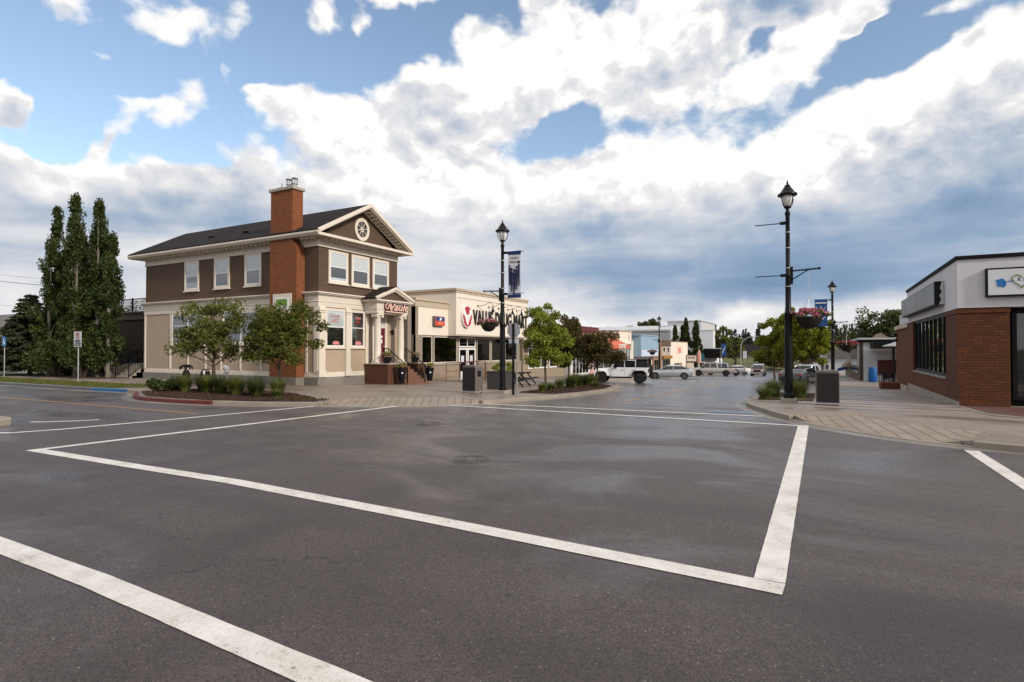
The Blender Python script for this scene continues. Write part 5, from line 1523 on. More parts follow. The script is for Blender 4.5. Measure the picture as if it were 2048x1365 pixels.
# long unlit sign box on the street side
m = MB(); m.box(RX - 0.34, RX - 0.03, 28.5, 39.2, 3.82, 4.78); lb = m.build('long_sign_box', 'black_metal', Rb, bevel=0.01)
m = MB(); m.box(RX - 0.352, RX - 0.341, 28.55, 39.15, 3.86, 4.74); m.build('sign_face', 'brushed_sign', lb)
m = MB(); m.prism([(RX - 0.20, 3.84), (RX - 0.12, 4.05), (RX - 0.18, 4.2), (RX - 0.10, 4.35), (RX - 0.16, 4.5), (RX - 0.10, 4.76), (RX - 0.035, 4.76), (RX - 0.035, 3.84)], 28.485, 28.499); m.build('torn_end_panel', 'grey_light', lb)
# brick pier and small parapet beyond
t = thing('brick_pier_shop', 'narrow brick-fronted shop with a tan ledge behind the brick corner shop', 'shop', (4.45, 41, g(41)))
m = MB(); m.box(4.50, 14, 39.6, 46.0, -1.2, 3.3); m.build('wall', 'red_brick', t)
m = MB(); m.box(4.40, 14.0, 39.58, 46.1, 3.301, 3.55); m.build('ledge', 'tan_cap', t)
m = MB(); m.box(4.7, 14.0, 39.7, 45.9, 3.551, 4.3); m.build('parapet', 'grey_light', t)
m = MB(); m.box(4.36, 4.499, 39.62, 45.9, -1.2, -0.15); m.build('plinth', 'pale_stone', t)
for z in (2.6, 2.95):
    m = MB(); m.box(4.3, 4.5, 45.0, 46.3, z, z + 0.1); m.build('bracket', 'black_metal', t)
# black and white shop with a covered patio
t = thing('patio_cafe', 'white-walled cafe with black roof edge and covered patio', 'cafe', (3.5, 66, g(66)))
gy = g(66)
m = MB(); m.box(3.75, 24, 66, 86, -3.4, 2.75); m.build('side_wall', 'white_wall', t)
m = MB(); m.box(3.45, 3.749, 66.0, 86, -3.4, 2.75); m.build('street_wall', 'mud_brown', t)
m = MB(); m.box(3.3, 24, 65.7, 86.2, 3.001, 3.18); m.build('roof_edge', 'grey_light', t)
m = MB(); m.box(3.35, 24, 65.75, 86, 2.75, 3.0); m.build('roof_band', 'black_flat', t)
m = MB(); m.box(4.3, 14, 61.5, 65.7, 2.10, 2.74); m.build('patio_roof', 'black_flat', t)
for x, y in ((5.85, 61.8), (9.6, 61.8)):
    m = MB(); m.box(x - 0.10, x + 0.10, y - 0.1, y + 0.1, g(y), 2.10); m.build('post', 'black_metal', t)
m = MB(); m.box(4.95, 14, 65.90, 65.99, gy + 0.75, gy + 2.2); m.build('dark_opening', 'maroon_panel', t)
m = MB(); m.box(3.40, 3.449, 69, 84, -0.4, 2.5); m.build('street_glass', 'car_glass', t)
m = MB(); m.box(3.30, 3.44, 66.1, 67.0, 0.3, 2.5); m.build('blade_sign', 'grey_light', t)
m = MB()
for i in range(30): m.bar((4.3 + i * 0.16, 56.0, g(56) + 0.15), (4.3 + i * 0.16, 56.0, g(56) + 1.15), 0.03)
m.bar((4.3, 56.0, g(56) + 1.15), (9.0, 56.0, g(56) + 1.15), 0.06); m.bar((4.3, 56.0, g(56) + 0.25), (9.0, 56.0, g(56) + 0.25), 0.04)
m.build('patio_railing', 'black_metal', t)
t2 = thing('patio_lamp_shade', 'flat pale metal shade hung off the edge of the patio roof', 'lamp', (4.9, 52.6, 2.0))
m = MB(); m.lathe([(0.9, 2.22), (0.95, 2.30), (0.4, 2.48), (0.1, 2.6)], (5.2, 52.9), 18); m.build('shade', 'galvanised', t2, smooth=True)
m = MB(); m.bar((5.2, 52.9, 2.58), (5.3, 54.0, 2.6), 0.05); m.build('arm', 'black_metal', t2)
# little grey gabled house further down
t = thing('gabled_cottage', 'small cottage with a steep tan shingle roof past the cafe', 'house', (4, 90, 0))
m = MB(); m.box(3.2, 12, 88, 96, -3.2, -0.2); m.build('wall', 'pale_stone', t)
m = MB(); m.prism([(2.7, -0.3), (12.5, -0.3), (7.0, 4.2)], 87.5, 96.5); m.build('roof', 'tan_shingles', t)
window(t, 4.3, 88, -2.3, '-y', 1.3, 1.2, sash=0, cols=2, sill=False)
m = MB(); m.prism([(2.1, -0.55), (3.2, -0.1), (3.2, -0.6), (2.1, -0.9)], 88.5, 91); m.build('blue_awning', 'sign_blue', t)

t = thing('pale_house', 'pale sided house seen past the red flower basket', 'house', (2, 126, 0))
m = MB(); m.box(-1.5, 9, 126, 134, -3.2, 0.6); m.build('wall', 'grey_light', t)
m = MB(); m.prism([(-2.2, 0.5), (9.6, 0.5), (3.7, 3.2)], 125.5, 134.5); m.build('roof', 'grey_shingles', t)
window(t, 0.0, 126, -2.0, '-y', 1.6, 1.3, sash=0, cols=2, sill=False)
window(t, 4.0, 126, -2.0, '-y', 1.6, 1.3, sash=0, cols=2, sill=False)

# ---------------------------------------------------------------- foliage helpers
def leaf_cloud(centres, radii, counts, size, seed, flat=0.0, up=0.0, shape=4, stretch=1.0):
    """leaf-sized rhombs scattered through ellipsoids; returns (N*4, 3)"""
    r = np.random.default_rng(seed)
    out = []
    for c, rad, n in zip(centres, radii, counts):
        d = r.normal(size=(n, 3)); d /= np.linalg.norm(d, axis=1)[:, None]
        q = r.random(n) ** 0.45
        p = np.array(c) + d * q[:, None] * np.array(rad)
        a = r.normal(size=(n, 3)); a[:, 2] = a[:, 2] * (1 - flat) + up
        a /= np.linalg.norm(a, axis=1)[:, None]
        b_ = r.normal(size=(n, 3)); b_ -= a * np.sum(a * b_, axis=1)[:, None]; b_ /= np.linalg.norm(b_, axis=1)[:, None]
        s = size * (0.6 + 0.8 * r.random(n))[:, None]
        a = a * s * stretch; b_ = b_ * s * 0.55
        out.append(np.stack([p - a, p - b_ + a * 0.1, p + a, p + b_ + a * 0.1], axis=1).reshape(-1, 3))
    return np.concatenate(out)

def tree(name, label, cat, loc, H, trunk_h, rx, mat, seed, clumps=46, per=150, leaf=0.10, bark='bark', tr=0.09, group=None, top=1.0, ry=None, squash=1.0, gap=0.0, rot=0.0, stems=1, low=0.0):
    """street tree: tapering trunk, forking limbs that reach the leaf clumps, ragged crown"""
    rr = random.Random(seed)
    t = thing(name, label, cat, loc, 0.0, group)
    lx, ly, lz = loc
    ry = ry or rx
    cz = trunk_h + (H - trunk_h) * 0.46; rz = (H - trunk_h) * 0.54
    lob = [(rr.uniform(0, 6.28), rr.uniform(-0.5, 1.0), rr.uniform(0.12, 0.36)) for _ in range(5)]
    cs, rs, ns = [], [], []
    for i in range(clumps):
        a = rr.uniform(0, 2 * math.pi); e = math.asin(rr.uniform(-0.85, 1.0)); q = rr.random() ** 0.5
        f = 1.0
        for (la, le, lf) in lob:
            dd = math.cos(a - la) * math.cos(e) * math.cos(le) + math.sin(e) * math.sin(le)
            if dd > 0.6: f += lf * (dd - 0.6) / 0.4
            elif dd < -0.5: f -= lf * 0.35
        k = math.cos(e) * (1 - 0.25 * max(0, math.sin(e)) * top)
        c = (lx + rx * q * f * k * math.cos(a), ly + ry * q * f * k * math.sin(a), lz + cz + rz * q * f * math.sin(e) * squash)
        if rr.random() < gap: continue
        if q * f > 1.12: continue
        cs.append(c); s_ = rr.uniform(0.17, 0.31) * max(rx, 1.6) * 0.78 + 0.06
        rs.append((s_ * 1.1, s_ * 1.1, s_ * 0.85)); ns.append(int(per * rr.uniform(0.5, 1.3)))
    # trunk and limbs
    m = MB()
    base = [(0, 0, -0.1), (rr.uniform(-.03, .03), rr.uniform(-.03, .03), trunk_h * 0.5), (rr.uniform(-.08, .08), rr.uniform(-.08, .08), trunk_h)]
    for k in range(stems):
        ox, oy = (rr.uniform(-0.3, 0.3), rr.uniform(-0.2, 0.2)) if stems > 1 else (0, 0)
        m.tube([(lx + p[0] + ox * (1 + p[2]), ly + p[1] + oy * (1 + p[2]), lz + p[2]) for p in base], [tr * 1.25, tr, tr * 0.85], 8)
    nl = 7
    tip = Vector((lx + base[-1][0], ly + base[-1][1], lz + trunk_h - 0.05))
    m.tube([tip, tip + Vector((0.05, 0.0, (H - trunk_h) * 0.4)), tip + Vector((-0.05, 0.05, (H - trunk_h) * 0.8))], [tr * 0.7, tr * 0.4, 0.012], 6)
    for c in rr.sample(cs, min(len(cs), 22)):
        c = Vector(c); st = tip + Vector((0, 0, rr.uniform(0.0, 0.45) * (H - trunk_h)))
        if c.z < st.z: st = tip.copy()
        mid = st.lerp(c, 0.5) + Vector((0, 0, -0.06 * (c - st).length + 0.05))
        w_ = tr * rr.uniform(0.28, 0.5)
        m.tube([st, mid, c], [w_, w_ * 0.6, 0.008], 5)
    m.build('trunk', bark, t, smooth=True)
    v = leaf_cloud(cs, rs, ns, leaf, seed)
    raw_mesh('crown', v, 4, mat, t, off=loc)
    return t

def G_(x, y, dz=0.14): return (x, y, g(y) + dz)
# trees on the near bulbs
tree('street_tree', 'dull green street tree with a forked trunk in front of the left lower windows', 'tree', G_(-25.75, 17.3), 4.3, 1.1, 1.95, 'leaves_dull', 11, 62, 165, 0.070, gap=0.03, tr=0.085, top=0.6)
tree('street_tree', 'denser green street tree in front of the brick chimney base', 'tree', G_(-22.55, 18.5), 4.4, 0.95, 1.85, 'leaves_dull2', 23, 74, 240, 0.068, tr=0.075, top=0.9)
tree('street_tree', 'bright fresh green street tree right of the drugstore sign', 'tree', G_(-14.75, 31.6), 5.0, 1.15, 1.5, 'leaves_fresh', 31, 75, 210, 0.075, tr=0.07, top=0.7)
tree('street_tree', 'olive and bronze street tree just right of the bright green tree', 'tree', G_(-16.2, 38.6), 4.7, 1.2, 1.15, 'leaves_bronze', 41, 60, 200, 0.080, tr=0.06)
tree('street_tree', 'low bronze-leaved street tree in front of the white off-road car', 'tree', G_(-12.6, 34.8), 3.45, 1.0, 1.4, 'leaves_bronze', 47, 60, 220, 0.070, tr=0.055, top=0.3)
tree('street_tree', 'bronze-leaved street tree behind the other two bronze trees', 'tree', G_(-15.2, 36.2), 4.1, 1.15, 1.2, 'leaves_bronze', 53, 60, 200, 0.080, tr=0.055)
# right-hand parkway
tree('street_tree', 'yellow-green street tree left of the black lamp post', 'tree', G_(-4.1, 64.0), 6.3, 1.3, 1.9, 'leaves_yellow', 61, 80, 190, 0.115, tr=0.09, top=0.5)
tree('street_tree', 'taller yellow-green street tree right behind the lamp post', 'tree', G_(-2.3, 62.0), 7.0, 1.4, 1.9, 'leaves_yellow', 67, 80, 190, 0.115, tr=0.09, top=0.6)
tree('street_tree', 'yellow-green street tree over the parked dark car', 'tree', G_(-0.6, 61.0), 6.3, 1.5, 1.9, 'leaves_yellow', 71, 80, 190, 0.115, tr=0.09, top=0.5)
tree('street_tree', 'small dark bushy street tree far down the right side', 'tree', G_(-1.8, 92.0), 5.0, 1.2, 2.4, 'leaves_bronze', 73, 40, 110, 0.14, tr=0.09)

# ---------------------------------------------------------------- columnar poplars
def poplar(x, y, H, r, seed, label, group, leaf=0.085, mat='leaves_poplar', z0=None, dens=1.0, tall=1.0):
    rr = random.Random(seed)
    loc = (x, y, g(y) + 0.12 if z0 is None else z0)
    t = thing('poplar', label, 'tree', loc, 0.0, group)
    m = MB(); m.tube([(x, y, loc[2] - 0.1), (x + rr.uniform(-.1, .1), y, loc[2] + H * 0.5), (x + rr.uniform(-.2, .2), y + rr.uniform(-.2, .2), loc[2] + H * 0.93)], [0.14, 0.09, 0.015], 8)
    cs, rs, ns = [], [], []
    N = int(70 * dens * H / 12)
    for i in range(N):
        h = rr.random() ** 0.85
        z = 0.5 + h * (H - 0.5)
        w = r * (1.0 - h ** 2.6) * (0.55 + 0.45 * min(1, h * 4)) + 0.10
        w *= 0.78 + 0.34 * math.sin(h * 17 + seed) * rr.random()
        a = rr.uniform(0, 6.28); q = rr.random() ** 0.5
        c = (x + w * q * math.cos(a), y + w * q * math.sin(a), loc[2] + z)
        cs.append(c); s_ = rr.uniform(0.18, 0.36) * (1 if H > 8 else 0.8)
        rs.append((s_, s_, s_ * 2.0)); ns.append(int(rr.uniform(70, 150)))
        if i % 5 == 0: m.tube([(x, y, max(loc[2] + 0.2, c[2] - 1.5)), ((x + c[0]) / 2 + 0.02, (y + c[1]) / 2, c[2] - 0.6), c], [0.035, 0.02, 0.006], 4)
    m.build('trunk', 'bark_pale', t, smooth=True)
    raw_mesh('crown', leaf_cloud(cs, rs, ns, leaf, seed, up=0.6), 4, mat, t, off=loc)
    return t
gp = 'columnar poplars west of the corner building'
for (x, y, H, r, sd, lb) in ((-49.9, 21.0, 12.5, 0.95, 3, 'tall thin poplar, leftmost spire of the dark clump'),
                             (-48.6, 22.0, 10.6, 1.45, 4, 'stout poplar filling the left of the dark clump'),
                             (-46.9, 20.9, 12.8, 1.20, 5, 'tallest poplar in the centre of the dark clump'),
                             (-45.7, 21.9, 12.0, 1.30, 6, 'poplar just right of the tallest spire'),
                             (-44.0, 21.0, 12.0, 0.85, 8, 'slender poplar spire near the right of the clump'),
                             (-43.1, 21.4, 9.6, 1.05, 9, 'poplar of middle height right of the slender spire'),
                             (-42.5, 20.9, 8.0, 0.80, 10, 'shortest poplar, nearest the low annex'),
                             (-50.3, 21.8, 8.8, 1.15, 12, 'shorter poplar at the left edge of the clump'),
                             (-45.4, 20.3, 10.8, 1.45, 13, 'stocky poplar in front of the tall central ones'),
                             (-48.1, 21.4, 11.6, 1.20, 15, 'poplar filling the gap between the left and the tallest spire'),
                             (-44.9, 21.6, 11.2, 1.10, 16, 'poplar filling the gap left of the slender right spire'),
                             (-48.9, 20.2, 9.6, 1.35, 14, 'stocky poplar in front of the left spire')):
    poplar(x, y, H, r, sd, lb, gp, dens=1.25)
gp2 = 'poplars beside the tall pale building'
for (x, y, H, r, sd, lb) in ((-28.2, 128, 9.8, 1.1, 21, 'dark poplar, leftmost of those before the tall pale building'),
                             (-27.0, 130, 10.0, 1.3, 22, 'broader dark poplar next to the leftmost one by the pale building'),
                             (-26.0, 129, 11.6, 1.0, 23, 'tallest thin poplar before the tall pale building'),
                             (-23.9, 129, 10.8, 1.5, 24, 'dark poplar right of the gap before the tall pale building'),
                             (-23.2, 127, 7.6, 1.7, 25, 'shorter bushy poplar hanging over the projecting shop sign')):
    poplar(x, y, H, r, sd, lb, gp2, leaf=0.17, mat='leaves_poplar', z0=g(y), dens=1.3)

# ---------------------------------------------------------------- spruce and shrubs on the left
def conifer(name, label, x, y, H, r, seed, mat='needles', leaf=0.10, tiers=22, group=None, z0=None):
    rr = random.Random(seed); loc = (x, y, g(y) + 0.13 if z0 is None else z0)
    t = thing(name, label, 'tree', loc, 0.0, group)
    m = MB(); m.tube([(x, y, loc[2] - 0.1), (x, y, loc[2] + H * 0.98)], [0.20 * H / 7, 0.02], 8)
    cs, rs, ns = [], [], []
    for i in range(tiers):
        h = 0.13 + 0.86 * i / tiers
        w = r * (1 - h) ** 0.8 + 0.08
        nb = max(4, int(11 * (1 - h) + 3))
        for k in range(nb):
            a = 2 * math.pi * (k + rr.random() * 0.7) / nb + i
            L = w * rr.uniform(0.72, 1.12)
            drop = 0.18 * L
            st = Vector((x, y, loc[2] + h * H)); en = Vector((x + L * math.cos(a), y + L * math.sin(a), loc[2] + h * H - drop + 0.06 * L))
            m.tube([st, st.lerp(en, 0.5) - Vector((0, 0, drop * 0.35)), en], [0.025, 0.015, 0.005], 4)
            for q in (0.3, 0.5, 0.68, 0.84, 0.98):
                p = st.lerp(en, q) - Vector((0, 0, drop * 0.25))
                cs.append(tuple(p)); rs.append((0.16 * L * 0.8 + 0.08, 0.16 * L * 0.8 + 0.08, 0.055 + 0.02 * L)); ns.append(int(16 + 12 * L))
    m.build('trunk', 'bark', t, smooth=True)
    raw_mesh('crown', leaf_cloud(cs, rs, ns, leaf, seed, flat=0.5, stretch=1.3), 4, mat, t, off=loc)
    return t
conifer('spruce', 'dark spruce with drooping tiers at the left of the poplars', -52.0, 20.3, 6.2, 3.3, 5, leaf=0.12)
def shrub(name, label, loc, rx, rz, mat, seed, n=16, per=150, leaf=0.07, group=None, cat='shrub'):
    rr = random.Random(seed); t = thing(name, label, cat, loc, 0, group)
    m = MB()
    cs = []
    for i in range(n):
        a = rr.uniform(0, 6.28); q = rr.random() ** 0.5
        c = (loc[0] + rx * 0.75 * q * math.cos(a), loc[1] + rx * 0.75 * q * math.sin(a), loc[2] + rz * (0.35 + 0.6 * rr.random() * (1 - 0.5 * q)))
        cs.append(c)
        m.tube([(loc[0] + 0.1 * math.cos(a), loc[1] + 0.1 * math.sin(a), loc[2] - 0.05), c], [0.02, 0.006], 4)
    m.build('stems', 'bark', t)
    rs = [(rx * 0.36, rx * 0.36, rz * 0.30)] * n
    raw_mesh('foliage', leaf_cloud(cs, rs, [per] * n, leaf, seed), 4, mat, t, off=loc)
    return t
shrub('large_shrub', 'olive and rust coloured bushy shrub between the spruce and the poplars', (-50.6, 22.2, 0.15), 2.1, 6.0, 'leaves_shrub', 2, 46, 300, 0.09)
shrub('large_shrub', 'dark green shrub at the foot of the tallest poplar', (-46.8, 19.8, 0.15), 1.5, 2.6, 'leaves_poplar', 6, 26, 200, 0.08)
shrub('large_shrub', 'dark green shrub at the right foot of the poplar clump', (-43.6, 19.9, 0.15), 1.4, 2.9, 'leaves_poplar', 7, 26, 200, 0.08)
shrub('large_shrub', 'dark leafy shrub low between the spruce and the first poplar', (-49.3, 19.9, 0.15), 1.5, 2.2, 'leaves_poplar', 8, 24, 200, 0.08)
shrub('small_shrub', 'small green shrub in front of the white board fence', (-82.5, 28.2, 0.15), 0.9, 1.1, 'leaves_dull', 9, 12, 120, 0.07)

# ornamental grass clumps
def grass_clump(seed, n=420, h=0.75, spread=0.30, w=0.012):
    r = np.random.default_rng(seed)
    a = r.uniform(0, 2 * np.pi, n); rad = spread * 0.45 * np.sqrt(r.random(n))
    base = np.stack([rad * np.cos(a), rad * np.sin(a), np.zeros(n)], 1)
    hh = h * r.uniform(0.55, 1.05, n); lean = spread * r.uniform(0.3, 1.6, n)
    a2 = a + r.normal(0, 0.5, n)
    d = np.stack([np.cos(a2), np.sin(a2)], 1)
    side = np.stack([-d[:, 1], d[:, 0], np.zeros(n)], 1) * w
    qs = []
    ts = (0, 0.4, 0.75, 1.0)
    pts = []
    for t in ts:
        p = base.copy(); p[:, :2] += d * (lean * t ** 2)[:, None]; p[:, 2] = hh * (t - 0.28 * t ** 3 * (lean / spread))
        pts.append(p)
    for i in range(3):
        w0, w1 = (1 - ts[i] * 0.8), (1 - ts[i + 1] * 0.95)
        qs.append(np.stack([pts[i] - side * w0, pts[i] + side * w0, pts[i + 1] + side * w1, pts[i + 1] - side * w1], 1))
    return np.concatenate(qs).reshape(-1, 3)
def grass_proto(name, seed, mat, **k):
    o = raw_mesh(name, grass_clump(seed, **k), 4, mat, None)
    return o
gprot = [grass_proto('grass_clump', 1, 'grass_blades'), grass_proto('grass_clump', 2, 'grass_dark', h=0.7), grass_proto('grass_clump', 3, 'grass_blades', h=0.6, spread=0.36)]
first = [True, True, True]
def place_grass(kind, x, y, s, label, group, rot):
    loc = (x, y, g(y) + 0.14)
    if first[kind]:
        o = gprot[kind]; first[kind] = False; o.location = loc; o.rotation_euler = (0, 0, rot); o.scale = (s, s, s)
        tag(o, label, 'grass clump', group, 'thing')
    else:
        copy_thing(gprot[kind], loc, rot, label, group, s)
gl = 'clumps of ornamental grass along the beds'
spotsL = [(-25.7, 15.5, 0, 1.25, 1), (-24.6, 15.2, 0, 1.3, 0), (-23.9, 15.6, 0, 1.45, 1), (-23.2, 15.3, 0, 1.3, 0), (-22.4, 15.4, 0, 1.45, 1), (-21.7, 15.7, 0, 1.2, 1),
          (-21.0, 15.1, 0, 1.35, 0), (-20.2, 15.4, 0, 1.4, 1), (-19.6, 15.0, 0, 1.2, 1), (-19.0, 15.5, 0, 1.25, 0), (-18.4, 15.0, 0, 0.8, 2)]
names = ['first', 'second', 'third', 'fourth', 'fifth', 'sixth', 'seventh', 'eighth', 'ninth', 'tenth', 'eleventh', 'twelfth', 'thirteenth']
for i, (x, y, _, s, k) in enumerate(spotsL):
    place_grass(k, x, y, s, 'dark grass clump behind the red kerb, %s from the west end of that bed' % names[i], gl, i * 1.3)
spotsM = [(-11.2, 23.6, 0.8, 0), (-11.5, 25.2, 0.9, 2), (-11.9, 27.2, 1.0, 0), (-12.0, 28.8, 1.25, 1), (-12.3, 30.0, 1.2, 0), (-12.5, 31.4, 1.3, 1), (-12.0, 32.4, 1.2, 0), (-12.8, 33.4, 1.3, 1), (-13.2, 35.0, 1.2, 0), (-13.9, 36.4, 1.1, 2), (-11.2, 30.6, 0.8, 2), (-13.6, 33.6, 1.3, 0)]
for i, (x, y, s, k) in enumerate(spotsM):
    place_grass(k, x, y, s, 'grass clump in the bed before the drugstore, %s in order of planting' % names[i] if False else 'grass clump under the bright green and bronze trees, %s from the stop sign' % names[i], gl, i * 0.9 + 0.4)
spotsR = [(-1.95, 24.95, 1.15, 2, 'low spreading yellow-green grass clump left of the tall lamp post'), (-1.75, 26.6, 1.35, 0, 'taller grass clump just behind the low one left of the tall lamp post'), (-0.75, 26.4, 1.35, 0, 'upright grass clump between the tall lamp post and the litter bin'), (-1.2, 28.6, 1.3, 1, 'darker grass clump behind the tall lamp post')]
for i, (x, y, s, k, lb) in enumerate(spotsR): place_grass(k, x, y, s, lb, gl, i * 1.1)
shrub('low_shrub', 'round dark green shrub at the western tip of the red-kerbed bed', (-25.9, 14.9, 0.14), 0.62, 0.62, 'grass_dark', 77, 18, 170, 0.045)
# low ground-cover plants, autumn tinted, at the east end of the bed
v = leaf_cloud([(-18.3 + 0.25 * i, 14.55 + 0.05 * i + 0.12 * math.sin(i * 3), 0.18) for i in range(10)], [(0.22, 0.18, 0.05)] * 10, [70] * 10, 0.035, 5)
o = raw_mesh('ground_cover', v, 4, 'leaves_bronze', None); tag(o, 'low bronze ground cover at the east end of the red-kerbed bed', 'ground cover', None, 'stuff')
def chips(name, poly, n, seed, mat, label):
    r = random.Random(seed)
    xs = [p[0] for p in poly]; ys_ = [p[1] for p in poly]; cs = []
    def inside(x, y):
        c = False
        for i in range(len(poly)):
            (xa, ya), (xb, yb) = poly[i], poly[i - 1]
            if (ya > y) != (yb > y) and x < (xb - xa) * (y - ya) / (yb - ya) + xa: c = not c
        return c
    while len(cs) < n:
        x, y = r.uniform(min(xs), max(xs)), r.uniform(min(ys_), max(ys_))
        if inside(x, y): cs.append((x, y, g(y) + 0.165))
    o = raw_mesh(name, leaf_cloud(cs, [(0.05, 0.05, 0.012)] * n, [3] * n, 0.032, seed, flat=0.8), 4, mat, None)
    tag(o, label, 'mulch', None, 'stuff')
M['chips'] = M['mulch']
chips('bark_chips', bedL, 5200, 3, 'mulch', 'red-brown bark chips in the red-kerbed bed')
chips('bark_chips', bedM, 3600, 4, 'mulch', 'red-brown bark chips in the bed by the stop sign')
chips('rock_mulch', bedR, 1600, 5, 'rock_mulch', 'tan rock mulch round the tall lamp post')
# lawn tufts along the verge edge
r_ = np.random.default_rng(4)
n = 9000
px_ = r_.uniform(-62, -30.3, n); py_ = r_.uniform(15.1, 17.2, n)
a = r_.uniform(0, 6.28, n); h_ = r_.uniform(0.03, 0.085, n)
b0 = np.stack([px_, py_, np.full(n, 0.148)], 1); sd = np.stack([np.cos(a), np.sin(a), np.zeros(n)], 1) * 0.02
tp = b0 + np.stack([r_.normal(0, .02, n), r_.normal(0, .02, n), h_], 1)
o = raw_mesh('grass', np.stack([b0 - sd, b0 + sd, tp + sd * .3, tp - sd * .3], 1).reshape(-1, 3), 4, 'grass_blades', None)
tag(o, 'short mown grass on the kerbside verge', 'grass', None, 'stuff')

# ---------------------------------------------------------------- distant trees
tree('broad_tree', 'wide-spreading green tree behind the patio cafe, left half', 'tree', (6.2, 100, g(100)), 9.6, 3.0, 4.2, 'leaves_far', 81, 60, 120, 0.20, tr=0.25, top=0.2, gap=0.1)
tree('broad_tree', 'tall broad green tree behind the patio cafe beside the brick shop', 'tree', (11.2, 98, g(98)), 10.2, 3.0, 4.6, 'leaves_far', 83, 80, 130, 0.20, tr=0.28, top=0.2)
tree('broad_tree', 'sparse paler tree behind the grey-roofed house', 'tree', (-104, 50, 0), 8.6, 3.0, 5.5, 'leaves_pale', 85, 60, 110, 0.16, tr=0.2, top=0.2)
tree('broad_tree', 'white-blossomed tree above the roof of the grey-roofed house', 'tree', (-92, 50, 0), 9.2, 3.0, 5.6, 'leaves_pale', 87, 70, 120, 0.16, tr=0.2, top=0.2)
tree('broad_tree', 'pale flecked tree between the grey-roofed house and the poplars', 'tree', (-81, 50, 0), 8.6, 3.0, 5.0, 'leaves_pale', 88, 60, 120, 0.16, tr=0.2, top=0.2)
tree('broad_tree', 'round green treetop above the metal hall', 'tree', (-53, 160, -2.7), 12.6, 5.0, 6.5, 'leaves_far', 89, 60, 120, 0.30, tr=0.3, top=0.0, squash=0.8)
tree('broad_tree', 'green treetop behind the roofs left of the far lamp post', 'tree', (-43.0, 165, -2.6), 14.6, 6.0, 3.6, 'leaves_far', 90, 60, 120, 0.32, tr=0.3, top=0.4)
tree('broad_tree', 'dark green tree right of the white tower block', 'tree', (-22.0, 152, -2.8), 10.6, 2.0, 3.4, 'leaves_dull', 91, 60, 120, 0.26, tr=0.3, top=0.6)
tree('broad_tree', 'dark green tree on the lawn edge behind the blue banner', 'tree', (-19.4, 158, -2.6), 7.6, 2.0, 2.8, 'leaves_dull', 92, 50, 120, 0.26, tr=0.3, top=0.6)
shrub('large_shrub', 'dark bronze shrub beside the oncoming maroon car', (-10.3, 152, -2.8), 4.0, 3.6, 'leaves_bronze', 93, 24, 140, 0.25)
tree('broad_tree', 'dark tree right of the pale house down the street', 'tree', (11.5, 138, g(138)), 8.5, 2.0, 4.2, 'leaves_dull', 95, 50, 130, 0.24, tr=0.25, top=0.4)
tree('broad_tree', 'bushy green tree left of the pale house down the street', 'tree', (-3.4, 140, g(140)), 7.0, 1.5, 3.4, 'leaves_far', 96, 50, 130, 0.22, tr=0.22, top=0.4)
tree('broad_tree', 'green tree on the lawn behind the oncoming car', 'tree', (-10.5, 176, g(176)), 8.0, 1.5, 4.4, 'leaves_dull', 97, 50, 130, 0.28, tr=0.25, top=0.4)
# wooded skyline
rr = random.Random(12)
cs, rs, ns = [], [], []
for i in range(270):
    x = rr.uniform(-150, 100); y = 322 + rr.uniform(0, 40)
    H = rr.uniform(7, 14.5); base = g(y) - 0.5
    con = rr.random() < 0.6
    for k in range(8 if con else 6):
        h = (k + 0.5) / (8 if con else 6)
        w = (1.9 * (1 - h) + 0.25) if con else 3.2 * math.sin(math.pi * (0.15 + 0.8 * h))
        cs.append((x + rr.uniform(-.4, .4), y, base + h * H * (1 if con else 0.8))); rs.append((w, w, H / 11)); ns.append(34 if con else 50)
o = raw_mesh('woodland', leaf_cloud(cs, rs, ns, 0.55, 9), 4, 'needles_far', None); tag(o, 'dark mixed wood along the skyline', 'woodland', None, 'stuff')

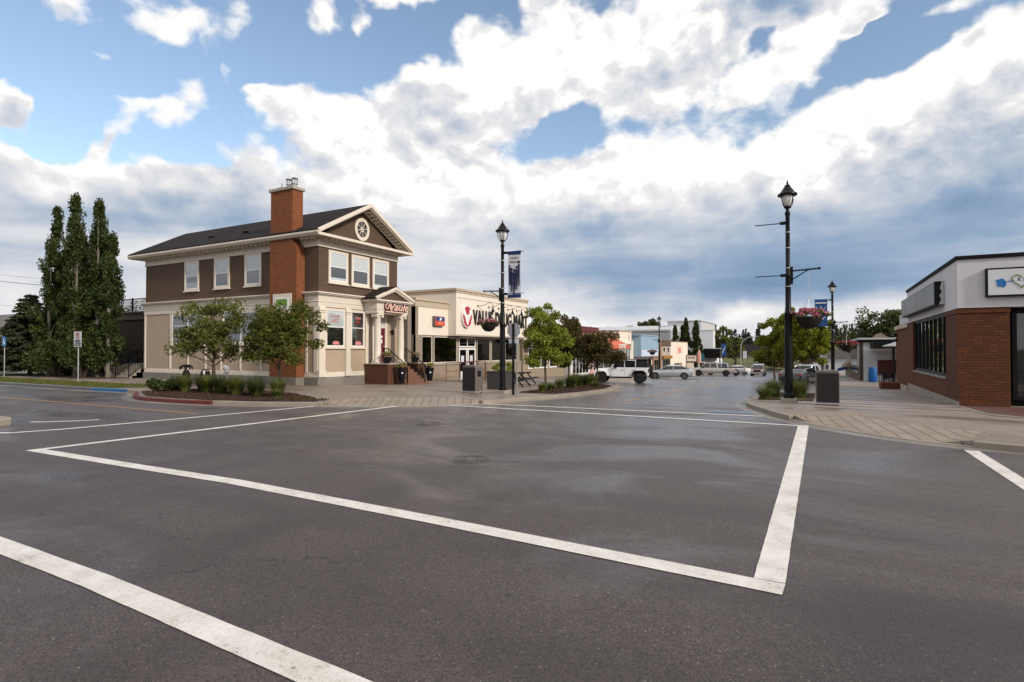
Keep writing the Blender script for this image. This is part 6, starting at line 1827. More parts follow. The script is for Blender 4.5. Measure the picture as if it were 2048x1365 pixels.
# ---------------------------------------------------------------- street lamps
def make_lamp(name, label, group, loc, rot, H, foot=True, banner_arms=True, basket_arm=True):
    """banner side is local +x, basket side is local -x"""
    t = thing(name, label, 'street lamp', loc, 0.0, group); ORG[t.name] = Vector((0, 0, 0))
    t.rotation_euler = (0, 0, rot)
    k = H / 7.7
    if foot:
        m = MB(); m.box(-0.26, 0.26, -0.26, 0.26, -0.1, 0.17); m.build('footing', 'concrete', t, bevel=0.02)
    m = MB()
    m.lathe([(0.17, 0.171), (0.17, 0.30), (0.135, 0.34), (0.13, 1.1), (0.125, 2.6), (0.115, 3.05), (0.13, 3.08), (0.13, 3.14), (0.095, 3.2), (0.085, 4.4), (0.10, 4.43), (0.10, 4.48), (0.075, 4.52), (0.070, 6.55), (0.09, 6.6), (0.09, 6.66), (0.06, 6.70), (0.06, 6.80)], (0, 0), 18)
    m.build('pole', 'black_metal', t, smooth=True)
    m = MB()
    for z in (4.05, 4.7, 5.4, 5.95): m.lathe([(0.108 if z < 4.4 else 0.092, z), (0.108 if z < 4.4 else 0.092, z + 0.03)], (0, 0), 14)
    m.build('clamp_bands', 'galvanised', t)
    m = MB(); m.lathe([(0.07, 6.80), (0.13, 6.84), (0.12, 6.87)], (0, 0), 14)
    for i in range(4):
        a = math.pi / 4 + i * math.pi / 2; c, s_ = math.cos(a), math.sin(a)
        m.tube([(0.10 * c, 0.10 * s_, 6.85), (0.20 * c, 0.20 * s_, 6.96), (0.245 * c, 0.245 * s_, 7.12), (0.225 * c, 0.225 * s_, 7.26)], 0.016, 5)
    lc = m.build('lantern_cage', 'black_metal', t)
    m = MB(); m.lathe([(0.06, 6.871), (0.115, 6.93), (0.165, 7.05), (0.185, 7.2), (0.18, 7.25)], (0, 0), 18); m.build('globe', 'lamp_clear', lc, smooth=True)
    m = MB(); m.lathe([(0.30, 7.251), (0.32, 7.27), (0.315, 7.31), (0.24, 7.36), (0.17, 7.47), (0.10, 7.57), (0.075, 7.585), (0.10, 7.60), (0.05, 7.64), (0.03, 7.67), (0.035, 7.69), (0.008, 7.80)], (0, 0), 22)
    m.build('lantern_cap', 'black_metal', t, smooth=True)
    if banner_arms:
        for z in (4.46, 6.30):
            m = MB(); m.box(0.06, 0.24, -0.05, 0.05, z - 0.05, z + 0.05); m.bar((0.08, 0, z), (1.06, 0, z), 0.028); m.build('banner_arm', 'black_metal', t)
    if basket_arm:
        m = MB(); m.box(-0.16, -0.06, -0.05, 0.05, 4.15, 4.75); m.bar((-0.1, 0, 4.60), (-0.98, 0, 4.64), 0.05); m.bar((-0.1, 0, 4.28), (-0.62, 0, 4.61), 0.035); m.lathe([(0.03, 4.60), (0.04, 4.68)], (-0.97, 0), 8)
        m.build('basket_arm', 'black_metal', t)
    t.scale = (k, k, k)
    return t
gL = 'black lantern lamp posts along the street'
make_lamp('street_lamp', 'black lantern lamp post with people banner and flower basket beside the stop sign', gL, G_(-12.31, 21.86, 0.10), 0.0, 7.60)
make_lamp('street_lamp', 'tallest-looking black lamp post with bare banner arms on a concrete footing by the right corner', gL, G_(-1.02, 23.28, 0.13), math.pi, 8.12)
l0 = make_lamp('street_lamp', 'black lamp post with a blue banner behind the right-hand litter bin', gL, G_(0.86, 50.3, 0.13), math.pi, 7.95)
copy_thing(l0, G_(0.25, 107, 0.13), math.pi, 'small far black lamp post just left of the blue banner post', gL)
copy_thing(l0, G_(-19.2, 77.5, 0.13), 0.0, 'black lamp post rising in front of the orange brick shop', gL)
copy_thing(l0, G_(-18.6, 126.5, 0.0), 0.0, 'far lamp post with blue banner at the end of the left side', gL)

def make_basket(name, label, loc, s, mat, seed, drop=1.45, cloud=1.0, group='hanging flower baskets on the lamp posts'):
    t = thing(name, label, 'flower basket', loc, 0.0, group); ORG[t.name] = Vector((0, 0, 0))
    m = MB(); m.lathe([(0.06, -0.44), (0.22, -0.40), (0.36, -0.26), (0.42, -0.08), (0.44, 0.0), (0.41, 0.0)], (0, 0), 22); m.build('bowl', 'wood_dark', t, smooth=True)
    m = MB()
    for i in range(3):
        a = 2 * math.pi * i / 3 + 0.4; m.tube([(0.42 * math.cos(a), 0.42 * math.sin(a), 0), (0, 0, 0.72)], 0.006, 4)
    m.tube([(0, 0, 0.72), (0, 0, drop)], 0.007, 4); m.build('hanger', 'galvanised', t)
    rr = random.Random(seed); cs = []; 
    for i in range(30):
        a = rr.uniform(0, 6.28); q = rr.uniform(0.1, 0.62) * cloud
        cs.append((q * math.cos(a), q * math.sin(a), 0.16 - 0.42 * (q / cloud) ** 2 + rr.uniform(-.04, .06)))
    raw_mesh('foliage', leaf_cloud(cs, [(0.13, 0.13, 0.09)] * 30, [60] * 30, 0.035, seed), 4, 'leaves_dull', t)
    cs2 = [(c[0] * 1.05, c[1] * 1.05, c[2] + 0.05) for c in cs[:26]]
    raw_mesh('flowers', leaf_cloud(cs2, [(0.13, 0.13, 0.08)] * 26, [62] * 26, 0.036, seed + 50), 4, mat, t)
    t.scale = (s, s, s)
    return t
make_basket('hanging_basket', 'pink flower basket hanging left of the lamp post by the stop sign', (-13.02, 21.86, 3.16), 0.80, 'flowers_pink', 4, drop=1.75)
make_basket('hanging_basket', 'large pink flower basket hanging right of the tallest lamp post', (-0.34, 23.28, 3.20), 1.0, 'flowers_pink', 6, drop=1.72, cloud=1.18)
b3 = make_basket('hanging_basket', 'red flower basket low beside the post with the blue banner', (1.80, 50.3, 2.35), 1.15, 'flowers_red', 8, drop=1.4, cloud=1.1)
copy_thing(b3, (-20.15, 77.5, 1.70), 0.5, 'small dark basket hanging before the orange brick shop', None, 0.95)

def make_banner(name, label, loc, rot, w, h, mat, ends, kind):
    t = thing(name, label, 'banner', loc, 0.0); ORG[t.name] = Vector((0, 0, 0)); t.rotation_euler = (0, 0, rot)
    m = MB()
    n = 10
    vs = []; 
    for i in range(n + 1):
        for j in range(7):
            z = -h * i / n; x = w * j / 6
            vs.append((x, 0.012 * math.sin(4 * z + 2 * x), z))
    m.add([(p[0], p[1] - 0.004, p[2]) for p in vs] + [(p[0], p[1] + 0.004, p[2]) for p in vs],
          [(i * 7 + j, i * 7 + j + 1, (i + 1) * 7 + j + 1, (i + 1) * 7 + j) for i in range(n) for j in range(6)] +
          [tuple(q + 7 * (n + 1) for q in (i * 7 + j, (i + 1) * 7 + j, (i + 1) * 7 + j + 1, i * 7 + j + 1)) for i in range(n) for j in range(6)])
    m.build('cloth', mat, t, fix=False)
    for z in (0.0, -h):
        m = MB(); m.box(-0.02, w + 0.02, -0.018, 0.018, z - 0.075, z + 0.075); m.build('hem', ends, t)
    return t
bn = make_banner('street_banner', 'white banner printed with navy silhouettes of people on the post by the stop sign', (-12.02, 21.86, 6.24), 0.0, 0.60, 1.90, 'banner_cloth', 'navy_cloth', 0)
rr = random.Random(3)
def figure(m, x, zf, H, wd, y=-0.020):
    """a flat printed silhouette"""
    hh = H * 0.13
    def P(pts, dy): m.prism([(x + px_ * wd, zf + pz * H) for px_, pz in pts], y + dy, y + dy + 0.003)
    P([(-.22, 0), (-.05, 0), (-.02, .48), (.02, .48), (.06, 0), (.24, 0), (.30, .5), (.34, .82), (.12, .86), (-.12, .86), (-.34, .82), (-.30, .5)], 0)
    m.T = Matrix.Identity(4)
    c = [(0.5 * hh * math.cos(2 * math.pi * i / 10) * .8, 0.93 * H + 0.5 * hh * math.sin(2 * math.pi * i / 10)) for i in range(10)]
    m.prism([(x + a_, zf + b_) for a_, b_ in c], y, y + 0.003)
for (x, z, H, wd) in ((0.075, -1.40, 0.88, 0.15), (0.17, -1.72, 1.08, 0.17), (0.30, -1.82, 1.12, 0.19), (0.42, -1.62, 1.04, 0.17), (0.53, -1.45, 1.10, 0.14)):
    m = MB(); figure(m, x, z, H, wd); m.build('printed_figure', 'ink_navy', bn)
for i, (w_, z) in enumerate((('Creative', -0.22), ('Welcome', -0.40))):
    text_obj(w_, 0.15, 0.003, 'lettering', 'letter_brown', bn, face_text(0.30, -0.022, z, '-y'), 0.8, 0.0, 0.3)
bn = make_banner('street_banner', 'blue banner with a white swoosh on the post behind the litter bin', (0.52, 50.3, 5.85), math.pi, 0.86, 1.95, 'banner_blue', 'banner_blue', 1)
m = MB()
sw = [(0.05 + 0.8 * t, 0.022, -1.1 - 0.55 * t - 0.15 * math.sin(t * 3)) for t in [i / 10 for i in range(11)]]
sw = [(0.0, 0.024, -1.0), (0.12, 0.024, -1.25), (0.3, 0.024, -1.45), (0.55, 0.024, -1.58), (0.84, 0.024, -1.65)]
m.tube(sw, [0.01, 0.03, 0.04, 0.03, 0.015], 6); m.box(0.06, 0.8, 0.018, 0.026, -0.27, -0.16); m.build('swoosh', 'banner_cloth', bn)
text_obj('W', 0.7, 0.003, 'lettering', 'powder_blue', bn, face_text(0.43, 0.022, -0.75, '+y'), 1.0)
bn = make_banner('street_banner', 'small blue banner at the far end of the left side', (-18.3, 126.5, 3.2), 0.0, 1.0, 2.4, 'banner_blue', 'banner_blue', 1)
m = MB(); m.tube([(0.15, -0.03, -2.2), (0.4, -0.03, -1.3), (0.75, -0.03, -0.5)], [0.02, 0.12, 0.04], 6); m.build('swoosh', 'banner_cloth', bn)

# ---------------------------------------------------------------- litter bins
def bin_(label, loc, rot):
    t = thing('litter_bin', label, 'litter bin', loc, 0.0, 'slatted dark litter bins at the corners'); ORG[t.name] = Vector((0, 0, 0)); t.rotation_euler = (0, 0, rot)
    m = MB(); m.prism([(-0.36, 0.09), (0.36, 0.09), (0.36, 1.12), (0.30, 1.20), (-0.30, 1.20), (-0.36, 1.12)], -0.27, 0.27); m.build('body', 'bin_side', t, bevel=0.012)
    m = MB(); m.box(-0.33, 0.33, -0.292, -0.271, 0.13, 1.10); m.build('front_panel', 'bronze_metal', t, bevel=0.006)
    m = MB(); m.box(-0.33, 0.33, 0.271, 0.292, 0.13, 1.10); m.build('back_panel', 'bronze_metal', t, bevel=0.006)
    m = MB(); m.box(-0.34, 0.34, -0.295, 0.295, 0.03, 0.085); m.build('base_rail', 'galvanised', t)
    for x in (-0.30, 0.30):
        for y in (-0.22, 0.22):
            m = MB(); m.box(x - 0.03, x + 0.03, y - 0.03, y + 0.03, -0.02, 0.03); m.build('foot', 'black_metal', t)
    m = MB(); m.box(0.361, 0.366, -0.13, 0.13, 0.72, 0.98); m.build('opening', 'black_flat', t)
    m = MB(); m.lathe([(0.03, 0.361), (0.03, 0.37)], (-0.05, 0.62), 10, 'x'); m.build('lock', 'galvanised', t)
    m = MB(); m.prism([(-0.35, 1.121), (0.35, 1.121), (0.30, 1.215), (-0.30, 1.215)], -0.29, 0.29); m.build('lid', 'bin_side', t, bevel=0.01)
    return t
bin_('dark litter bin on the drugstore corner, left of the lamp post', G_(-13.45, 21.2, 0.14), R(-4))
bin_('dark litter bin on the right-hand pavement beside the tall lamp post', G_(0.22, 23.0, 0.14), R(2))

# ---------------------------------------------------------------- stop sign seen from behind
t = thing('stop_sign', 'grey back of an octagonal stop sign on a dark post', 'road sign', G_(-11.36, 21.1, 0.13)); z0 = t.location.z; x0, y0 = -11.36, 21.1
oc = [(x0 + 0.33 * math.cos(R(22.5 + 45 * i)), 2.82 + 0.33 * math.sin(R(22.5 + 45 * i))) for i in range(8)]
m = MB(); m.prism(oc, y0 + 0.035, y0 + 0.045); m.build('plate', 'sign_back', t)
oc = [(x0 + 0.325 * math.cos(R(22.5 + 45 * i)), 2.82 + 0.325 * math.sin(R(22.5 + 45 * i))) for i in range(8)]
m = MB(); m.prism(oc, y0 + 0.0455, y0 + 0.047); m.build('red_face', 'red_paint', t)
m = MB(); m.box(x0 - 0.24, x0 + 0.24, y0 + 0.036, y0 + 0.044, 2.27, 2.47); m.build('lower_plate', 'plate_white', t)
m = MB(); m.box(x0 - 0.045, x0 + 0.045, y0 - 0.035, y0 + 0.034, z0 - 0.1, 3.10); m.build('post', 'black_metal', t, bevel=0.008)
m = MB()
for z in (0.45, 1.55): m.box(x0 - 0.05, x0 + 0.05, y0 - 0.04, y0 + 0.03, z, z + 0.03)
m.build('bolts', 'galvanised', t) if False else None
m = MB(); m.box(x0 + 0.10, x0 + 0.155, y0 + 0.06, y0 + 0.10, z0 - 0.1, 2.26); m.build('rear_post', 'galvanised', t)

# no-parking sign on the verge, blue accessible sign at the far left
t = thing('parking_sign', 'white sign with a red no-parking ring and black lettering on the grass verge', 'road sign', (-37.1, 16.5, 0.15)); x0, y0 = -36.6, 16.5
t.location = (x0, y0, 0.15); ORG[t.name] = Vector((x0, y0, 0.15))
m = MB(); m.tube([(x0, y0, 0.1), (x0, y0, 2.95)], 0.03, 8); m.build('post', 'galvanised', t)
m = MB(); m.box(x0 - 0.41, x0 + 0.41, y0 - 0.045, y0 - 0.035, 2.16, 3.02); pl = m.build('plate', 'plate_white', t, bevel=0.01)
m = MB()
vs = []; fs = []
for i in range(28):
    a = 2 * math.pi * i / 28
    for r in (0.155, 0.205): vs += [(x0 + r * math.cos(a), y0 - 0.050, 2.78 + r * math.sin(a))]
for i in range(28): fs.append((i * 2, i * 2 + 1, ((i + 1) % 28) * 2 + 1, ((i + 1) % 28) * 2))
m.add(vs, fs); m.bar((x0 - 0.12, y0 - 0.052, 2.90), (x0 + 0.12, y0 - 0.052, 2.66), 0.012, 0.035); m.build('red_ring', 'letter_red', pl, fix=False)
text_obj('P', 0.28, 0.003, 'lettering', 'letter_brown', pl, face_text(x0, y0 - 0.048, 2.78, '-y'), 1.0, 0.01)
for i, w_ in enumerate(('PASSENGER', 'LOADING', 'ZONE ONLY')):
    text_obj(w_, 0.135, 0.003, 'lettering', 'letter_black', pl, face_text(x0, y0 - 0.048, 2.50 - i * 0.125, '-y'), 0.9, 0.006)
m = MB(); m.prism([(x0 + 0.27, 2.40), (x0 + 0.38, 2.345), (x0 + 0.27, 2.29)], y0 - 0.052, y0 - 0.048); m.build('arrow', 'letter_black', pl)
x0, y0 = -48.75, 17.6
t = thing('accessible_sign', 'small blue wheelchair sign on a thin post at the left edge', 'road sign', (x0, y0, 0.15))
m = MB(); m.tube([(x0, y0, 0.1), (x0, y0, 2.8)], 0.028, 8); m.build('post', 'galvanised', t)
m = MB(); m.box(x0 - 0.30, x0 + 0.30, y0 - 0.045, y0 - 0.035, 2.25, 2.88); pl = m.build('plate', 'bright_blue', t, bevel=0.02)
m = MB(); m.lathe([(0.045, y0 - 0.052), (0.045, y0 - 0.047)], (x0 - 0.02, 2.76), 12, 'y')
m.bar((x0 - 0.02, y0 - 0.05, 2.71), (x0, y0 - 0.05, 2.53), 0.01, 0.04); m.bar((x0, y0 - 0.05, 2.53), (x0 + 0.12, y0 - 0.05, 2.53), 0.01, 0.035); m.bar((x0 + 0.12, y0 - 0.05, 2.53), (x0 + 0.16, y0 - 0.05, 2.38), 0.01, 0.035)
m.tube([(x0 + 0.10 * math.cos(a), y0 - 0.05, 2.47 + 0.11 * math.sin(a)) for a in [R(110 + 25 * i) for i in range(10)]], 0.012, 5)
m.build('wheelchair_mark', 'white_paint', pl)

# ---------------------------------------------------------------- entrance handrail by the drugstore
t = thing('entry_handrail', 'rust-red tubular handrail before the drugstore door', 'handrail', G_(-22.0, 31.4, 0.13))
m = MB()
ps_ = [(-22.0, 31.4), (-22.0, 33.0), (-22.0, 34.7), (-22.0, 36.4)]
for (x, y) in ps_: m.tube([(x, y, g(y) + 0.1), (x, y, 1.12)], 0.026, 8)
m.tube([(-22.0, 31.4, 1.12), (-22.0, 36.4, 1.12)], 0.026, 8); m.tube([(-22.0, 31.4, 0.55), (-22.0, 36.4, 0.52)], 0.018, 8)
m.build('front_rail', 'rail_red', t, smooth=True)
m = MB()
for (x, y) in ((-22.0, 36.5), (-23.6, 36.5)): m.tube([(x, y, g(y) + 0.1), (x, y, 1.12)], 0.026, 8)
m.tube([(-22.0, 36.5, 1.12), (-23.6, 36.5, 1.12)], 0.026, 8); m.tube([(-22.0, 36.5, 0.53), (-23.6, 36.5, 0.53)], 0.018, 8)
m.build('side_rail', 'rail_red', t, smooth=True)

# ---------------------------------------------------------------- tall black flower pots
def pot(name, label, loc, hgt, r, seed, mat='flowers_mixed', spikes=True, sticker=True):
    t = thing(name, label, 'flower pot', loc, 0.0, 'black flower pots by the entrance'); ORG[t.name] = Vector((0, 0, 0))
    m = MB()
    m.prism([(-r * 0.62, 0.0), (r * 0.62, 0.0), (r, hgt), (-r, hgt)], -r * 0.62, r * 0.62) if False else m.lathe([(r * 0.58, 0), (r * 0.62, 0.02), (r * 0.98, hgt - 0.06), (r * 1.04, hgt - 0.05), (r * 1.04, hgt), (r * 0.92, hgt), (r * 0.92, hgt - 0.06)], (0, 0), 20)
    m.build('pot', 'pot_black', t, smooth=True)
    m = MB(); m.lathe([(r * 0.91, hgt - 0.08), (r * 0.91, hgt - 0.05)], (0, 0), 16); m.build('soil', 'soil', t)
    rr = random.Random(seed)
    cs = [(r * 0.95 * q * math.cos(a), r * 0.95 * q * math.sin(a), hgt + 0.10 + 0.10 * rr.random()) for a, q in [(rr.uniform(0, 6.28), rr.random() ** .5) for _ in range(12)]]
    raw_mesh('foliage', leaf_cloud(cs, [(0.12, 0.12, 0.12)] * 12, [50] * 12, 0.04, seed, up=0.5), 4, 'leaves_fresh', t)
    raw_mesh('flowers', leaf_cloud([(c[0] * 1.15, c[1] * 1.15, c[2] - 0.02) for c in cs], [(0.10, 0.10, 0.06)] * 12, [26] * 12, 0.036, seed + 3), 4, mat, t)
    if spikes: raw_mesh('spikes', grass_clump(seed, n=60, h=0.42, spread=0.16, w=0.014) + np.array([0, 0, hgt - 0.05]), 4, 'leaves_fresh', t)
    if sticker:
        m = MB(); m.box(-0.045, 0.045, -0.004, 0.002, -0.06, 0.06)
        m.T = Matrix.Identity(4)
        o = m.build('tag', 'white_paint', t); o.location = (r * 0.80 * 0.8, -r * 0.80 * 0.72, hgt * 0.68); o.rotation_euler = (R(-14), 0, R(48))
    return t
pot('flower_pot', 'tall black pot of mixed flowers left of the entrance steps', (-21.35, 26.0, 0.13), 0.82, 0.27, 1)
pot('flower_pot', 'tall black pot of mixed flowers right of the entrance steps', (-21.1, 28.35, 0.10), 0.80, 0.27, 2)
pot('flower_pot', 'squat black pot with pale flowers on the brick porch wall beside the left column', (-22.25, 25.78, 1.20), 0.38, 0.27, 3, 'flowers_mixed', False, False)
pot('flower_pot', 'squat dark blue-black pot on the right brick porch wall', (-22.30, 28.45, 1.20), 0.36, 0.27, 4, 'flowers_mixed', False, False)
# square stone planter near the bench
t = thing('planter_box', 'dark grey square planter with leafy plants behind the lamp post', 'planter', G_(-14.3, 25.2, 0.13)); x, y = -14.3, 25.2; zz = g(y) + 0.13
m = MB(); m.prism([(x - 0.50, zz), (x + 0.50, zz), (x + 0.55, zz + 0.85), (x - 0.55, zz + 0.85)], y - 0.5, y + 0.5); m.build('box', 'grey_box', t, bevel=0.02)
m = MB(); m.box(x - 0.57, x + 0.57, y - 0.52, y + 0.52, zz + 0.851, zz + 0.92); m.build('rim', 'grey_box', t, bevel=0.01)
rr = random.Random(2); cs = [(x + rr.uniform(-.4, .4), y + rr.uniform(-.4, .4), zz + 1.05 + rr.uniform(-0.1, 0.25)) for _ in range(14)]
raw_mesh('plants', leaf_cloud(cs, [(0.15, 0.15, 0.13)] * 14, [55] * 14, 0.05, 4), 4, 'leaves_fresh', t, off=tuple(t.location))

# ---------------------------------------------------------------- picnic tables
def picnic(label, x, y, rot):
    t = thing('picnic_table', label, 'picnic table', G_(x, y, 0.13), 0.0, 'dark picnic tables behind the drugstore bulb'); ORG[t.name] = Vector((0, 0, 0)); t.rotation_euler = (0, 0, rot)
    m = MB(); 
    for i in range(5): m.box(-0.9, 0.9, -0.36 + i * 0.148, -0.36 + i * 0.148 + 0.135, 0.72, 0.76)
    m.box(-0.7, -0.62, -0.36, 0.36, 0.68, 0.72); m.box(0.62, 0.7, -0.36, 0.36, 0.68, 0.72)
    m.build('table_top', 'wood_dark', t)
    for s_ in (-1, 1):
        m = MB(); m.box(-0.9, 0.9, s_ * 0.72 - 0.14, s_ * 0.72 + 0.14, 0.42, 0.46); m.build('bench', 'wood_dark', t)
    for x_ in (-0.66, 0.66):
        m = MB(); m.bar((x_, -0.72, 0.0), (x_, -0.15, 0.70), 0.06); m.bar((x_, 0.72, 0.0), (x_, 0.15, 0.70), 0.06); m.bar((x_, -0.75, 0.39), (x_, 0.75, 0.39), 0.05); m.build('leg', 'black_metal', t)
picnic('dark picnic table left of the bright green tree, nearer one', -15.3, 28.6, R(100))
picnic('dark picnic table mostly behind the bright green tree', -16.4, 31.6, R(100))

# small ornaments along the foundation of the corner building
def thingmesh(name, label, cat, loc, parts):
    t = thing(name, label, cat, loc)
    for nm, fn, mat in parts:
        m = MB(); fn(m, *loc); m.build(nm, mat, t)
    return t
def orn1(m, x, y, z):
    m.tube([(x, y, z), (x, y, z + 0.75)], 0.03, 6)
def orn1b(m, x, y, z):
    for i in range(9):
        a = 2 * math.pi * i / 9; c, s_ = math.cos(a), math.sin(a)
        m.tube([(x, y, z + 0.70), (x + 0.16 * c, y + 0.16 * s_, z + 0.92), (x + 0.33 * c, y + 0.33 * s_, z + 0.80), (x + 0.38 * c, y + 0.38 * s_, z + 0.62)], [0.03, 0.05, 0.06, 0.01], 5)
    m.lathe([(0.06, z + 0.1), (0.19, z + 0.22), (0.21, z + 0.42), (0.13, z + 0.62)], (x, y), 12)
thingmesh('metal_flower', 'dark metal flower ornament with drooping petals by the side wall', 'ornament', (-34.2, 21.2, 0.14), [('stem', orn1, 'black_metal'), ('petals', orn1b, 'black_metal')])
def orn2(m, x, y, z):
    m.bar((x - 0.14, y, z), (x - 0.10, y, z + 0.36), 0.09); m.bar((x + 0.14, y, z), (x + 0.10, y, z + 0.36), 0.09)
def orn2b(m, x, y, z):
    m.lathe([(0.16, y - 0.1), (0.16, y + 0.1)], (x - 0.17, z + 0.46), 12, 'y'); m.lathe([(0.13, y - 0.1), (0.13, y + 0.1)], (x + 0.18, z + 0.46), 12, 'y'); m.box(x - 0.22, x + 0.22, y - 0.1, y + 0.1, z + 0.64, z + 0.70)
def orn2c(m, x, y, z): m.lathe([(0.13, z + 0.33), (0.17, z + 0.45), (0.14, z + 0.62)], (x, y + 0.02), 12)
thingmesh('painted_ornament', 'small black and white ornament on pale yellow legs behind the left street tree', 'ornament', (-32.3, 21.2, 0.14), [('legs', orn2, 'cream_trim'), ('black_rounds', orn2b, 'black_flat'), ('body', orn2c, 'white_paint')])
def orn3(m, x, y, z): m.tube([(x, y, z), (x, y, z + 0.5)], 0.03, 6)
def orn3b(m, x, y, z): m.lathe([(0.05, z + 0.45), (0.15, z + 0.55), (0.17, z + 0.78), (0.08, z + 0.92)], (x, y), 12)
def orn3c(m, x, y, z): m.lathe([(0.10, y - 0.05), (0.10, y + 0.05)], (x - 0.20, z + 0.86), 10, 'y')
thingmesh('painted_ornament', 'grey bird-like ornament on a stem against the foundation', 'ornament', (-30.3, 21.2, 0.14), [('stem', orn3, 'galvanised'), ('body', orn3b, 'sign_back'), ('head', orn3c, 'white_paint')])
# small concrete bollard-like marker in the bed
m = MB(); m.prism([(-22.6, 0.12), (-22.35, 0.12), (-22.38, 0.62), (-22.57, 0.62)], 15.9, 16.1)

# patio things by the cafe
t = thing('blue_barrel', 'bright blue plastic barrel against the white cafe wall', 'barrel', G_(4.15, 60.5, 0.14)); z = g(60.5) + 0.14
m = MB(); m.lathe([(0.30, z), (0.34, z + 0.1), (0.36, z + 0.5), (0.34, z + 1.1), (0.30, z + 1.25)], (4.15, 60.5), 18); m.build('body', 'blue_plastic', t, smooth=True)
m = MB(); m.lathe([(0.32, z + 1.251), (0.30, z + 1.33), (0.1, z + 1.36)], (4.15, 60.5), 18); m.build('lid', 'blue_plastic', t, smooth=True)
m = MB(); zb = g(43.5) + 0.13
m.box(3.35, 4.35, 42.6, 43.9, zb - 0.1, zb + 0.42)
bx = m.build('brick_step', 'red_brick', None, (3.85, 43.2, zb), bevel=0.01); tag(bx, 'low red brick step beside the brick-fronted shop', 'step')
def cafe_table(label, x, y):
    t = thing('cafe_table', label, 'table', G_(x, y, 0.14), 0, 'dark tables on the cafe patio'); z = g(y) + 0.14
    m = MB(); m.lathe([(0.45, z + 0.74), (0.45, z + 0.78)], (x, y), 18); m.build('table_top', 'wood_dark', t)
    m = MB(); m.lathe([(0.25, z), (0.24, z + 0.04), (0.05, z + 0.08), (0.05, z + 0.74)], (x, y), 12); m.build('leg', 'black_metal', t)
def cafe_chair(label, x, y, rot):
    t = thing('cafe_chair', label, 'chair', G_(x, y, 0.14), 0, 'dark chairs on the cafe patio'); ORG[t.name] = Vector((0, 0, 0)); t.rotation_euler = (0, 0, rot)
    m = MB(); m.box(-0.22, 0.22, -0.22, 0.22, 0.43, 0.47); m.build('seat', 'wood_dark', t)
    m = MB(); m.box(-0.22, 0.22, 0.19, 0.23, 0.50, 0.92); m.build('backrest', 'black_metal', t)
    for a in (-0.2, 0.2):
        for b2 in (-0.2, 0.2):
            m = MB(); m.bar((a, b2, 0), (a, b2, 0.43), 0.03); m.build('leg', 'black_metal', t)
cafe_table('round patio table nearest the pavement by the cafe', 4.3, 52.4)
cafe_table('round patio table beside the patio post', 5.2, 55.2)
cafe_chair('dark patio chair in front of the nearest cafe table', 4.4, 51.4, 2.9)
cafe_chair('dark patio chair behind the nearest cafe table', 4.7, 53.4, 0.3)
cafe_chair('dark patio chair beside the patio post', 5.1, 54.2, 2.6)
# power pole with wires, far left
t = thing('power_pole', 'wooden power pole with crossarm beyond the left edge', 'power pole', (-125, 38, 0))
m = MB(); m.tube([(-125, 38, 0), (-125, 38, 17)], [0.2, 0.14], 8); m.build('pole', 'bark', t)
m = MB(); m.box(-125.1, -124.9, 36.6, 39.4, 15.6, 15.8); m.build('crossarm', 'bark', t)
for i, (ya, z, zb_) in enumerate(((36.8, 14.4, 11.5), (38.0, 15.4, 12.6), (39.2, 14.4, 11.6), (38.0, 10.5, 8.0))):
    m = MB(); m.tube([(-125 + 26 * s_, ya + (45 - ya) * s_, z + (zb_ - z) * s_ - 1.5 * s_ * (1 - s_)) for s_ in [j / 16 for j in range(17)]], 0.018, 4)
    m.build('wire', 'black_flat', t)
# tall street light and white way signs at the far end
t = thing('road_light', 'grey curved-arm road light at the far end of the street', 'street lamp', (-16.0, 140, -2.86))
m = MB(); m.tube([(-16, 140, -2.86), (-16, 140, 2.8), (-15.6, 140, 4.1), (-14.4, 140, 4.8), (-11.5, 140, 5.1)], 0.09, 8); m.build('pole', 'galvanised', t)
m = MB(); m.box(-11.6, -10.9, 139.85, 140.15, 5.02, 5.16); m.build('lamp_head', 'grey_box', t)
def way_sign(label, x, y, z, w, h, mat):
    t = thing('way_sign', label, 'road sign', (x, y, g(y)))
    m = MB(); m.bar((x, y, g(y)), (x, y, z + h / 2), 0.08); m.build('post', 'galvanised', t)
    m = MB(); m.box(x - w / 2, x + w / 2, y - 0.06, y - 0.04, z - h / 2, z + h / 2); m.build('plate', mat, t)
way_sign('small white sign plate left of the far road light', -16.0 + 1.3, 136, 0.9, 0.8, 1.6, 'plate_white')
way_sign('narrow white sign plate right of the far road light', -12.2, 136, 0.2, 0.6, 1.9, 'plate_white')
way_sign('white sign plate on a post beside the parked dark car', 0.35, 78, 0.9, 0.7, 1.0, 'plate_white')

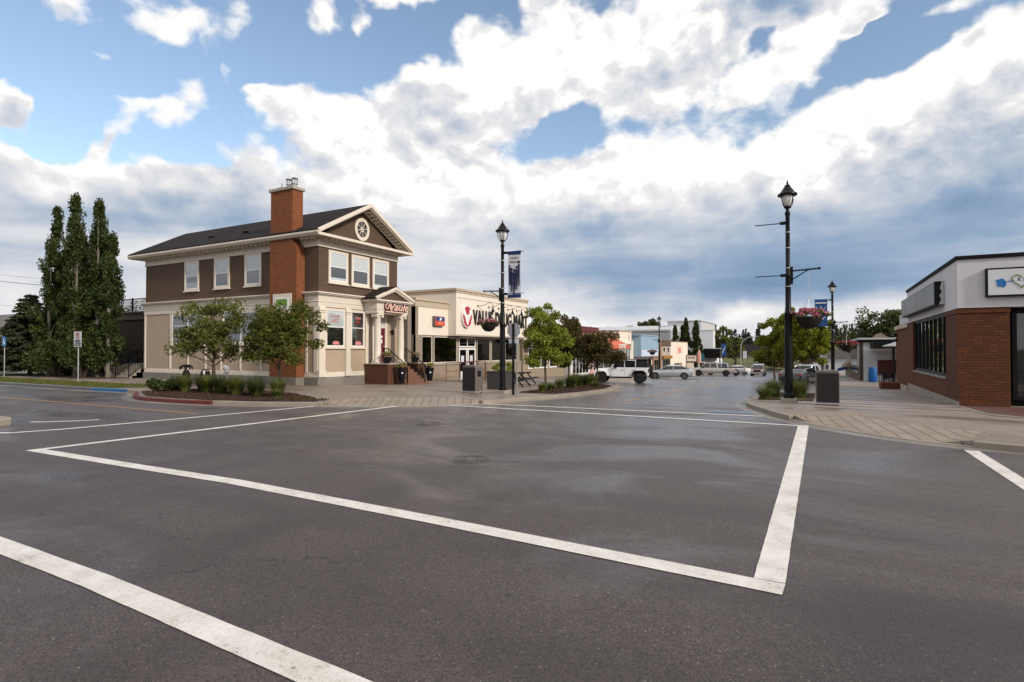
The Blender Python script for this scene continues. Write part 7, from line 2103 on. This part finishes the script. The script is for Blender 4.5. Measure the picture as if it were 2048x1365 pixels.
# ---------------------------------------------------------------- vehicles, built nose towards local -x
def wheel(t, x, y, r, w, rim='rim_alloy', s=1, nsp=5):
    """s = +1 for the +y side"""
    tw = MB(); tw.lathe([(r * 0.60, y - w / 2), (r * 0.94, y - w / 2), (r, y - w * 0.36), (r, y + w * 0.36), (r * 0.94, y + w / 2), (r * 0.60, y + w / 2)], (x, r), 26, 'y')
    wh = tw.build('wheel', 'rubber', t, smooth=True)
    yo = y + s * (w / 2 - 0.02)
    m = MB()
    m.lathe([(r * 0.62, yo - s * 0.02), (r * 0.58, yo + s * 0.012)], (x, r), 22, 'y')
    m.build('rim_back', 'black_flat', wh)
    m = MB()
    for i in range(nsp):
        a = 2 * math.pi * i / nsp
        for da in (-0.13, 0.13):
            m.bar((x + 0.05 * math.cos(a), yo + s * 0.03, r + 0.05 * math.sin(a)), (x + r * 0.60 * math.cos(a + da), yo + s * 0.03, r + r * 0.60 * math.sin(a + da)), 0.05 * r / 0.33, 0.03)
    n = 22; vs = []; fs = []
    for i in range(n):
        a = 2 * math.pi * i / n
        for (rr_, yy) in ((r * 0.57, 0.0), (r * 0.64, 0.0), (r * 0.64, 0.035), (r * 0.57, 0.035)): vs.append((x + rr_ * math.cos(a), yo + s * yy, r + rr_ * math.sin(a)))
    for i in range(n):
        for q in range(4): fs.append((i * 4 + q, i * 4 + (q + 1) % 4, ((i + 1) % n) * 4 + (q + 1) % 4, ((i + 1) % n) * 4 + q))
    m.add(vs, fs); m.lathe([(0.055, yo + s * 0.02), (0.05, yo + s * 0.05)], (x, r), 10, 'y')
    m.build('rim', rim, wh)
def loft(m, secs):
    """secs: list of rings, each a list of (y, z) at station x; same number of points"""
    n = len(secs[0][1]); vs = []; fs = []
    for x, ring_ in secs:
        for (y, z) in ring_: vs.append((x, y, z))
    for i in range(len(secs) - 1):
        for k in range(n): fs.append((i * n + k, i * n + (k + 1) % n, (i + 1) * n + (k + 1) % n, (i + 1) * n + k))
    fs.append(tuple(range(n - 1, -1, -1))); fs.append(tuple((len(secs) - 1) * n + k for k in range(n)))
    m.add(vs, fs)
def bring(w, zb, zt, tum=0.06, mid=0.45):
    """body ring: half width w, bottom zb, deck zt"""
    h = zt - zb
    half = [(w * 0.86, zb), (w * 0.97, zb + h * 0.16), (w, zb + h * mid), (w * 0.985, zb + h * 0.74), (w * (1 - tum), zt - h * 0.06), (w * (1 - tum) - 0.10, zt)]
    return [(-y, z) for y, z in half] [::-1] + half if False else [(y, z) for y, z in half] + [(-y, z) for y, z in half[::-1]]
def arches(t, xs, r, w, y):
    for x in xs:
        m = MB()
        for s_ in (-1, 1):
            pts = [(x + (r + 0.07) * math.cos(R(a)), r + (r + 0.07) * math.sin(R(a))) for a in range(-10, 191, 20)]
            m.prism(pts, s_ * (y + 0.004) - s_ * 0.20, s_ * (y + 0.004))
        m.build('wheel_arch', 'plastic_black', t)

def sedan(name, label, loc, rot, paint, L=4.8, W_=1.84, H=1.46, rim='rim_alloy', rear_style=False):
    t = thing(name, label, 'car', loc); ORG[t.name] = Vector((0, 0, 0)); t.rotation_euler = (0, 0, rot)
    hw = W_ / 2; a = -L / 2; s = L / 4.8
    m = MB()
    st = [(a, 0.70, 0.30, 0.58), (a + 0.10 * s, 0.82, 0.22, 0.70), (a + 0.45 * s, 0.90, 0.19, 0.80), (a + 0.95 * s, 0.92, 0.19, 0.88), (a + 1.45 * s, 0.92, 0.19, 0.95), (a + 2.4 * s, 0.92, 0.19, 0.98),
          (a + 3.3 * s, 0.92, 0.19, 1.02), (a + 3.9 * s, 0.92, 0.20, 1.07), (a + 4.45 * s, 0.90, 0.22, 1.08), (a + 4.70 * s, 0.84, 0.28, 1.03), (a + 4.8 * s, 0.72, 0.36, 0.92)]
    loft(m, [(x, bring(w / 0.92 * hw, zb, zt)) for x, w, zb, zt in st])
    m.build('body', paint, t, smooth=True)
    # glasshouse
    m = MB()
    def gr(w, z, zb_=0.94): return [(w + 0.10, zb_), (w, z - 0.05), (w - 0.12, z), (-(w - 0.12), z), (-w, z - 0.05), (-(w + 0.10), zb_)]
    gs = [(a + 1.30 * s, hw - 0.20, 0.97, 0.90), (a + 1.72 * s, hw - 0.24, 1.20, 0.93), (a + 2.15 * s, hw - 0.29, H - 0.03, 0.95), (a + 2.7 * s, hw - 0.28, H, 0.96), (a + 3.3 * s, hw - 0.29, H - 0.04, 0.98), (a + 3.85 * s, hw - 0.26, 1.24, 1.0), (a + 4.20 * s, hw - 0.22, 1.08, 1.0)]
    loft(m, [(x, gr(w, z, zb_)) for x, w, z, zb_ in gs])
    m.build('windows', 'car_glass', t, smooth=True)
    m = MB()
    rf = [(x, w, z) for x, w, z, _ in gs[2:5]]
    loft(m, [(x + dx, [(w + 0.02, z - 0.085), (w + 0.0, z - 0.03), (w - 0.13, z + 0.012), (-(w - 0.13), z + 0.012), (-w, z - 0.03), (-(w + 0.02), z - 0.085)]) for (x, w, z), dx in zip(rf, (-0.10, 0, 0.12))])
    m.build('roof', paint, t, smooth=True)
    m = MB()
    for s_ in (-1, 1):
        def pt(i): return Vector((gs[i][0], s_ * (gs[i][1] + 0.015), gs[i][2] - 0.04))
        m.bar(Vector((gs[0][0] - 0.02, s_ * (gs[0][1] + 0.09), 0.95)), pt(2), 0.07, 0.05); m.bar(pt(4), Vector((gs[6][0] + 0.02, s_ * (gs[6][1] + 0.07), 1.06)), 0.12, 0.05)
        m.bar(Vector((a + 2.68 * s, s_ * (hw - 0.17), 0.97)), Vector((a + 2.72 * s, s_ * (hw - 0.265), H - 0.06)), 0.07, 0.03)
        m.bar(Vector((a + 1.35 * s, s_ * (hw - 0.09), 0.975)), Vector((a + 4.1 * s, s_ * (hw - 0.10), 1.03)), 0.03, 0.05)
    m.build('pillars', paint, t)
    arches(t, (a + 0.92 * s, a + 3.78 * s), 0.33, 0.22, hw)
    for x in (a + 0.92 * s, a + 3.78 * s):
        for s_ in (-1, 1): wheel(t, x, s_ * (hw - 0.10), 0.33, 0.21, rim, s_)
    for s_ in (-1, 1):
        m = MB(); m.prism([(a + 0.03, 0.56), (a + 0.42 * s, 0.66), (a + 0.45 * s, 0.77), (a + 0.10, 0.70)], s_ * (hw * 0.62), s_ * (hw * 0.93)); m.build('headlight', 'lamp_clear', t, bevel=0.01)
        m = MB(); m.box(a + 4.62 * s, a + 4.80 * s, s_ * hw * 0.50, s_ * hw * 0.86, 0.80, 0.95); m.build('tail_light', 'lamp_amber', t, bevel=0.02)
        m = MB(); m.box(a + 1.48 * s, a + 1.66 * s, s_ * (hw - 0.02), s_ * (hw + 0.16), 0.96, 1.08); m.build('mirror', paint, t, bevel=0.03)
        for x in (a + 2.52 * s, a + 3.45 * s):
            m = MB(); m.box(x, x + 0.17, s_ * (hw - 0.02), s_ * (hw + 0.012), 0.80, 0.825); m.build('door_handle', 'grey_metal', t)
    m = MB(); m.box(a - 0.01, a + 0.10, -0.45, 0.45, 0.36, 0.52); m.build('grille', 'plastic_black', t, bevel=0.01)
    m = MB(); m.box(a + 4.77 * s, a + 4.812 * s, -0.27, 0.27, 0.66, 0.80); m.build('number_plate', 'plate_white', t)
    m = MB(); m.box(a + 4.70 * s, a + 4.83 * s, -0.72, 0.72, 0.34, 0.50); m.build('rear_bumper', 'plastic_black' if rear_style else paint, t, bevel=0.03)
    return t
sedan('parked_sedan', 'silver sedan parked nose to the left kerb behind the white off-road car', G_(-13.9, 61.0, 0.0), R(7), 'car_silver', 4.95, 1.84, 1.45)
sedan('parked_sedan', 'charcoal car seen from behind past the grass by the lamp post', G_(-1.35, 51.2, 0.0), R(-108), 'car_charcoal', 4.9, 1.95, 1.42, 'rim_dark', True)
sedan('parked_sedan', 'white parked car partly hidden beyond the charcoal car', G_(-0.95, 57.2, 0.0), R(-108), 'car_white', 4.7, 1.85, 1.68)
sedan('parked_sedan', 'pale car mostly hidden behind the silver pickup', G_(-12.0, 97.5, 0.0), R(8), 'car_white', 4.7, 1.85, 1.5)

def offroader(label, loc, rot):
    t = thing('off_road_car', label, 'car', loc); ORG[t.name] = Vector((0, 0, 0)); t.rotation_euler = (0, 0, rot)
    P_ = 'car_white'; hw = 0.78
    m = MB()
    m.prism([(-2.02, 0.62), (-2.05, 1.05), (-1.95, 1.14), (-0.72, 1.22), (-0.70, 0.56)], -0.66, 0.66); m.build('bonnet', P_, t, bevel=0.03)
    m = MB(); m.prism([(-0.72, 0.52), (-0.78, 1.18), (-0.60, 1.24), (2.02, 1.24), (2.10, 1.15), (2.12, 0.60), (1.2, 0.52)], -hw, hw); m.build('body', P_, t, bevel=0.03)
    m = MB(); m.prism([(-0.66, 1.241), (-0.32, 1.80), (0.0, 1.815), (1.95, 1.79), (2.06, 1.241)], -0.70, 0.70); m.build('windows', 'car_glass', t, bevel=0.03)
    m = MB(); m.prism([(-0.38, 1.80), (-0.34, 1.86), (0.1, 1.885), (1.98, 1.87), (2.02, 1.80)], -0.745, 0.745); m.build('hard_top', 'plastic_black', t, bevel=0.02)
    for s_ in (-1, 1):
        m = MB()
        y = s_ * 0.735
        m.bar((-0.72, y, 1.22), (-0.36, y, 1.82), 0.05, 0.09)
        m.bar((0.30, y, 1.22), (0.30, y, 1.82), 0.05, 0.11); m.bar((1.13, y, 1.22), (1.15, y, 1.82), 0.05, 0.10)
        m.bar((-0.40, y, 1.81), (1.18, y, 1.81), 0.05, 0.06); m.build('door_frames', P_, t)
        m = MB(); m.bar((2.0, y * 0.97, 1.22), (1.94, y * 0.97, 1.80), 0.06, 0.12); m.bar((1.15, y * 0.97, 1.27), (2.02, y * 0.97, 1.27), 0.05, 0.08); m.build('rear_quarter', 'plastic_black', t)
        m = MB(); m.box(-0.46, -0.30, y, y + s_ * 0.20, 1.18, 1.36); m.build('mirror', 'plastic_black', t, bevel=0.02)
        for x in (0.04, 0.86):
            m = MB(); m.box(x, x + 0.18, s_ * (hw - 0.01), s_ * (hw + 0.02), 1.02, 1.06); m.build('door_handle', 'plastic_black', t)
        for x in (-0.62, 0.31, 1.14):
            m = MB(); m.box(x, x + 0.012, s_ * (hw - 0.005), s_ * (hw + 0.002), 0.60, 1.22); m.build('door_gap', 'plastic_black', t)
        for x in (-1.52, 1.42):
            pts = [(x - 0.56, 0.60), (x - 0.50, 0.88), (x - 0.34, 1.02), (x + 0.30, 1.02), (x + 0.50, 0.86), (x + 0.60, 0.60), (x + 0.50, 0.58), (x + 0.40, 0.80), (x + 0.25, 0.92), (x - 0.28, 0.92), (x - 0.42, 0.80), (x - 0.47, 0.58)]
            m = MB(); m.prism(pts, s_ * 0.66, s_ * 0.93); m.build('fender_flare', 'plastic_black' if x > 0 else P_, t, bevel=0.02)
            m = MB(); m.prism([(x - 0.42, 0.40), (x - 0.42, 0.80), (x - 0.26, 0.91), (x + 0.24, 0.91), (x + 0.40, 0.80), (x + 0.40, 0.40)], s_ * 0.60, s_ * (hw + 0.006)); m.build('wheel_arch', 'plastic_black', t)
            wheel(t, x, s_ * 0.80, 0.41, 0.26, 'rim_dark', s_, 8)
        m = MB(); m.box(-0.95, 0.85, s_ * 0.70, s_ * 0.88, 0.42, 0.50); m.build('side_step', 'plastic_black', t, bevel=0.01)
        m = MB(); m.lathe([(0.11, -2.06), (0.11, -2.02)], (s_ * 0.48, 0.93), 14, 'x'); m.build('headlight', 'lamp_clear', t)
        m = MB(); m.box(2.10, 2.16, s_ * 0.66, s_ * 0.80, 0.88, 1.12); m.build('tail_light', 'plastic_black', t, bevel=0.01)
    m = MB(); m.box(-2.30, -2.08, -0.80, 0.80, 0.52, 0.70); m.build('front_bumper', 'plastic_black', t, bevel=0.03)
    m = MB(); m.box(2.12, 2.30, -0.78, 0.78, 0.50, 0.66); m.build('rear_bumper', 'plastic_black', t, bevel=0.03)
    m = MB(); m.lathe([(0.22, 2.14), (0.40, 2.16), (0.41, 2.22), (0.40, 2.36), (0.24, 2.38)], (0.0, 1.05), 22, 'x'); m.build('spare_wheel', 'rubber', t)
    m = MB()
    for i in range(7): m.box(-2.075, -2.05, -0.33 + i * 0.10, -0.28 + i * 0.10, 0.74, 1.02)
    m.box(-2.07, -2.052, -0.36, 0.38, 1.021, 1.04)
    m.build('grille', 'plastic_black', t)
    return t
offroader('white boxy off-road car with black hard top parked behind the bronze trees', G_(-13.75, 43.6, 0.0), R(10))

def pickup(label, loc, rot, paint, L=5.8, cut_=False):
    t = thing('pickup_truck', label, 'truck', loc); ORG[t.name] = Vector((0, 0, 0)); t.rotation_euler = (0, 0, rot)
    hw = 0.98; a = -L / 2
    m = MB()
    st = [(a, 0.86, 0.48, 0.96), (a + 0.12, 0.95, 0.40, 1.08), (a + 0.6, 0.98, 0.38, 1.12), (a + 1.5, 0.98, 0.38, 1.15), (a + 3.4, 0.98, 0.38, 1.16), (a + 3.55, 0.98, 0.40, 1.18), (L / 2 - 0.1, 0.97, 0.46, 1.18), (L / 2, 0.92, 0.50, 1.16)]
    loft(m, [(x, bring(w, zb, zt, 0.05, 0.5)) for x, w, zb, zt in st]); m.build('body', paint, t, smooth=True)
    m = MB(); loft(m, [(x, [(w + 0.1, 1.12), (w, z), (-w, z), (-(w + 0.1), 1.12)]) for x, w, z in ((a + 1.30, 0.80, 1.17), (a + 1.95, 0.70, 1.76), (a + 2.3, 0.70, 1.84), (a + 3.30, 0.70, 1.82), (a + 3.55, 0.74, 1.20))]); m.build('windows', 'car_glass', t, smooth=True)
    m = MB(); loft(m, [(x, [(0.74, z - 0.08), (0.66, z + 0.02), (-0.66, z + 0.02), (-0.74, z - 0.08)]) for x, z in ((a + 1.86, 1.74), (a + 2.3, 1.86), (a + 3.38, 1.84))]); m.build('roof', paint, t, smooth=True)
    for s_ in (-1, 1):
        m = MB(); m.bar((a + 1.28, s_ * 0.90, 1.15), (a + 1.92, s_ * 0.745, 1.76), 0.07, 0.06); m.bar((a + 2.50, s_ * 0.88, 1.15), (a + 2.52, s_ * 0.745, 1.80), 0.09, 0.05); m.bar((a + 3.50, s_ * 0.88, 1.15), (a + 3.36, s_ * 0.75, 1.80), 0.16, 0.06); m.bar((a + 1.3, s_ * 0.91, 1.16), (a + 3.55, s_ * 0.91, 1.18), 0.03, 0.06); m.build('pillars', paint, t)
        m = MB(); m.box(a + 1.45, a + 1.66, s_ * 0.96, s_ * 1.18, 1.14, 1.34); m.build('mirror', 'plastic_black', t, bevel=0.02)
        m = MB(); m.box(a - 0.01, a + 0.14, s_ * 0.62, s_ * 0.92, 0.80, 1.02); m.build('headlight', 'lamp_clear', t, bevel=0.02)
        m = MB(); m.box(L / 2 - 0.06, L / 2 + 0.02, s_ * 0.80, s_ * 0.97, 0.80, 1.10); m.build('tail_light', 'lamp_amber', t, bevel=0.01)
        for x in (a + 0.98, L / 2 - 1.25): wheel(t, x, s_ * 0.87, 0.41, 0.27, 'rim_dark', s_, 6)
        m = MB(); m.box(a + 3.60, L / 2 - 0.05, s_ * 0.86, s_ * 0.94, 1.181, 1.21); m.build('bed_rail', 'plastic_black', t)
    m = MB(); m.box(a + 3.62, L / 2 - 0.08, -0.84, 0.84, 1.178, 1.188); m.build('bed', 'black_flat', t)
    arches(t, (a + 0.98, L / 2 - 1.25), 0.41, 0.27, 0.978)
    m = MB(); m.box(a - 0.08, a + 0.08, -0.9, 0.9, 0.46, 0.66); m.build('front_bumper', 'galvanised', t, bevel=0.03)
    m = MB(); m.box(L / 2 - 0.02, L / 2 + 0.16, -0.92, 0.92, 0.50, 0.66); m.build('rear_bumper', 'galvanised', t, bevel=0.03)
    m = MB(); m.box(a - 0.02, a + 0.05, -0.58, 0.58, 0.70, 1.0); m.build('grille', 'plastic_black', t, bevel=0.01)
    return t
pickup('light champagne crew-cab pickup parked right of the silver sedan', G_(-13.0, 82.6, 0.0), R(6), 'car_champagne')
pickup('pale pickup parked right behind the champagne pickup', G_(-12.7, 90.5, 0.0), R(6), 'car_silver')
# oncoming small utility car
t = thing('oncoming_car', 'maroon and tan utility car driving towards the camera', 'car', G_(-8.0, 91.0, 0.0)); ORG[t.name] = Vector((0, 0, 0)); t.rotation_euler = (0, 0, R(90))
m = MB(); loft(m, [(x, bring(w, zb, zt, 0.05)) for x, w, zb, zt in ((-2.2, 0.74, 0.42, 0.90), (-2.05, 0.88, 0.34, 1.02), (-1.3, 0.92, 0.30, 1.08), (0, 0.92, 0.30, 1.10), (1.9, 0.91, 0.32, 1.12), (2.15, 0.84, 0.38, 1.05))]); m.build('body', 'car_maroon', t, smooth=True)
m = MB(); loft(m, [(x, [(w + 0.1, 1.04), (w, z), (-w, z), (-(w + 0.1), 1.04)]) for x, w, z in ((-1.1, 0.78, 1.08), (-0.55, 0.66, 1.62), (0.2, 0.66, 1.72), (1.6, 0.66, 1.70), (2.0, 0.74, 1.10))]); m.build('windows', 'car_glass', t, smooth=True)
m = MB(); loft(m, [(x, [(0.71, z - 0.07), (0.62, z + 0.03), (-0.62, z + 0.03), (-0.71, z - 0.07)]) for x, z in ((-0.62, 1.62), (0.2, 1.74), (1.7, 1.72))]); m.build('roof', 'car_champagne', t, smooth=True)
m = MB()
for s_ in (-1, 1):
    m = MB(); m.bar((-1.12, s_ * 0.86, 1.08), (-0.6, s_ * 0.70, 1.62), 0.07, 0.06); m.build('pillar', 'car_champagne', t)
    m = MB(); m.box(-2.21, -2.05, s_ * 0.50, s_ * 0.80, 0.72, 0.94); m.build('headlight', 'lamp_clear', t, bevel=0.03)
    m = MB(); m.box(-0.85, -0.7, s_ * 0.90, s_ * 1.08, 1.06, 1.22); m.build('mirror', 'plastic_black', t, bevel=0.02)
    for x in (-1.35, 1.35): wheel(t, x, s_ * 0.80, 0.36, 0.24, 'rim_alloy', s_)
m = MB(); m.box(-2.24, -2.10, -0.45, 0.45, 0.70, 0.92); m.build('grille', 'plastic_black', t, bevel=0.01)
m = MB(); m.box(-2.28, -2.05, -0.84, 0.84, 0.42, 0.58); m.build('front_bumper', 'car_champagne', t, bevel=0.03)
arches(t, (-1.35, 1.35), 0.36, 0.24, 0.915)
# flat barrier beside the oncoming car
t = thing('low_barrier', 'low grey concrete barrier to the left of the oncoming maroon car', 'barrier', G_(-10.4, 104, 0.0))
m = MB(); m.box(-12.5, -9.2, 103.8, 104.3, g(104) + 0.45, g(104) + 0.95); m.build('rail', 'foundation_grey', t)
for x in (-12.2, -9.5):
    m = MB(); m.box(x - 0.2, x + 0.2, 103.85, 104.25, g(104), g(104) + 0.449); m.build('foot', 'foundation_grey', t)
